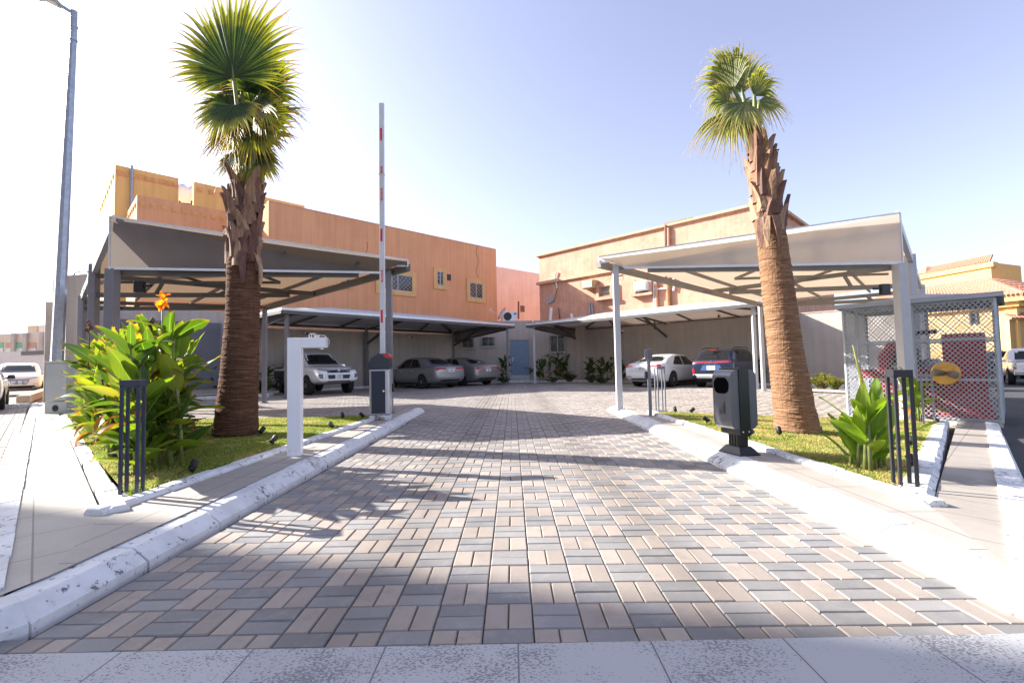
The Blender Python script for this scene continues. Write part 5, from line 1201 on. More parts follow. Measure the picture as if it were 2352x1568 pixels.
for y0, y1, word in ((296, 324, ''), (384, 399, 'CO'), (433, 462, 'PROTECO'), (526, 555, ''), (620, 649, 'PROTECO'), (712, 741, '')):
    q0 = depth(878, y1, ya); q1 = depth(878, y0, ya); c = a0+ad*((q0+q1)/2-a0).dot(ad); L = (q1-q0).length
    o_ = c+n_f*.0265+Vector((-.006, 0, 0)) if not word else c+n_f*.0265
    mb.bar(o_-ad*L/2, o_+ad*L/2, wa*.42, .003, up=n_f)
    if word: letters.append(text_mb(('\u25c7 ' if word == 'PROTECO' else '')+word, .05 if word == 'PROTECO' else .05, o_+n_f*.002, ad, (-1, 0, 0)))
rs = mb.build('red_sticker', MRED, arm_o, off=p)
mb = MB()
for lt in letters: mb.add(lt.v, lt.f)
mb.build('lettering', MWHITE, arm_o, off=p)
mb = MB(); q0 = depth(878, 401, ya); c = a0+ad*(q0-a0).dot(ad); mb.bar(c-ad*.02, c+ad*.02, wa*1.12, .056, up=(0, -1, 0)); mb.build('tape', mat('cream tape', (.7, .66, .5), .6), arm_o, off=p)
# small sensor box on the carport column behind it
o = thing('sensor_box', 'small black sensor box fixed on the left carport front post', 'sensor', (-2.47, 9.72, .62)); mb = MB(); mb.box((-2.46, 9.72, .62), (.07, .06, .17)); mb.build('housing', MBLACK, o, off=o.location, bevel=.01)
# --- card reader post
p = ground(1494, 954, KERB); zt = depth(1494, 802, p.y).z-p.z; t = thing('reader_post', 'slim grey reader post with slanted head, on right footway', 'post', p)
mb = MB(); mb.box(p+Z*(zt-.17)/2, (.055, .14, zt-.17), rz=R(-12)); mb.build('post', MGREYM, t, off=p, bevel=.004)
mb = MB(); c = p+Z*(zt-.1); mb.box(c+Vector((.012, -.04, 0)), (.09, .03, .22), rot=Matrix.Rotation(R(-12), 3, 'Z') @ Matrix.Rotation(R(14), 3, 'X')); mb.box(c+Vector((-.012, .04, -.0)), (.08, .03, .2), rot=Matrix.Rotation(R(-12), 3, 'Z') @ Matrix.Rotation(R(-14), 3, 'X')); mb.build('head', MPANEL, t, off=p, bevel=.004)
mb = MB(); mb.box(p+Z*.72+Vector((-.05, -.02, 0)), (.06, .08, .13)); mb.build('keypad', MBLACK, t, off=p, bevel=.012)
# --- litter bin
p = ground(1697, 1040, KERB); s_ = p.y/1090; t = thing('litter_bin', 'grey rounded litter bin on a black pedestal, right footway', 'litter bin', p)
rb = R(-76); Rb = Matrix.Rotation(rb, 3, 'Z'); X_ = Rb @ Vector((1, 0, 0)); Y_ = Rb @ Vector((0, 1, 0))   # -Y_ faces the driveway
mb = MB(); 
mb.box(p+Z*.006, (.34, .24, .012), rz=rb); mb.box(p+Z*.045, (.33, .23, .07), rz=rb, taper=.62); mb.build('base', MBLACK, t, off=p, bevel=.004)
mb = MB(); mb.box(p+Z*.2, (.16, .11, .3), rz=rb)
for k in range(4): mb.box(p+Z*.2-Y_*.056+X_*(-.06+.04*k), (.014, .014, .29), rz=rb)
mb.build('pedestal', MBLACK, t, off=p, bevel=.004)
zb0 = depth(1697, 978, p.y).z-p.z-.02; zb1 = depth(1697, 848, p.y).z-p.z; wb = .27; db = .31
c = p+Z*(zb0+zb1)/2+Vector((-.02, .0, 0))
def rrect(w, h, r_, n=6):
    out = []
    for cx, cy, a0_ in ((w/2-r_, h/2-r_, 0), (-w/2+r_, h/2-r_, 90), (-w/2+r_, -h/2+r_, 180), (w/2-r_, -h/2+r_, 270)):
        for k in range(n+1): a = R(a0_+90*k/n); out.append((cx+r_*math.cos(a), cy+r_*math.sin(a)))
    return out
pr = rrect(db, zb1-zb0, .08, 14); n_ = len(pr); mb = MB()     # profile in (depth, height), extruded along the width: rounded front and back edges
vs = [c+X_*sx*wb/2+Y_*y+Z*z_ for sx in (-1, 1) for y, z_ in pr]
mb.add(vs, [tuple(range(n_))[::-1], tuple(range(n_, 2*n_))]+[(i, (i+1) % n_, n_+(i+1) % n_, n_+i) for i in range(n_)]); body = mb.build('bin_body', mat('bin grey paint', (.1, .104, .122), .32, col2=(.085, .09, .105), coat=.4), t, off=p)
mb = MB()
for sx in (-1, 1): mb.box(c+X_*sx*(wb/2+.006)-Z*.02, (.014, .115, zb1-zb0+.07), rz=rb)
mb.box(c+Z*((zb1-zb0)/2+.006), (wb+.024, .115, .014), rz=rb); mb.box(c-Z*((zb1-zb0)/2+.03), (wb+.02, .13, .05), rz=rb); mb.build('strap', MBLACK, t, off=p)
mb = MB(); pr = rrect(.23, .165, .075); vs = [c-Y_*(db/2+.003)+X_*x+Z*(z_+(zb1-zb0)/2-.16) for x, z_ in pr]; mb.add(vs, [tuple(range(len(pr)))]); mb.build('opening', mat('bin opening', (.004, .004, .005), .9, spec=0), body, off=p)
mb = MB(); q = c-Y_*(db/2+.004)-Z*.09+X_*.01; F = lambda x, y: q+X_*x+Z*y
mb.add([F(.028+.012*math.cos(a), .052+.012*math.sin(a)) for a in np.linspace(0, 6.28, 13)[:-1]], [tuple(range(12))])
mb.quad(F(.012, -.055), F(.024, -.055), F(.026, .035), F(.01, .035)); mb.quad(F(.028, -.055), F(.04, -.055), F(.044, .035), F(.026, .035)); mb.quad(F(.012, .03), F(.02, .034), F(-.01, .012), F(-.016, .016))
mb.quad(F(-.04, -.055), F(-.034, -.055), F(-.036, -.01), F(-.044, -.01)); mb.quad(F(-.012, -.055), F(-.006, -.055), F(-.002, -.01), F(-.01, -.01)); mb.quad(F(-.04, -.055), F(-.008, -.055), F(-.008, -.048), F(-.04, -.048)); mb.quad(F(-.024, .0), F(-.016, .0), F(-.016, .008), F(-.024, .008))
mb.build('pictogram', MINK, body, off=p)
mb = MB(); [mb.lathe(c+X_*(wb/2+.013)+Y_*sy*.035-Z*((zb1-zb0)/2+.02), [(.009, 0), (.007, .005)], 8, axis=X_) for sy in (-1, 1)]; [mb.lathe(p+X_*sx*.14+Y_*sy*.09+Z*.012, [(.01, 0), (.008, .008)], 8) for sx in (-1, 1) for sy in (-1, 1)]; mb.build('bolts', MTRIM, t, off=p)
# --- bollard lights
def bollard(label, m, w=.125, h=.88, th=.022, legs=4):
    t = thing('bollard_light', label, 'bollard light', (0, 0, 0), group='open frame bollard lights')
    mb = MB(); mb.box((0, 0, .012), (w+.03, w+.03, .024)); mb.build('base_plate', MGREYM, t)
    for sx, sy in ((-1, -1), (1, -1), (1, 1), (-1, 1)):
        mb = MB(); mb.box((sx*(w-th)/2, sy*(w-th)/2, (h-.05)/2+.02), (th, th, h-.07)); mb.build('leg', m, t, bevel=.002)
    mb = MB(); e = (w-th)/2
    for s_ in (-1, 1): mb.box((0, s_*e, h-.028), (w, th, .055)); mb.box((s_*e, 0, h-.028), (th, w-2*th, .055))
    mb.build('head', m, t, bevel=.002)
    mb = MB(); mb.box((0, 0, h-.012), (w-2*th, w-2*th, .012)); mb.build('lamp', MBLACK, t)
    mb = MB(); [mb.lathe((sx*(w/2+.0), -w/2-.0, .03), [(.008, 0), (.008, .01)], 6) for sx in (-1, 1)]; mb.build('bolt', MTRIM, t)
    return t
M_NAVY = mat('navy bollard coat', (.022, .03, .062), .4, col2=(.018, .025, .05), coat=.2); M_CHAR = mat('charcoal bollard coat', (.03, .03, .036), .45); M_SLATE = mat('slate bollard coat', (.19, .2, .235), .4)
bl = bollard('navy bollard light before the orange flowered canna at left lawn tip', M_NAVY); bl.location = ground(302, 1141, KERB+.0); bl.rotation_euler = (0, 0, R(18))
br = bollard('charcoal bollard light at the right lawn tip', M_CHAR); br.location = ground(2080, 1122, KERB+.0); br.rotation_euler = (0, 0, R(-15))
b3 = bollard('slate bollard light standing before the pump cage', M_SLATE, .16); b3.location = ground(2134, 977, KERB); b3.rotation_euler = (0, 0, R(-38))
b4 = dup(b3, ground(1518, 945, KERB), R(5), 'slate bollard light behind the reader post')
b5 = dup(bl, ground(648, 896, .1), R(20), 'dark bollard light among white flowers near pickup tailgate'); b6 = dup(bl, ground(611, 898, .1), R(40), 'dark bollard light right beside the left palm trunk, in shade')
# --- garden spotlights
def spot(label):
    t = thing('spotlight', label, 'garden light', (0, 0, 0), group='black spike spotlights in the lawns')
    mb = MB(); ax = Vector((.3, .6, .5)).normalized(); mb.lathe((0, 0, .075), [(.018, -.06), (.03, -.05), (.034, .0), (.04, .045), (.041, .06), (.034, .062)], 14, axis=ax)
    for k in range(5): mb.lathe(Vector((0, 0, .075))+ax*(-.045+.012*k), [(.036, 0), (.036, .004)], 12, axis=ax)
    hd = mb.build('head', MBLACK, t); mb = MB(); mb.lathe(Vector((0, 0, .075))+ax*.055, [(.032, 0), (.028, .004)], 12, axis=ax); mb.build('lens', mat('spot lens', (.3, .3, .28), .15), hd)
    mb = MB(); mb.bar((0, 0, -.03), (0, 0, .07), .016, .016); mb.box((0, 0, .06), (.09, .02, .012)); mb.build('spike', MBLACK, t)
    mb = MB(); mb.tube([(-.02, -.04, .06), (-.08, -.06, .05), (-.13, -.02, .02), (-.14, .02, .0)], .004, 5); mb.build('cable', MBLACK, t); return t
sp_list = [(1096, 628, 1021, 0, 'garden spotlight on the lawn between left palm and camera post'), (0, 443, 1086, 40, 'garden spotlight in the shade at the lawn edge near the canna'), (0, 515, 1003, 80, 'garden spotlight at the left foot of the shaded palm'), (0, 601, 998, 10, 'garden spotlight at the right foot of the shaded palm'),
           (0, 761, 985, 200, 'garden spotlight between camera post and barrier cabinet'), (0, 787, 961, 60, 'garden spotlight at back edge of left lawn beyond camera post'), (0, 832, 961, 90, 'garden spotlight just left of the barrier cabinet'), (0, 1623, 972, 100, 'garden spotlight at the driveway edge left of the litter bin'), (0, 1551, 947, 20, 'garden spotlight nearest the slate bollard and reader post'), (0, 1590, 949, 300, 'garden spotlight at lawn back edge below the blue SUV'),
           (0, 1733, 982, 150, 'garden spotlight beside the sunlit palm trunk, facing the trunk'), (0, 1722, 1006, 230, 'garden spotlight on lawn right of the bin pedestal'), (0, 1790, 1000, 10, 'garden spotlight at the foot of the sunlit palm, front'), (0, 1880, 990, 60, 'garden spotlight behind the sunlit palm next to the bright canna'), (0, 2096, 1072, 15, 'garden spotlight with cable beside the charcoal bollard'), (0, 2092, 1025, 140, 'garden spotlight in the shaded lawn strip near right lawn kerb'), (0, 2150, 971, 80, 'garden spotlight in the white edged bed by the slate bollard')]
proto = None
for k, (_, x, y, a, lab) in enumerate(sp_list):
    if proto is None: proto = spot(lab); o = proto
    else: o = dup(proto, label=lab)
    o.location = ground(x, y, KERB+.03); o.rotation_euler = (0, 0, R(a)); o.scale = (.82, .82, .82)
# --- utility cabinet and lamp post at left
p = ground(127, 950, KERB); s_ = p.y/1090; t = thing('utility_cabinet', 'pale grey utility cabinet at the foot of the lamp post', 'cabinet', p)
w = 44*s_*1.15; h = 117*s_; rz_ = R(0); zz = .24*h
mb = MB(); mb.box(p+Z*(zz/2)+Vector((0, .2, 0)), (w, .4, zz)); mb.build('plinth', mat('cabinet grey', (.4, .43, .42), .5, col2=(.36, .39, .385)), t, off=p, bevel=.006)
mb = MB(); mb.box(p+Z*((h+zz)/2+.006)+Vector((0, .2, 0)), (w*.985, .39, h-zz-.012)); bd = mb.build('body', mat('cabinet grey upper', (.42, .455, .45), .5), t, off=p, bevel=.006)
mb = MB(); mb.box(p+Z*(h+.012)+Vector((0, .2, 0)), (w*1.04, .44, .03)); mb.build('lid', mat('cabinet lid', (.46, .48, .48), .5), t, off=p, bevel=.006)
mb = MB(); mb.box(p+Z*((h+zz)/2)+Vector((.02, -.003, 0)), (w*.86, .014, h-zz-.06)); mb.build('door', mat('cabinet door', (.44, .475, .465), .45), bd, off=p, bevel=.003)
mb = MB(); mb.lathe(p+Z*(zz*.45)+Vector((0, -.002, 0)), [(.075, 0), (.075, .004), (.001, .005)], 18, axis=(0, -1, 0)); mb.build('hole', MBLACK, t, off=p)
p = ground(128, 937, KERB); p.y += .35; p.x -= .3; pb = depth(126, 930, p.y); zt = depth(170, 26, p.y).z; xt = depth(170, 26, p.y).x
p = Vector((pb.x, p.y, .1)); t = thing('street_lamp', 'tall galvanised street lamp post behind the utility cabinet', 'street lamp', p)
tp = Vector((xt, p.y, zt)); mb = MB(); mb.tube([p, p.lerp(tp, .5), tp-Z*.45], [.155, .125, .085], 8); mb.build('pole', MGALV, t, off=p)
mb = MB(); mb.tube([tp-Z*.9, tp], [.085, .085], 10); mb.lathe(tp-Z*.5, [(.1, 0), (.1, .06)], 10); mb.lathe(tp-Z*.9, [(.1, 0), (.1, .05)], 10); mb.build('collar', MGALV, t, off=p)
e_ = depth(128, 6, p.y-.2); mb = MB(); mb.tube([tp-Z*.08, e_], [.05, .045], 8); mb.build('arm', MGALV, t, off=p)
mb = MB(); q = depth(112, -2, p.y-.25); d = (q-e_).normalized(); mb.bar(e_-d*.1, e_+d*.75, .3, .12); mb.box(e_+d*.35-Z*.08, (.3, .2, .06)); mb.build('lamp_head', mat('lamp housing', (.45, .46, .47), .5), t, off=p, bevel=.03)
p = depth(118, 850, 60); t = thing('street_lamp', 'tiny distant street lamp showing left of the lamp post', 'street lamp', (p.x, p.y, 0)); hh = depth(118, 606, 60).z
mb = MB(); mb.tube([(p.x, p.y, -.4), (p.x, p.y, hh)], [.1, .06], 8); mb.build('pole', MGALV, t, off=t.location); mb = MB(); q = depth(100, 602, 60); mb.bar((p.x, p.y, hh), q, .25, .1); mb.build('lamp_head', MGALV, t, off=t.location)
# --- wall cameras
def cctv(pt, nrm, lab):
    nrm = Vector(nrm); t = thing('security_camera', lab, 'camera', pt, group='white security cameras on the court walls'); mb = MB(); mb.lathe(pt, [(.06, 0), (.06, .03), (.025, .05), (.025, .1)], 12, axis=nrm); mb.build('bracket', MWHITE, t, off=pt)
    d = (nrm+Vector((.4, 0, -.5))).normalized(); c = Vector(pt)+nrm*.14; mb = MB(); mb.lathe(c, [(.05, -.1), (.06, -.09), (.06, .1), (.05, .11)], 14, axis=d); mb.build('housing', MWHITE, t, True, off=pt); mb = MB(); mb.lathe(c+d*.1, [(.054, 0), (.054, .014)], 14, axis=d); mb.build('lens', MBLACK, t, off=pt)
cctv(onplane(699, 765, C1, NL), -NL, 'security camera on left wall above the camera post'); cctv(onplane(939, 773, C1, NL), -NL, 'security camera on left wall above the silver sedan')
cctv(onplane(1225, 740, C1, NF), NF, 'security camera on the guard room roof edge above the door'); cctv(onplane(1432, 761, C2, NR), -NR, 'security camera on right wall behind the white sedan'); cctv(onplane(1653, 724, C2, NR), -NR, 'security camera high on right wall above the blue SUV')

# ================================================================ FIRE PUMP CAGE
Fa = Vector((7.3, 10.4, 0)); Fb = Vector((8.9, 8.72, 0)); du = (Fb-Fa).normalized(); dn = Vector((-du.y, du.x, 0)); dn = dn if dn.y > 0 else -dn
W = (Fb-Fa).length; D = 2.3; z0 = -.2; z1 = 2.1
t = thing('pump_cage', 'grey mesh cage with sheet roof around red fire pump', 'cage', (Fa+Fb)/2+Z*z0); O = t.location.copy()
G = lambda u, v, z_: Fa+du*u+dn*v+Z*z_
MCAGE = mat('galvanised mesh', (.44, .475, .51), .5, .3, col2=(.34, .37, .4))
corners = ((0, 0), (W, 0), (W, D), (0, D))
mb = MB()
for (u, v) in corners+((.18*W/1.0*.55, 0), (.5*W, 0), (.5*W, D)): mb.bar(G(u, v, z0), G(u, v, z1), .05, .05)
for (a, b) in zip(corners, corners[1:]+corners[:1]):
    for z_ in (z0+.03, z0+.78, z0+1.55, z1-.02): mb.bar(G(*a, z_), G(*b, z_), .04, .045)
mb.build('frame', MCAGE, t, off=O)
for (a, b, nm) in ((corners[0], corners[1], 0), (corners[1], corners[2], 0), (corners[2], corners[3], 0), (corners[3], corners[0], 0)):
    A = G(*a, z0+.02); B = G(*b, z0+.02); u_ = (B-A).normalized(); mb = MB(); k = Vector((u_.y, -u_.x, 0))
    lattice(mb, A+k*.026, u_, Z, (B-A).length, z1-z0-.03, .08, .094, .0115); mb.build('mesh_panel', MCAGE, t, off=O)
mb = MB(); o_ = .12; e = [G(-o_, -o_, z1+.05), G(W+o_, -o_, z1+.05), G(W+o_, D+o_, z1+.05), G(-o_, D+o_, z1+.05)]; tp = G(W/2, D/2, z1+.3)
for i in range(4): mb.add([e[i], e[(i+1) % 4], tp], [(0, 1, 2)]); mb.bar(e[i], e[(i+1) % 4], .03, .09)
mb.build('roof', mat('roof sheet grey blue', (.36, .39, .44), .45), t, off=O)
mb = MB(); mb.prism([(G(-.02, -.02, 0).x, G(-.02, -.02, 0).y), (G(W+.02, 0, 0).x, G(W+.02, 0, 0).y), (G(W, D, 0).x, G(W, D, 0).y), (G(0, D, 0).x, G(0, D, 0).y)], z0-.25, z0); mb.build('slab', mat('cage slab', (.5, .45, .4), .9), t, off=O)
def Q_(px, py, v): 
    q = onplane(px, py, Fa+dn*v, -dn); return q
p0 = G(W*.5, 1.0, z0); t = thing('fire_pump', 'red fire pump with motor and pipework inside the mesh cage', 'pump', p0)
mb = MB(); mb.box(p0+Z*.08, (W*.85, .9, .1), rz=math.atan2(du.y, du.x)); mb.build('skid', MFIRE, t, off=p0)
mb = MB(); c = G(W*.62, .8, z0+.42); mb.lathe(c, [(.05, -.5), (.36, -.46), (.38, .25), (.28, .4), (.06, .55)], 20, axis=du)
for k in range(9): mb.lathe(c+du*(-.42+.075*k), [(.405, 0), (.405, .025)], 20, axis=du)
mb.build('motor', MFIRE, t, off=p0)
mb = MB(); c = G(W*.3, .7, z0+.35); mb.lathe(c, [(.05, -.2), (.4, -.16), (.45, 0), (.4, .12), (.06, .16)], 20, axis=dn); mb.build('volute', MFIRE, t, off=p0)
mb = MB(); a = G(W*.25, .7, z0+.35)
mb.tube([a, a+Z*.9, a+Z*1.1+du*.12, a+Z*1.15+du*.5], .13, 14); mb.tube([G(0.12, .6, z0+.85), G(W*.66, .6, z0+.85)], .12, 14); mb.tube([G(W*.4, .8, z0+.3), G(W*.4, .8, z0+1.05)], .085, 14)
for q in (a+Z*.5, a+Z*.85, G(W*.4, .8, z0+.75)): mb.lathe(q, [(.15, 0), (.15, .04)], 16)
for u in (.15, .5, .62): mb.lathe(G(W*u, .6, z0+.85), [(.14, 0), (.14, .04)], 16, axis=du)
mb.build('pipework', MFIRE, t, off=p0)
mb = MB(); c = G(W*.35, 1.3, z0+1.15); mb.box(c, (.6, .4, .5), rz=math.atan2(du.y, du.x)); mb.lathe(c+Z*.28, [(.12, 0), (.12, .12), (.05, .16)], 12); mb.tube([c+Z*.3, c+Z*.6+du*.2, c+Z*.62+du*.6], .05, 8); mb.build('engine', MBLACK, t, off=p0)
mb = MB(); c = G(W*.55, 1.5, z0+.8); mb.lathe(c, [(.1, -.3), (.22, -.25), (.22, .3), (.12, .38)], 16); mb.build('pressure_tank', MTRIM, t, off=p0)
mb = MB(); c = G(W*.36, .5, z0+1.0); mb.lathe(c, [(.1, 0), (.12, .03), (.12, .06)], 14); mb.build('valve_wheel', mat('green valve', (.2, .4, .3), .5), t, off=p0)
p0 = G(W*.8, .5, z0); t = thing('control_panel', 'tall red pump control cabinet standing in the cage', 'cabinet', p0); rzc = math.atan2(du.y, du.x)
mb = MB(); mb.box(p0+Z*1.1, (.62, .36, 1.15), rz=rzc); mb.build('body', MFIRE, t, off=p0, bevel=.01)
mb = MB(); mb.box(p0+Z*.26, (.8, .46, .52), rz=rzc, taper=.72); mb.build('stand', MFIRE, t, off=p0)
mb = MB(); mb.box(p0+Z*1.3-dn*.165, (.3, .02, .3), rz=rzc); mb.build('fascia', MBLACK, t, off=p0)
# siamese hose inlet on a brass disc
c = onplane(2172, 857, Fa-dn*.06, -dn); t = thing('hose_inlet', 'twin hose inlet on a round brass plate fixed to the cage front', 'hose inlet', c)
mb = MB(); mb.lathe(c, [(.215, -.01), (.22, 0), (.22, .012), (.205, .018), (.001, .018)], 40, axis=-dn); pl = mb.build('plate', MBRASS, t, off=c)
for s_ in (-1, 1):
    mb = MB(); a = c+du*s_*.03; q = c-dn*.16+du*s_*.12+Z*(-.02*s_); ax = (q-a).normalized(); mb.tube([a, a.lerp(q, .5), q], [.05, .055, .05], 14); mb.lathe(q, [(.06, -.03), (.068, -.02), (.068, .05), (.055, .06), (.02, .065)], 16, axis=ax); mb.build('inlet', mat('dull bronze', (.25, .21, .16), .45, .5), t, off=c)
mb = MB()
for word, rad, a0_ in (('AUTO SPKR', .172, 90), ('STANDPIPE', .125, 90)):
    st_ = (13 if rad > .15 else 17)
    for k, ch in enumerate(word):
        a = R(a0_+st_*(len(word)-1)/2-st_*k); rad_d = du*math.cos(a)+Z*math.sin(a); tg = du*math.sin(a)-Z*math.cos(a)
        if ch != ' ': lt = text_mb(ch, .045, c+rad_d*rad-dn*.02, tg, rad_d); mb.add(lt.v, lt.f)
mb.build('lettering', mat('raised brass letters', (.4, .2, .05), .5), pl, off=c)

# ================================================================ VEHICLES
def paint(name, c, metal=0.):
    m, n, l, p = nodes(name); p.inputs['Base Color'].default_value = (*c, 1); p.inputs['Metallic'].default_value = metal
    p.inputs['Roughness'].default_value = .32; p.inputs['Coat Weight'].default_value = .8; p.inputs['Coat Roughness'].default_value = .06; return m
def interp(keys, x):
    xs = [k[0] for k in keys]; return [float(np.interp(x, xs, [k[i] for k in keys])) for i in range(1, len(keys[0]))]
def car(name, label, spec, loc, head, body, group=None):
    """x forward, y left, z up. keys: (x, underside, shoulder, top, half width, half width at roof)."""
    t = thing(name, label, spec['cat'], loc, math.atan2(head[1], head[0]), group=group)
    keys = spec['keys']; xs = [k[0] for k in keys]; mb = MB(); rows = []
    for x in xs:
        zb, sh, zt, w, wr = interp(keys, x); mid = zb+(sh-zb)*.5
        half = [(0, zb), (w*.72, zb), (w*.95, zb+.05), (w, mid), (w*.975, sh)]
        if zt-sh > .2: half += [(w*.95+(wr-w*.95)*.12, sh+.05), (wr+.015, zt-.1), (wr*.86, zt-.02), (wr*.5, zt), (0, zt+.004)]
        else: half += [(w*.955, sh+(zt-sh)*.35), (w*.9, sh+(zt-sh)*.75), (w*.78, zt-.005), (w*.45, zt), (0, zt+.004)]
        rows.append([(x, y, z) for y, z in half]+[(x, -y, z) for y, z in half[-2:0:-1]])
    n = len(rows[0]); o = 0; mb.v = [p for r_ in rows for p in r_]
    for i in range(len(rows)-1):
        for k in range(n): mb.f.append((i*n+k, (i+1)*n+k, (i+1)*n+(k+1) % n, i*n+(k+1) % n)); mb.m.append(0)
    for i, rev in ((0, False), (len(rows)-1, True)):
        h = n//2
        for k in range(h):
            q = [i*n+k, i*n+k+1, i*n+(n-k-1) % n, i*n+(n-k) % n]; q = list(dict.fromkeys(q))
            if len(q) > 2: mb.f.append(tuple(q[::-1] if rev else q)); mb.m.append(0)
    ob = mb.build('body', body, None, True); s_ = ob.modifiers.new('s', 'SUBSURF'); s_.levels = 2; s_.render_levels = 2
    dg = bpy.context.evaluated_depsgraph_get(); me = bpy.data.meshes.new_from_object(ob.evaluated_get(dg)); ob.modifiers.clear(); old = ob.data; ob.data = me; bpy.data.meshes.remove(old); ob.parent = t
    bm = bmesh.new(); bm.from_mesh(me); bmesh.ops.recalc_face_normals(bm, faces=bm.faces[:]); bm.to_mesh(me); bvh = BVHTree.FromBMesh(bm); bm.free()
    L2 = 3.5
    def decal(nm, quad, d, m, nu=8, nv=5, eps=.006, parent=t, both=False, org=None):
        """Patch of the body surface: quad = 4 corners in front of the body, cast along d."""
        d = Vector(d).normalized(); mb_ = MB(); sides = (1, -1) if both else (1,)
        for sgn in sides:
            if nm in SEP and sgn == -1: mb_ = MB()
            q = [Vector((a, b*sgn, c)) for a, b, c in quad]; dd = Vector((d.x, d.y*sgn, d.z)); rows_ = []; ok = True
            for i in range(nu+1):
                r_ = []
                for j in range(nv+1):
                    p = q[0].lerp(q[1], i/nu).lerp(q[3].lerp(q[2], i/nu), j/nv); h = bvh.ray_cast(p-dd*1.2, dd)
                    r_.append((h[0]-dd*eps) if h[0] is not None else None)
                rows_.append(r_)
            for i in range(nu):
                for j in range(nv):
                    c = [rows_[i][j], rows_[i+1][j], rows_[i+1][j+1], rows_[i][j+1]]
                    if any(v is None for v in c): continue
                    mb_.add(c, [(0, 1, 2, 3) if sgn > 0 else (3, 2, 1, 0)])
            if nm in SEP: mb_.f and mb_.build(nm, m, parent, True)
        if nm not in SEP and mb_.f: mb_.build(nm, m, parent, True)
    SEP = {'tail_lamp', 'headlight', 'side_window', 'fog_lamp', 'reflector', 'door_seam', 'handle'}
    W = spec['W']/2
    for (nm, quad, d, m, both) in spec['decals']: decal(nm, quad, d, m, both=both)
    # wheels
    r_ = spec['r']
    for x in spec['axles']:
        for sy in (1, -1):
            yb = sy*(W-.02); N_ = 24; mb_ = MB(); rr_ = []
            for i in range(N_+1):
                a = 2*math.pi*i/N_; row = []
                for k in (0.2, .7, 1.0):
                    p = Vector((x+math.cos(a)*(r_+.055)*k, sy*1.5, r_+math.sin(a)*(r_+.055)*k)); h = bvh.ray_cast(p, Vector((0, -sy, 0)))
                    row.append(h[0]+Vector((0, sy*.004, 0)) if h[0] is not None and abs(h[0].y) > W*.6 else None)
                rr_.append(row)
            for i in range(N_):
                for k in range(2):
                    c = [rr_[i][k], rr_[i+1][k], rr_[i+1][k+1], rr_[i][k+1]]
                    if all(v is not None for v in c): mb_.add(c, [(0, 1, 2, 3)])
            if mb_.f: mb_.build('wheel_arch', MBLACK, t)
            c = Vector((x, sy*(W-.115), r_)); mb_ = MB(); mb_.lathe(c, [(r_*.66, -.11), (r_*.96, -.11), (r_, -.08), (r_, .1), (r_*.95, .125), (r_*.68, .13)], 28, axis=(0, sy, 0)); wh = mb_.build('wheel', MRUB, t, True)
            mb_ = MB(); mb_.lathe(c, [(r_*.66, .118), (r_*.68, .132), (r_*.6, .128), (r_*.56, .09), (.02, .085)], 28, axis=(0, sy, 0))
            for k in range(spec.get('spokes', 5)):
                a = 2*math.pi*k/spec.get('spokes', 5)+.3; e = Vector((math.cos(a), 0, math.sin(a))); mb_.bar(c+Vector((0, sy*.122, 0)), c+e*r_*.62+Vector((0, sy*.118, 0)), .055, .02, up=(0, 1, 0))
            mb_.lathe(c+Vector((0, sy*.1, 0)), [(.05, 0), (.05, .03), (.03, .036)], 12, axis=(0, sy, 0)); mb_.build('rim', MRIM, wh)
            mb_ = MB(); mb_.lathe(c, [(r_*.57, .09), (r_*.57, .094), (.05, .095)], 24, axis=(0, sy, 0)); mb_.build('brake_disc', MBLACK, wh)
    for sy in (1, -1):
        mx, mz = spec['mirror']; mb_ = MB(); wr = interp(keys, mx)[3]; mb_.box((mx, sy*(wr*.97+.1), mz), (.12, .2, .14), taper=.8); mb_.bar((mx+.02, sy*(wr*.86), mz-.05), (mx, sy*(wr*.95+.06), mz-.03), .06, .04); mb_.build('mirror', spec.get('mirror_m', body), t, bevel=.025)
    mb_ = MB(); mb_.box((0, 0, spec['keys'][3][1]+.06), (spec['axles'][0]-spec['axles'][1]+.9, W*1.6, .22)); mb_.build('underbody', MBLACK, t)
    for fn in spec.get('extra', ()): fn(t, bvh, body)
    return t
def hit(bvh, p, d): 
    h = bvh.ray_cast(Vector(p)-Vector(d)*1.5, Vector(d)); return h[0]
def text_on(t, bvh, txt, size, pos, facing, m, name, plate=None):
    """Lettering (optionally on a plate) on the rear (facing=-1) or front (facing=1)."""
    p = hit(bvh, pos, (-facing, 0, 0)) or Vector(pos); right = (0, facing, 0)
    par = t
    if plate:
        mb = MB(); mb.box((p.x+facing*.012, p.y, p.z), (.02, plate[0], plate[1])); par = mb.build('number_plate', MPLATE, t, bevel=.004); d_ = .026
        if plate[2]: mb = MB(); mb.box((p.x+facing*.014, p.y+facing*plate[0]*.44, p.z), (.021, plate[0]*.1, plate[1]*.98)); mb.build('plate_band', mat('blue plate band', (.05, .25, .6), .5), par)
    else: d_ = .008
    lines = txt.split('\n'); mb = MB()
    for k, ln in enumerate(lines):
        lt = text_mb(ln, size, (p.x+facing*d_, p.y, p.z+((len(lines)-1)/2-k)*size*1.1), right, (0, 0, 1)); mb.add(lt.v, lt.f)
    mb.build(name, m, par)
BK, FR, SD = (1, 0, 0), (-1, 0, 0), (0, -1, 0)
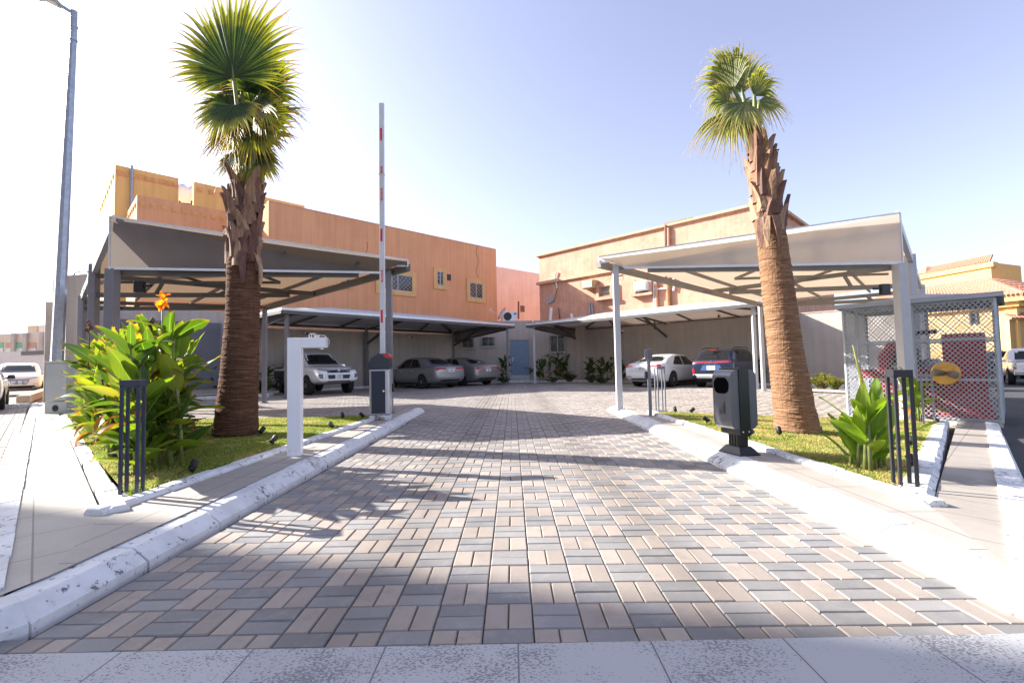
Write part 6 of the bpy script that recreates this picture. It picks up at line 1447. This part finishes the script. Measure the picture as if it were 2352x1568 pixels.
def sedan_spec(W, L, H, fast=0., tail='split'):
    h = L/2; w = W/2; k = H/1.47
    keys = [(-h, .5, .78, .86, w*.8, w*.55), (-h+.05, .36, .86, .98, w*.9, w*.6), (-h+.22, .27, .9, 1.06*k, w*.975, w*.65), (-h+.55, .22, .92, 1.1*k, w*.995, w*.7), (-h+.72, .2, .92, 1.12*k, w, w*.74),
            (-h+1.0, .2, .92, 1.25*k, w, w*.74), (-h+1.4, .2, .91, 1.405*k, w, w*.745), (-h+1.95, .2, .9, H-.005, w, w*.755), (-.05, .2, .89, H, w, w*.76), (.35, .2, .88, H-.02, w, w*.75), (.68, .2, .88, 1.37*k, w, w*.735),
            (1.12, .2, .88, 1.15*k, w, w*.75), (1.36, .2, .87, 1.03*k, w, w*.78), (1.75, .2, .82, .97*k, w*.99, w*.7), (h-.32, .22, .74, .87*k, w*.95, w*.6), (h-.1, .28, .66, .76*k, w*.86, w*.5), (h, .4, .56, .62, w*.72, w*.4)]
    roof = H-.1; b = .95
    dec = [('side_window', [(-h+1.22, 2, b+.03), (-.3, 2, b), (-.3, 2, roof), (-h+1.72, 2, roof-.03)], SD, MCGLASS, True),
           ('side_window', [(-.23, 2, b), (.98, 2, b-.01), (.42, 2, roof-.03), (-.23, 2, roof)], SD, MCGLASS, True),
           ('rear_window', [(-h+.2, -.62*w, 1.13*k), (-h+.2, .62*w, 1.13*k), (-h+.2, .55*w, 1.4*k), (-h+.2, -.55*w, 1.4*k)], BK, MCGLASS, False),
           ('windscreen', [(2.2, .66*w, 1.05*k), (2.2, -.66*w, 1.05*k), (2.2, -.58*w, 1.38*k), (2.2, .58*w, 1.38*k)], FR, MCGLASS, False),
           ('headlight', [(h+.3, .95*w, .62), (h+.3, .5*w, .6), (h+.3, .5*w, .7), (h+.3, .97*w, .78)], (-1, -.25, 0), MLENS, True),
           ('grille', [(h+.3, .35*w, .5), (h+.3, -.35*w, .5), (h+.3, -.38*w, .68), (h+.3, .38*w, .68)], FR, MBLACK, False),
           ('door_seam', [(-.28, 2, .3), (-.27, 2, .3), (-.27, 2, .93), (-.28, 2, .93)], SD, MBLACK, True), ('door_seam', [(.95, 2, .3), (.96, 2, .3), (1.02, 2, .9), (1.01, 2, .9)], SD, MBLACK, True), ('door_seam', [(-h+1.35, 2, .5), (-h+1.36, 2, .5), (-h+1.2, 2, .95), (-h+1.19, 2, .95)], SD, MBLACK, True),
           ('handle', [(-.55, 2, .8), (-.38, 2, .8), (-.38, 2, .835), (-.55, 2, .835)], SD, MTRIM, True), ('handle', [(.45, 2, .79), (.62, 2, .79), (.62, 2, .825), (.45, 2, .825)], SD, MTRIM, True)]
    if tail == 'wide': dec += [('tail_lamp', [(-h-.3, .42*w, .84), (-h-.3, 1.02*w, .83), (-h-.3, 1.02*w, .955), (-h-.3, .42*w, .95)], (1, -.3, 0), MREDL, True), ('tail_lens', [(-h-.3, .45*w, .842), (-h-.3, .85*w, .838), (-h-.3, .85*w, .868), (-h-.3, .45*w, .87)], (1, -.3, 0), MLENS, True)]
    elif tail == 'arrow': dec += [('tail_lamp', [(-h-.3, .33*w, .9), (-h-.3, 1.05*w, .8), (-h-.3, 1.05*w, .95), (-h-.3, .33*w, .93)], (1, -.35, 0), MREDL, True), ('tail_lens', [(-h-.3, .5*w, .86), (-h-.3, .8*w, .84), (-h-.3, .8*w, .875), (-h-.3, .5*w, .88)], (1, -.35, 0), MLENS, True)]
    else: dec += [('tail_lamp', [(-h-.3, .4*w, .9), (-h-.3, 1.1*w, .86), (-h-.3, 1.12*w, 1.02), (-h-.3, .5*w, .95)], (1, -.45, 0), MREDL, True), ('tail_lens', [(-h-.3, .55*w, .935), (-h-.3, .9*w, .95), (-h-.3, .9*w, .99), (-h-.3, .6*w, .955)], (1, -.45, 0), MLENS, True)]
    dec += [('bumper_insert', [(-h-.3, -.62*w, .33), (-h-.3, .62*w, .33), (-h-.3, .6*w, .4), (-h-.3, -.6*w, .4)], BK, MBLACK, False), ('boot_seam', [(-h-.3, -.68*w, .7), (-h-.3, .68*w, .7), (-h-.3, .68*w, .707), (-h-.3, -.68*w, .707)], BK, MBLACK, False)]
    return dict(cat='car', W=W, keys=keys, decals=dec, r=.325, axles=(h-.95, -h+1.08), mirror=(.82, .97), spokes=5)
def emblem(kind, z, facing, m=MCHROME):
    def fn(t, bvh, body):
        p = hit(bvh, (facing*2.9, 0, z), (-facing, 0, 0)); mb = MB()
        if p is None: return
        p = p+Vector((facing*.012, 0, 0))
        if kind == 'oval':
            mb.tube([p+Vector((0, .075*math.cos(a), .05*math.sin(a))) for a in np.linspace(0, 6.28, 20)], .008, 5); mb.bar(p+Vector((0, -.04, -.02)), p+Vector((0, .03, .03)), .012, .012)
        elif kind == 'ring':
            mb.tube([p+Vector((0, .055*math.cos(a), .055*math.sin(a))) for a in np.linspace(0, 6.28, 20)], .008, 5); mb.bar(p+Vector((0, -.03, .04)), p+Vector((0, 0, -.04)), .01, .01); mb.bar(p+Vector((0, .03, .04)), p+Vector((0, 0, -.04)), .01, .01)
        elif kind == 'diamonds':
            for k in range(3):
                a = math.pi/2+k*2*math.pi/3; e = Vector((0, math.cos(a), math.sin(a))); s_ = Vector((0, -math.sin(a), math.cos(a)))
                mb.add([p, p+e*.055+s_*.032, p+e*.11, p+e*.055-s_*.032], [(0, 1, 2, 3)])
        elif kind == 's':
            mb.bar(p+Vector((0, .05, .015)), p+Vector((0, -.03, .05)), .012, .025); mb.bar(p+Vector((0, .05, .015)), p+Vector((0, -.05, -.015)), .012, .025); mb.bar(p+Vector((0, -.05, -.015)), p+Vector((0, .03, -.05)), .012, .025)
        mb.build('emblem', m, t)
    return fn
plate = lambda txt, z, facing, size=.075, pl=(.34, .17, True): (lambda t, bvh, body: text_on(t, bvh, txt, size, (facing*2.9, 0, z), facing, MINK, 'plate_lettering', pl))
WHITE = paint('white car paint', (.82, .82, .82)); SILVER = paint('silver car paint', (.36, .36, .37), .55); CHAMP = paint('champagne silver paint', (.36, .345, .335), .5); BLUE = paint('deep blue car paint', (.012, .022, .055), .3); CREAM = paint('pearl white paint', (.72, .71, .69)); BLKP = paint('black car paint', (.02, .02, .022))
def place_rear(px, py, Y, head, L, z=None):
    """Centre of a car whose rear bumper centre is seen at this pixel and distance."""
    p = depth(px, py, Y); h = Vector((head[0], head[1], 0)).normalized(); c = p+h*(L/2); c.z = float(gz(c.x, c.y)) if z is None else z; return c
HL = (-.70, .714); HR = (.70, .714)
sp = sedan_spec(1.83, 4.8, 1.475, tail='wide'); sp['extra'] = (plate('1527\nRTA', .82, -1, .07, (.36, .17, False)), emblem('oval', 1.0, -1))
car('sedan', 'silver sedan with wide red tail lamps parked beside the white pickup', sp, place_rear(1037, 862, 21.9, HL, 4.8), HL, SILVER, 'cars under the back carports')
sp = sedan_spec(1.8, 4.7, 1.46, tail='arrow'); sp['spokes'] = 8; sp['extra'] = (plate('6382\nJSB', .78, -1, .065, (.32, .16, False)), emblem('ring', .96, -1))
car('sedan', 'champagne silver sedan with pointed tail lamps nearest the blue door', sp, place_rear(1122, 858, 23.9, HL, 4.7), HL, CHAMP, 'cars under the back carports')
sp = sedan_spec(1.83, 4.9, 1.45, tail='lexus'); sp['r'] = .335; sp['spokes'] = 10; sp['mirror_m'] = MBLACK
sp['extra'] = (plate('88115', .82, -1, .09, (.52, .12, False)), emblem('oval', 1.0, -1))
sp['decals'] += [('reflector', [(-2.9, .55*.915, .46), (-2.9, .8*.915, .46), (-2.9, .8*.915, .5), (-2.9, .55*.915, .49)], BK, MREDL, True), ('trim_strip', [(-2.9, -.42, .905), (-2.9, .42, .905), (-2.9, .42, .925), (-2.9, -.42, .925)], BK, MCHROME, False)]
car('sedan', 'white sedan parked next to the blue SUV behind the reader post', sp, place_rear(1474, 862, 20.3, HR, 4.9), HR, WHITE, 'cars under the back carports')
# --- blue SUV (boxy tail)
w = .9; h = 2.17; H = 1.62
suv_keys = [(-h, .52, .9, 1.0, w*.86, w*.6), (-h+.05, .4, .96, 1.1, w*.94, w*.66), (-h+.16, .32, 1.0, 1.2, w*.985, w*.72), (-h+.3, .28, 1.0, 1.36, w, w*.74), (-h+.5, .26, 1.0, H-.06, w, w*.76), (-h+.75, .25, 1.0, H-.01, w, w*.78), (-.5, .25, .99, H+.02, w, w*.79), (.2, .25, .98, H, w, w*.78), (.5, .25, .97, H-.06, w, w*.765), (.85, .25, .96, 1.35, w, w*.76), (1.2, .25, .95, 1.12, w, w*.8), (1.55, .26, .92, 1.06, w*.99, w*.74), (h-.2, .3, .85, .97, w*.95, w*.66), (h-.05, .36, .76, .86, w*.88, w*.55), (h, .45, .66, .72, w*.78, w*.5)]
suv_dec = [('side_window', [(-h+.62, 2, 1.08), (-.45, 2, 1.05), (-.45, 2, H-.12), (-h+.85, 2, H-.14)], SD, MCGLASS, True), ('side_window', [(-.38, 2, 1.05), (.85, 2, 1.03), (.42, 2, H-.14), (-.38, 2, H-.12)], SD, MCGLASS, True),
           ('rear_window', [(-h-.3, -.68*w, 1.17), (-h-.3, .68*w, 1.17), (-h-.3, .6*w, 1.5), (-h-.3, -.6*w, 1.5)], BK, MCGLASS, False), ('windscreen', [(2.2, .7*w, 1.14), (2.2, -.7*w, 1.14), (2.2, -.6*w, 1.5), (2.2, .6*w, 1.5)], FR, MCGLASS, False),
           ('tail_lamp', [(-h-.3, .0*w, 1.045), (-h-.3, 1.12*w, 1.055), (-h-.3, 1.12*w, 1.11), (-h-.3, .0*w, 1.085)], (1, -.3, 0), MREDL, True),
           ('bumper_skid', [(-h-.3, -.92*w, .4), (-h-.3, .92*w, .4), (-h-.3, .86*w, .58), (-h-.3, -.86*w, .58)], BK, mat('silver skid plate', (.6, .6, .61), .4, .2), False), ('bumper_insert', [(-h-.3, -.9*w, .58), (-h-.3, .9*w, .58), (-h-.3, .88*w, .62), (-h-.3, -.88*w, .62)], BK, MBLACK, False),
           ('reflector', [(-h-.3, .86*w, .62), (-h-.3, 1.0*w, .62), (-h-.3, 1.0*w, .8), (-h-.3, .9*w, .8)], (1, -.3, 0), MREDL, True), ('plate_recess', [(-h-.3, -.5*w, .72), (-h-.3, .5*w, .72), (-h-.3, .38*w, .94), (-h-.3, -.38*w, .94)], BK, paint('lighter blue recess', (.06, .12, .3), .2), False),
           ('headlight', [(h+.3, .95*w, .74), (h+.3, .55*w, .74), (h+.3, .55*w, .82), (h+.3, .95*w, .84)], (-1, -.25, 0), MLENS, True), ('grille', [(h+.3, .5*w, .5), (h+.3, -.5*w, .5), (h+.3, -.52*w, .72), (h+.3, .52*w, .72)], FR, MBLACK, False), ('sill', [(-h+.9, 2, .28), (h-.8, 2, .28), (h-.8, 2, .4), (-h+.9, 2, .4)], SD, MBLACK, True),
           ('door_seam', [(-.42, 2, .4), (-.41, 2, .4), (-.41, 2, 1.03), (-.42, 2, 1.03)], SD, MBLACK, True), ('spoiler', [(-h-.3, -.62*w, 1.51), (-h-.3, .62*w, 1.51), (-h-.3, .58*w, 1.57), (-h-.3, -.58*w, 1.57)], BK, MBLACK, False)]
def suv_extra(t, bvh, body):
    mb = MB(); mb.box((-h+.33, 0, 1.555), (.1, .26, .03)); mb.build('brake_lamp', MREDL, t)
    mb = MB(); 
    for sy in (-1, 1): mb.tube([(-h+.7, sy*.62, 1.61), (-h+.9, sy*.63, 1.66), (.1, sy*.63, 1.66), (.35, sy*.62, 1.61)], .016, 6)
    mb.build('roof_rail', MBLACK, t); mb = MB(); mb.box((-h+.75, 0, 1.65), (.16, .05, .07), taper=.5); mb.build('antenna', MBLACK, t)
    p = hit(bvh, (-2.9, .0, 1.2), (1, 0, 0)); mb = MB(); mb.bar(p+Vector((-.015, 0, 0)), p+Vector((.02, .32, .05)), .02, .02); mb.build('wiper', MBLACK, t)
suv = dict(cat='car', W=1.8, keys=suv_keys, decals=suv_dec, r=.345, axles=(1.32, -1.3), mirror=(.78, 1.08), mirror_m=MBLACK, spokes=5,
           extra=(suv_extra, plate('1785\nELR', .83, -1, .07, (.34, .17, False)), emblem('s', 1.065, -1), lambda t, bvh, body: text_on(t, bvh, 'GRAND VITARA', .075, (-2.9, 0, .985), -1, MCHROME, 'lettering')))
car('suv', 'deep blue SUV with silver skid bumper behind the litter bin', suv, place_rear(1634, 862, 19.3, HR, 4.34), HR, BLUE, 'cars under the back carports')
# --- pickups
def pickup(label, name_, body, L, W, H, loc, head, front, group=None, extra=()):
    h = L/2; w = W/2
    keys = [(-h, .55, .8, .98, w*.93, w*.9), (-h+.03, .5, .9, 1.07, w*.97, w*.93), (-h+.3, .48, 1.0, 1.09, w*.985, w*.9), (-h+1.0, .45, 1.0, 1.09, w*.99, w*.9), (-h+1.48, .42, 1.0, 1.09, w, w*.9), (-h+1.56, .42, 1.02, 1.25, w, w*.78), (-h+1.72, .4, 1.02, H-.1, w, w*.76), (-h+2.0, .38, 1.02, H-.02, w, w*.77), (-.2, .36, 1.02, H, w, w*.775), (.25, .36, 1.01, H-.02, w, w*.77), (.5, .36, 1.0, H-.1, w, w*.755), (.85, .36, 1.0, 1.42, w, w*.76), (1.18, .36, 1.0, 1.2, w, w*.8), (1.45, .38, .98, 1.14, w*.99, w*.8), (h-.55, .42, .92, 1.1, w*.97, w*.72), (h-.2, .46, .84, 1.02, w*.93, w*.66), (h-.04, .5, .74, .93, w*.88, w*.6), (h, .56, .68, .8, w*.82, w*.5)]
    roof = H-.13
    dec = [('side_window', [(-h+1.85, 2, 1.07), (-.42, 2, 1.06), (-.42, 2, roof), (-h+2.0, 2, roof-.02)], SD, MCGLASS, True), ('side_window', [(-.35, 2, 1.06), (.95, 2, 1.04), (.42, 2, roof-.03), (-.35, 2, roof)], SD, MCGLASS, True),
           ('windscreen', [(2.4, .7*w, 1.2), (2.4, -.7*w, 1.2), (2.4, -.62*w, H-.1), (2.4, .62*w, H-.1)], FR, MCGLASS, False), ('rear_window', [(-h, -.66*w, 1.14), (-h, .66*w, 1.14), (-h, .62*w, H-.14), (-h, -.62*w, H-.14)], BK, MCGLASS, False),
           ('door_seam', [(-.39, 2, .5), (-.38, 2, .5), (-.38, 2, 1.04), (-.39, 2, 1.04)], SD, MBLACK, True), ('door_seam', [(.95, 2, .5), (.96, 2, .5), (1.02, 2, 1.0), (1.01, 2, 1.0)], SD, MBLACK, True), ('handle', [(-.66, 2, .93), (-.48, 2, .93), (-.48, 2, .965), (-.66, 2, .965)], SD, MTRIM, True), ('handle', [(.38, 2, .92), (.56, 2, .92), (.56, 2, .955), (.38, 2, .955)], SD, MTRIM, True)]
    if front:
        dec += [('headlight', [(h+.4, 1.02*w, .98), (h+.4, .5*w, .88), (h+.4, .52*w, .97), (h+.4, 1.02*w, 1.04)], (-1, -.3, 0), MLENS, True), ('fog_lamp', [(h+.4, .95*w, .66), (h+.4, .8*w, .63), (h+.4, .8*w, .82), (h+.4, .99*w, .82)], (-1, -.25, 0), mat('dark lamp unit', (.12, .12, .13), .2, .4), True),
                ('grille', [(h+.4, .5*w, .86), (h+.4, -.5*w, .86), (h+.4, -.5*w, .97), (h+.4, .5*w, .97)], FR, MBLACK, False), ('air_intake', [(h+.4, .46*w, .62), (h+.4, -.46*w, .62), (h+.4, -.5*w, .78), (h+.4, .5*w, .78)], FR, MBLACK, False),
                ('chrome_bar', [(h+.45, .48*w, .925), (h+.45, -.48*w, .925), (h+.45, -.5*w, .96), (h+.45, .5*w, .96)], FR, MCHROME, False), ('chrome_bar', [(h+.45, .52*w, .79), (h+.45, -.52*w, .79), (h+.45, -.46*w, .855), (h+.45, .46*w, .855)], FR, MTRIM, False),
                ('chrome_trim', [(h+.4, .64*w, .58), (h+.4, .5*w, .62), (h+.4, .5*w, .86), (h+.4, .6*w, .86)], FR, MTRIM, True), ('skid_plate', [(h+.4, .6*w, .49), (h+.4, -.6*w, .49), (h+.4, -.46*w, .56), (h+.4, .46*w, .56)], FR, MGREYM, False)]
    else:
        dec += [('tail_lamp', [(-h-.3, .84*w, .74), (-h-.3, .985*w, .74), (-h-.3, .985*w, 1.0), (-h-.3, .84*w, 1.0)], BK, MREDL, True), ('tail_lens', [(-h-.3, .85*w, .8), (-h-.3, .98*w, .8), (-h-.3, .98*w, .92), (-h-.3, .85*w, .92)], BK, MLENS, True)]
    sp = dict(cat='car', W=W, keys=keys, decals=dec, r=.375, axles=(h-.98, -h+1.25), mirror=(.82, 1.14), mirror_m=MCHROME, spokes=6, extra=extra)
    t = car(name_, label, sp, loc, head, body, group)
    mb = MB(); wi = w*.82
    mb.box((-h+.78, 0, 1.105), (1.36, wi*2, .02)); mb.build('bed_floor', MBLACK, t)
    mb = MB()
    for sy in (-1, 1): mb.box((-h+.76, sy*(w-.06), 1.1), (1.46, .07, .035))
    mb.box((-h+.05, 0, 1.095), (.07, w*1.86, .035)); mb.build('bed_rail', MBLACK if front else body, t, bevel=.01)
    mb = MB(); mb.box((-h-.06, 0, .55), (.16, W*.94, .16)); mb.box((-h-.02, 0, .47), (.1, W*.6, .08)); mb.build('rear_bumper', MCHROME, t, bevel=.02)
    mb = MB(); [mb.box((0, sy*(w+.02), .4), (2.0, .14, .05)) for sy in (-1, 1)]; mb.build('side_step', MBLACK, t, bevel=.01)
    return t
hd = (.70, -.714); F_ = depth(779, 868, 18.6); c = F_-Vector((hd[0], hd[1], 0))*2.62; c.z = 0
def pick_side(t, bvh, body):
    mb = MB()       # dark decal with pale strokes on the bed side
    rows_ = []
    for i in range(9):
        r_ = []
        for j in range(6):
            p = Vector((-2.55+1.75*i/8+.1*j/5, -1.5, .55+.42*j/5)); hh = bvh.ray_cast(p, Vector((0, 1, 0))); r_.append(hh[0]+Vector((0, -.008, 0)) if hh[0] is not None else None)
        rows_.append(r_)
    for i in range(8):
        for j in range(5):
            c_ = [rows_[i][j], rows_[i+1][j], rows_[i+1][j+1], rows_[i][j+1]]
            if all(v is not None for v in c_): mb.add(c_, [(0, 1, 2, 3)])
    mb.build('side_graphic', MBLACK, t, True)
pickup('white double cab pickup facing out with chrome grille under back carport', 'pickup_truck', WHITE, 5.25, 1.82, 1.78, c, hd, True, 'cars under the back carports',
       (plate('2447\n1642', .7, 1, .07, (.32, .17, True)), emblem('diamonds', .905, 1), pick_side))
hd = (.63, .776); p = ground(2318, 886, -.17); c = Vector((p.x, p.y, 0))+Vector((hd[1], -hd[0], 0))*.88+Vector((hd[0], hd[1], 0))*1.5; c.z = float(roadz(c.x, c.y))
def n_side(t, bvh, body):
    text_on(t, bvh, 'N', .26, (-2.9, -.1, .88), -1, mat('faded red letter', (.75, .55, .53), .6), 'lettering'); text_on(t, bvh, 'HEAVY DUTY', .07, (-2.9, .35, .72), -1, MRED, 'lettering')
pickup('old white pickup with chrome bumper on the right street, seen from behind', 'pickup_truck', CREAM, 4.95, 1.76, 1.66, c, hd, False, None, (n_side,))
s2 = dict(suv); s2['extra'] = (suv_extra,)
p = ground(2292, 862, -.2); c = depth(2296, 850, 29); c.z = float(roadz(c.x, c.y)); car('suv', 'black SUV parked beyond the old white pickup', s2, c, hd, BLKP)
# --- left street
s3 = sedan_spec(1.83, 4.75, 1.5, tail='lexus'); s3['mirror_m'] = MBLACK
hd = (-.707, .707); p = ground(10, 940, 0); c = Vector((p.x, p.y, 0))+Vector((hd[0], hd[1], 0))*1.3+Vector((-hd[1], hd[0], 0))*.92; c.z = 0
car('sedan', 'white car cut off by the left picture edge, tail lamp showing', s3, c, hd, WHITE, 'white cars in the left street')
s4 = dict(suv); s4['extra'] = (lambda t, bvh, body: text_on(t, bvh, '', .1, (2.9, 0, .7), 1, MINK, 'lettering'),); s4['mirror_m'] = None
s4['decals'] = [d for d in suv_dec if d[0] not in ('grille', 'headlight')]+[('headlight', [(h+.3, 1.05*w, .86), (h+.3, .45*w, .78), (h+.3, .45*w, .84), (h+.3, 1.05*w, .98)], (-1, -.3, 0), MLENS, True), ('grille', [(h+.3, .4*w, .55), (h+.3, -.4*w, .55), (h+.3, -.5*w, .82), (h+.3, .5*w, .82)], FR, MGREYM, False), ('air_intake', [(h+.3, .75*w, .36), (h+.3, -.75*w, .36), (h+.3, -.68*w, .5), (h+.3, .68*w, .5)], FR, MBLACK, False), ('fog_lamp', [(h+.3, .9*w, .55), (h+.3, .68*w, .53), (h+.3, .68*w, .6), (h+.3, .92*w, .62)], (-1, -.2, 0), MLENS, True)]
for k in range(5): zz = .58+.055*k; s4['decals'].append(('grille_slat', [(h+.3, .42*w, zz), (h+.3, -.42*w, zz), (h+.3, -.42*w, zz+.022), (h+.3, .42*w, zz+.022)], (-1, 0, 0), MCHROME, False))
s4['mirror_m'] = CREAM; s4['extra'] = ()
hd = (.69, -.72); F_ = depth(38, 880, 22.9); c = F_-Vector((hd[0], hd[1], 0))*2.17; c.z = 0
car('suv', 'white SUV facing the camera in the left street behind the cut off car', s4, c, hd, CREAM, 'white cars in the left street')
mb = MB(); a_ = ground(52, 925, 0); b_ = ground(112, 905, 0)
o = thing('stone_kerb', 'low rough stone kerb beyond the cut off white car', 'kerb', a_); mb.bar(a_+Z*.12, b_+Z*.2, .35, .3); mb.build('kerb', MSTONE, o, off=a_, bevel=.03)
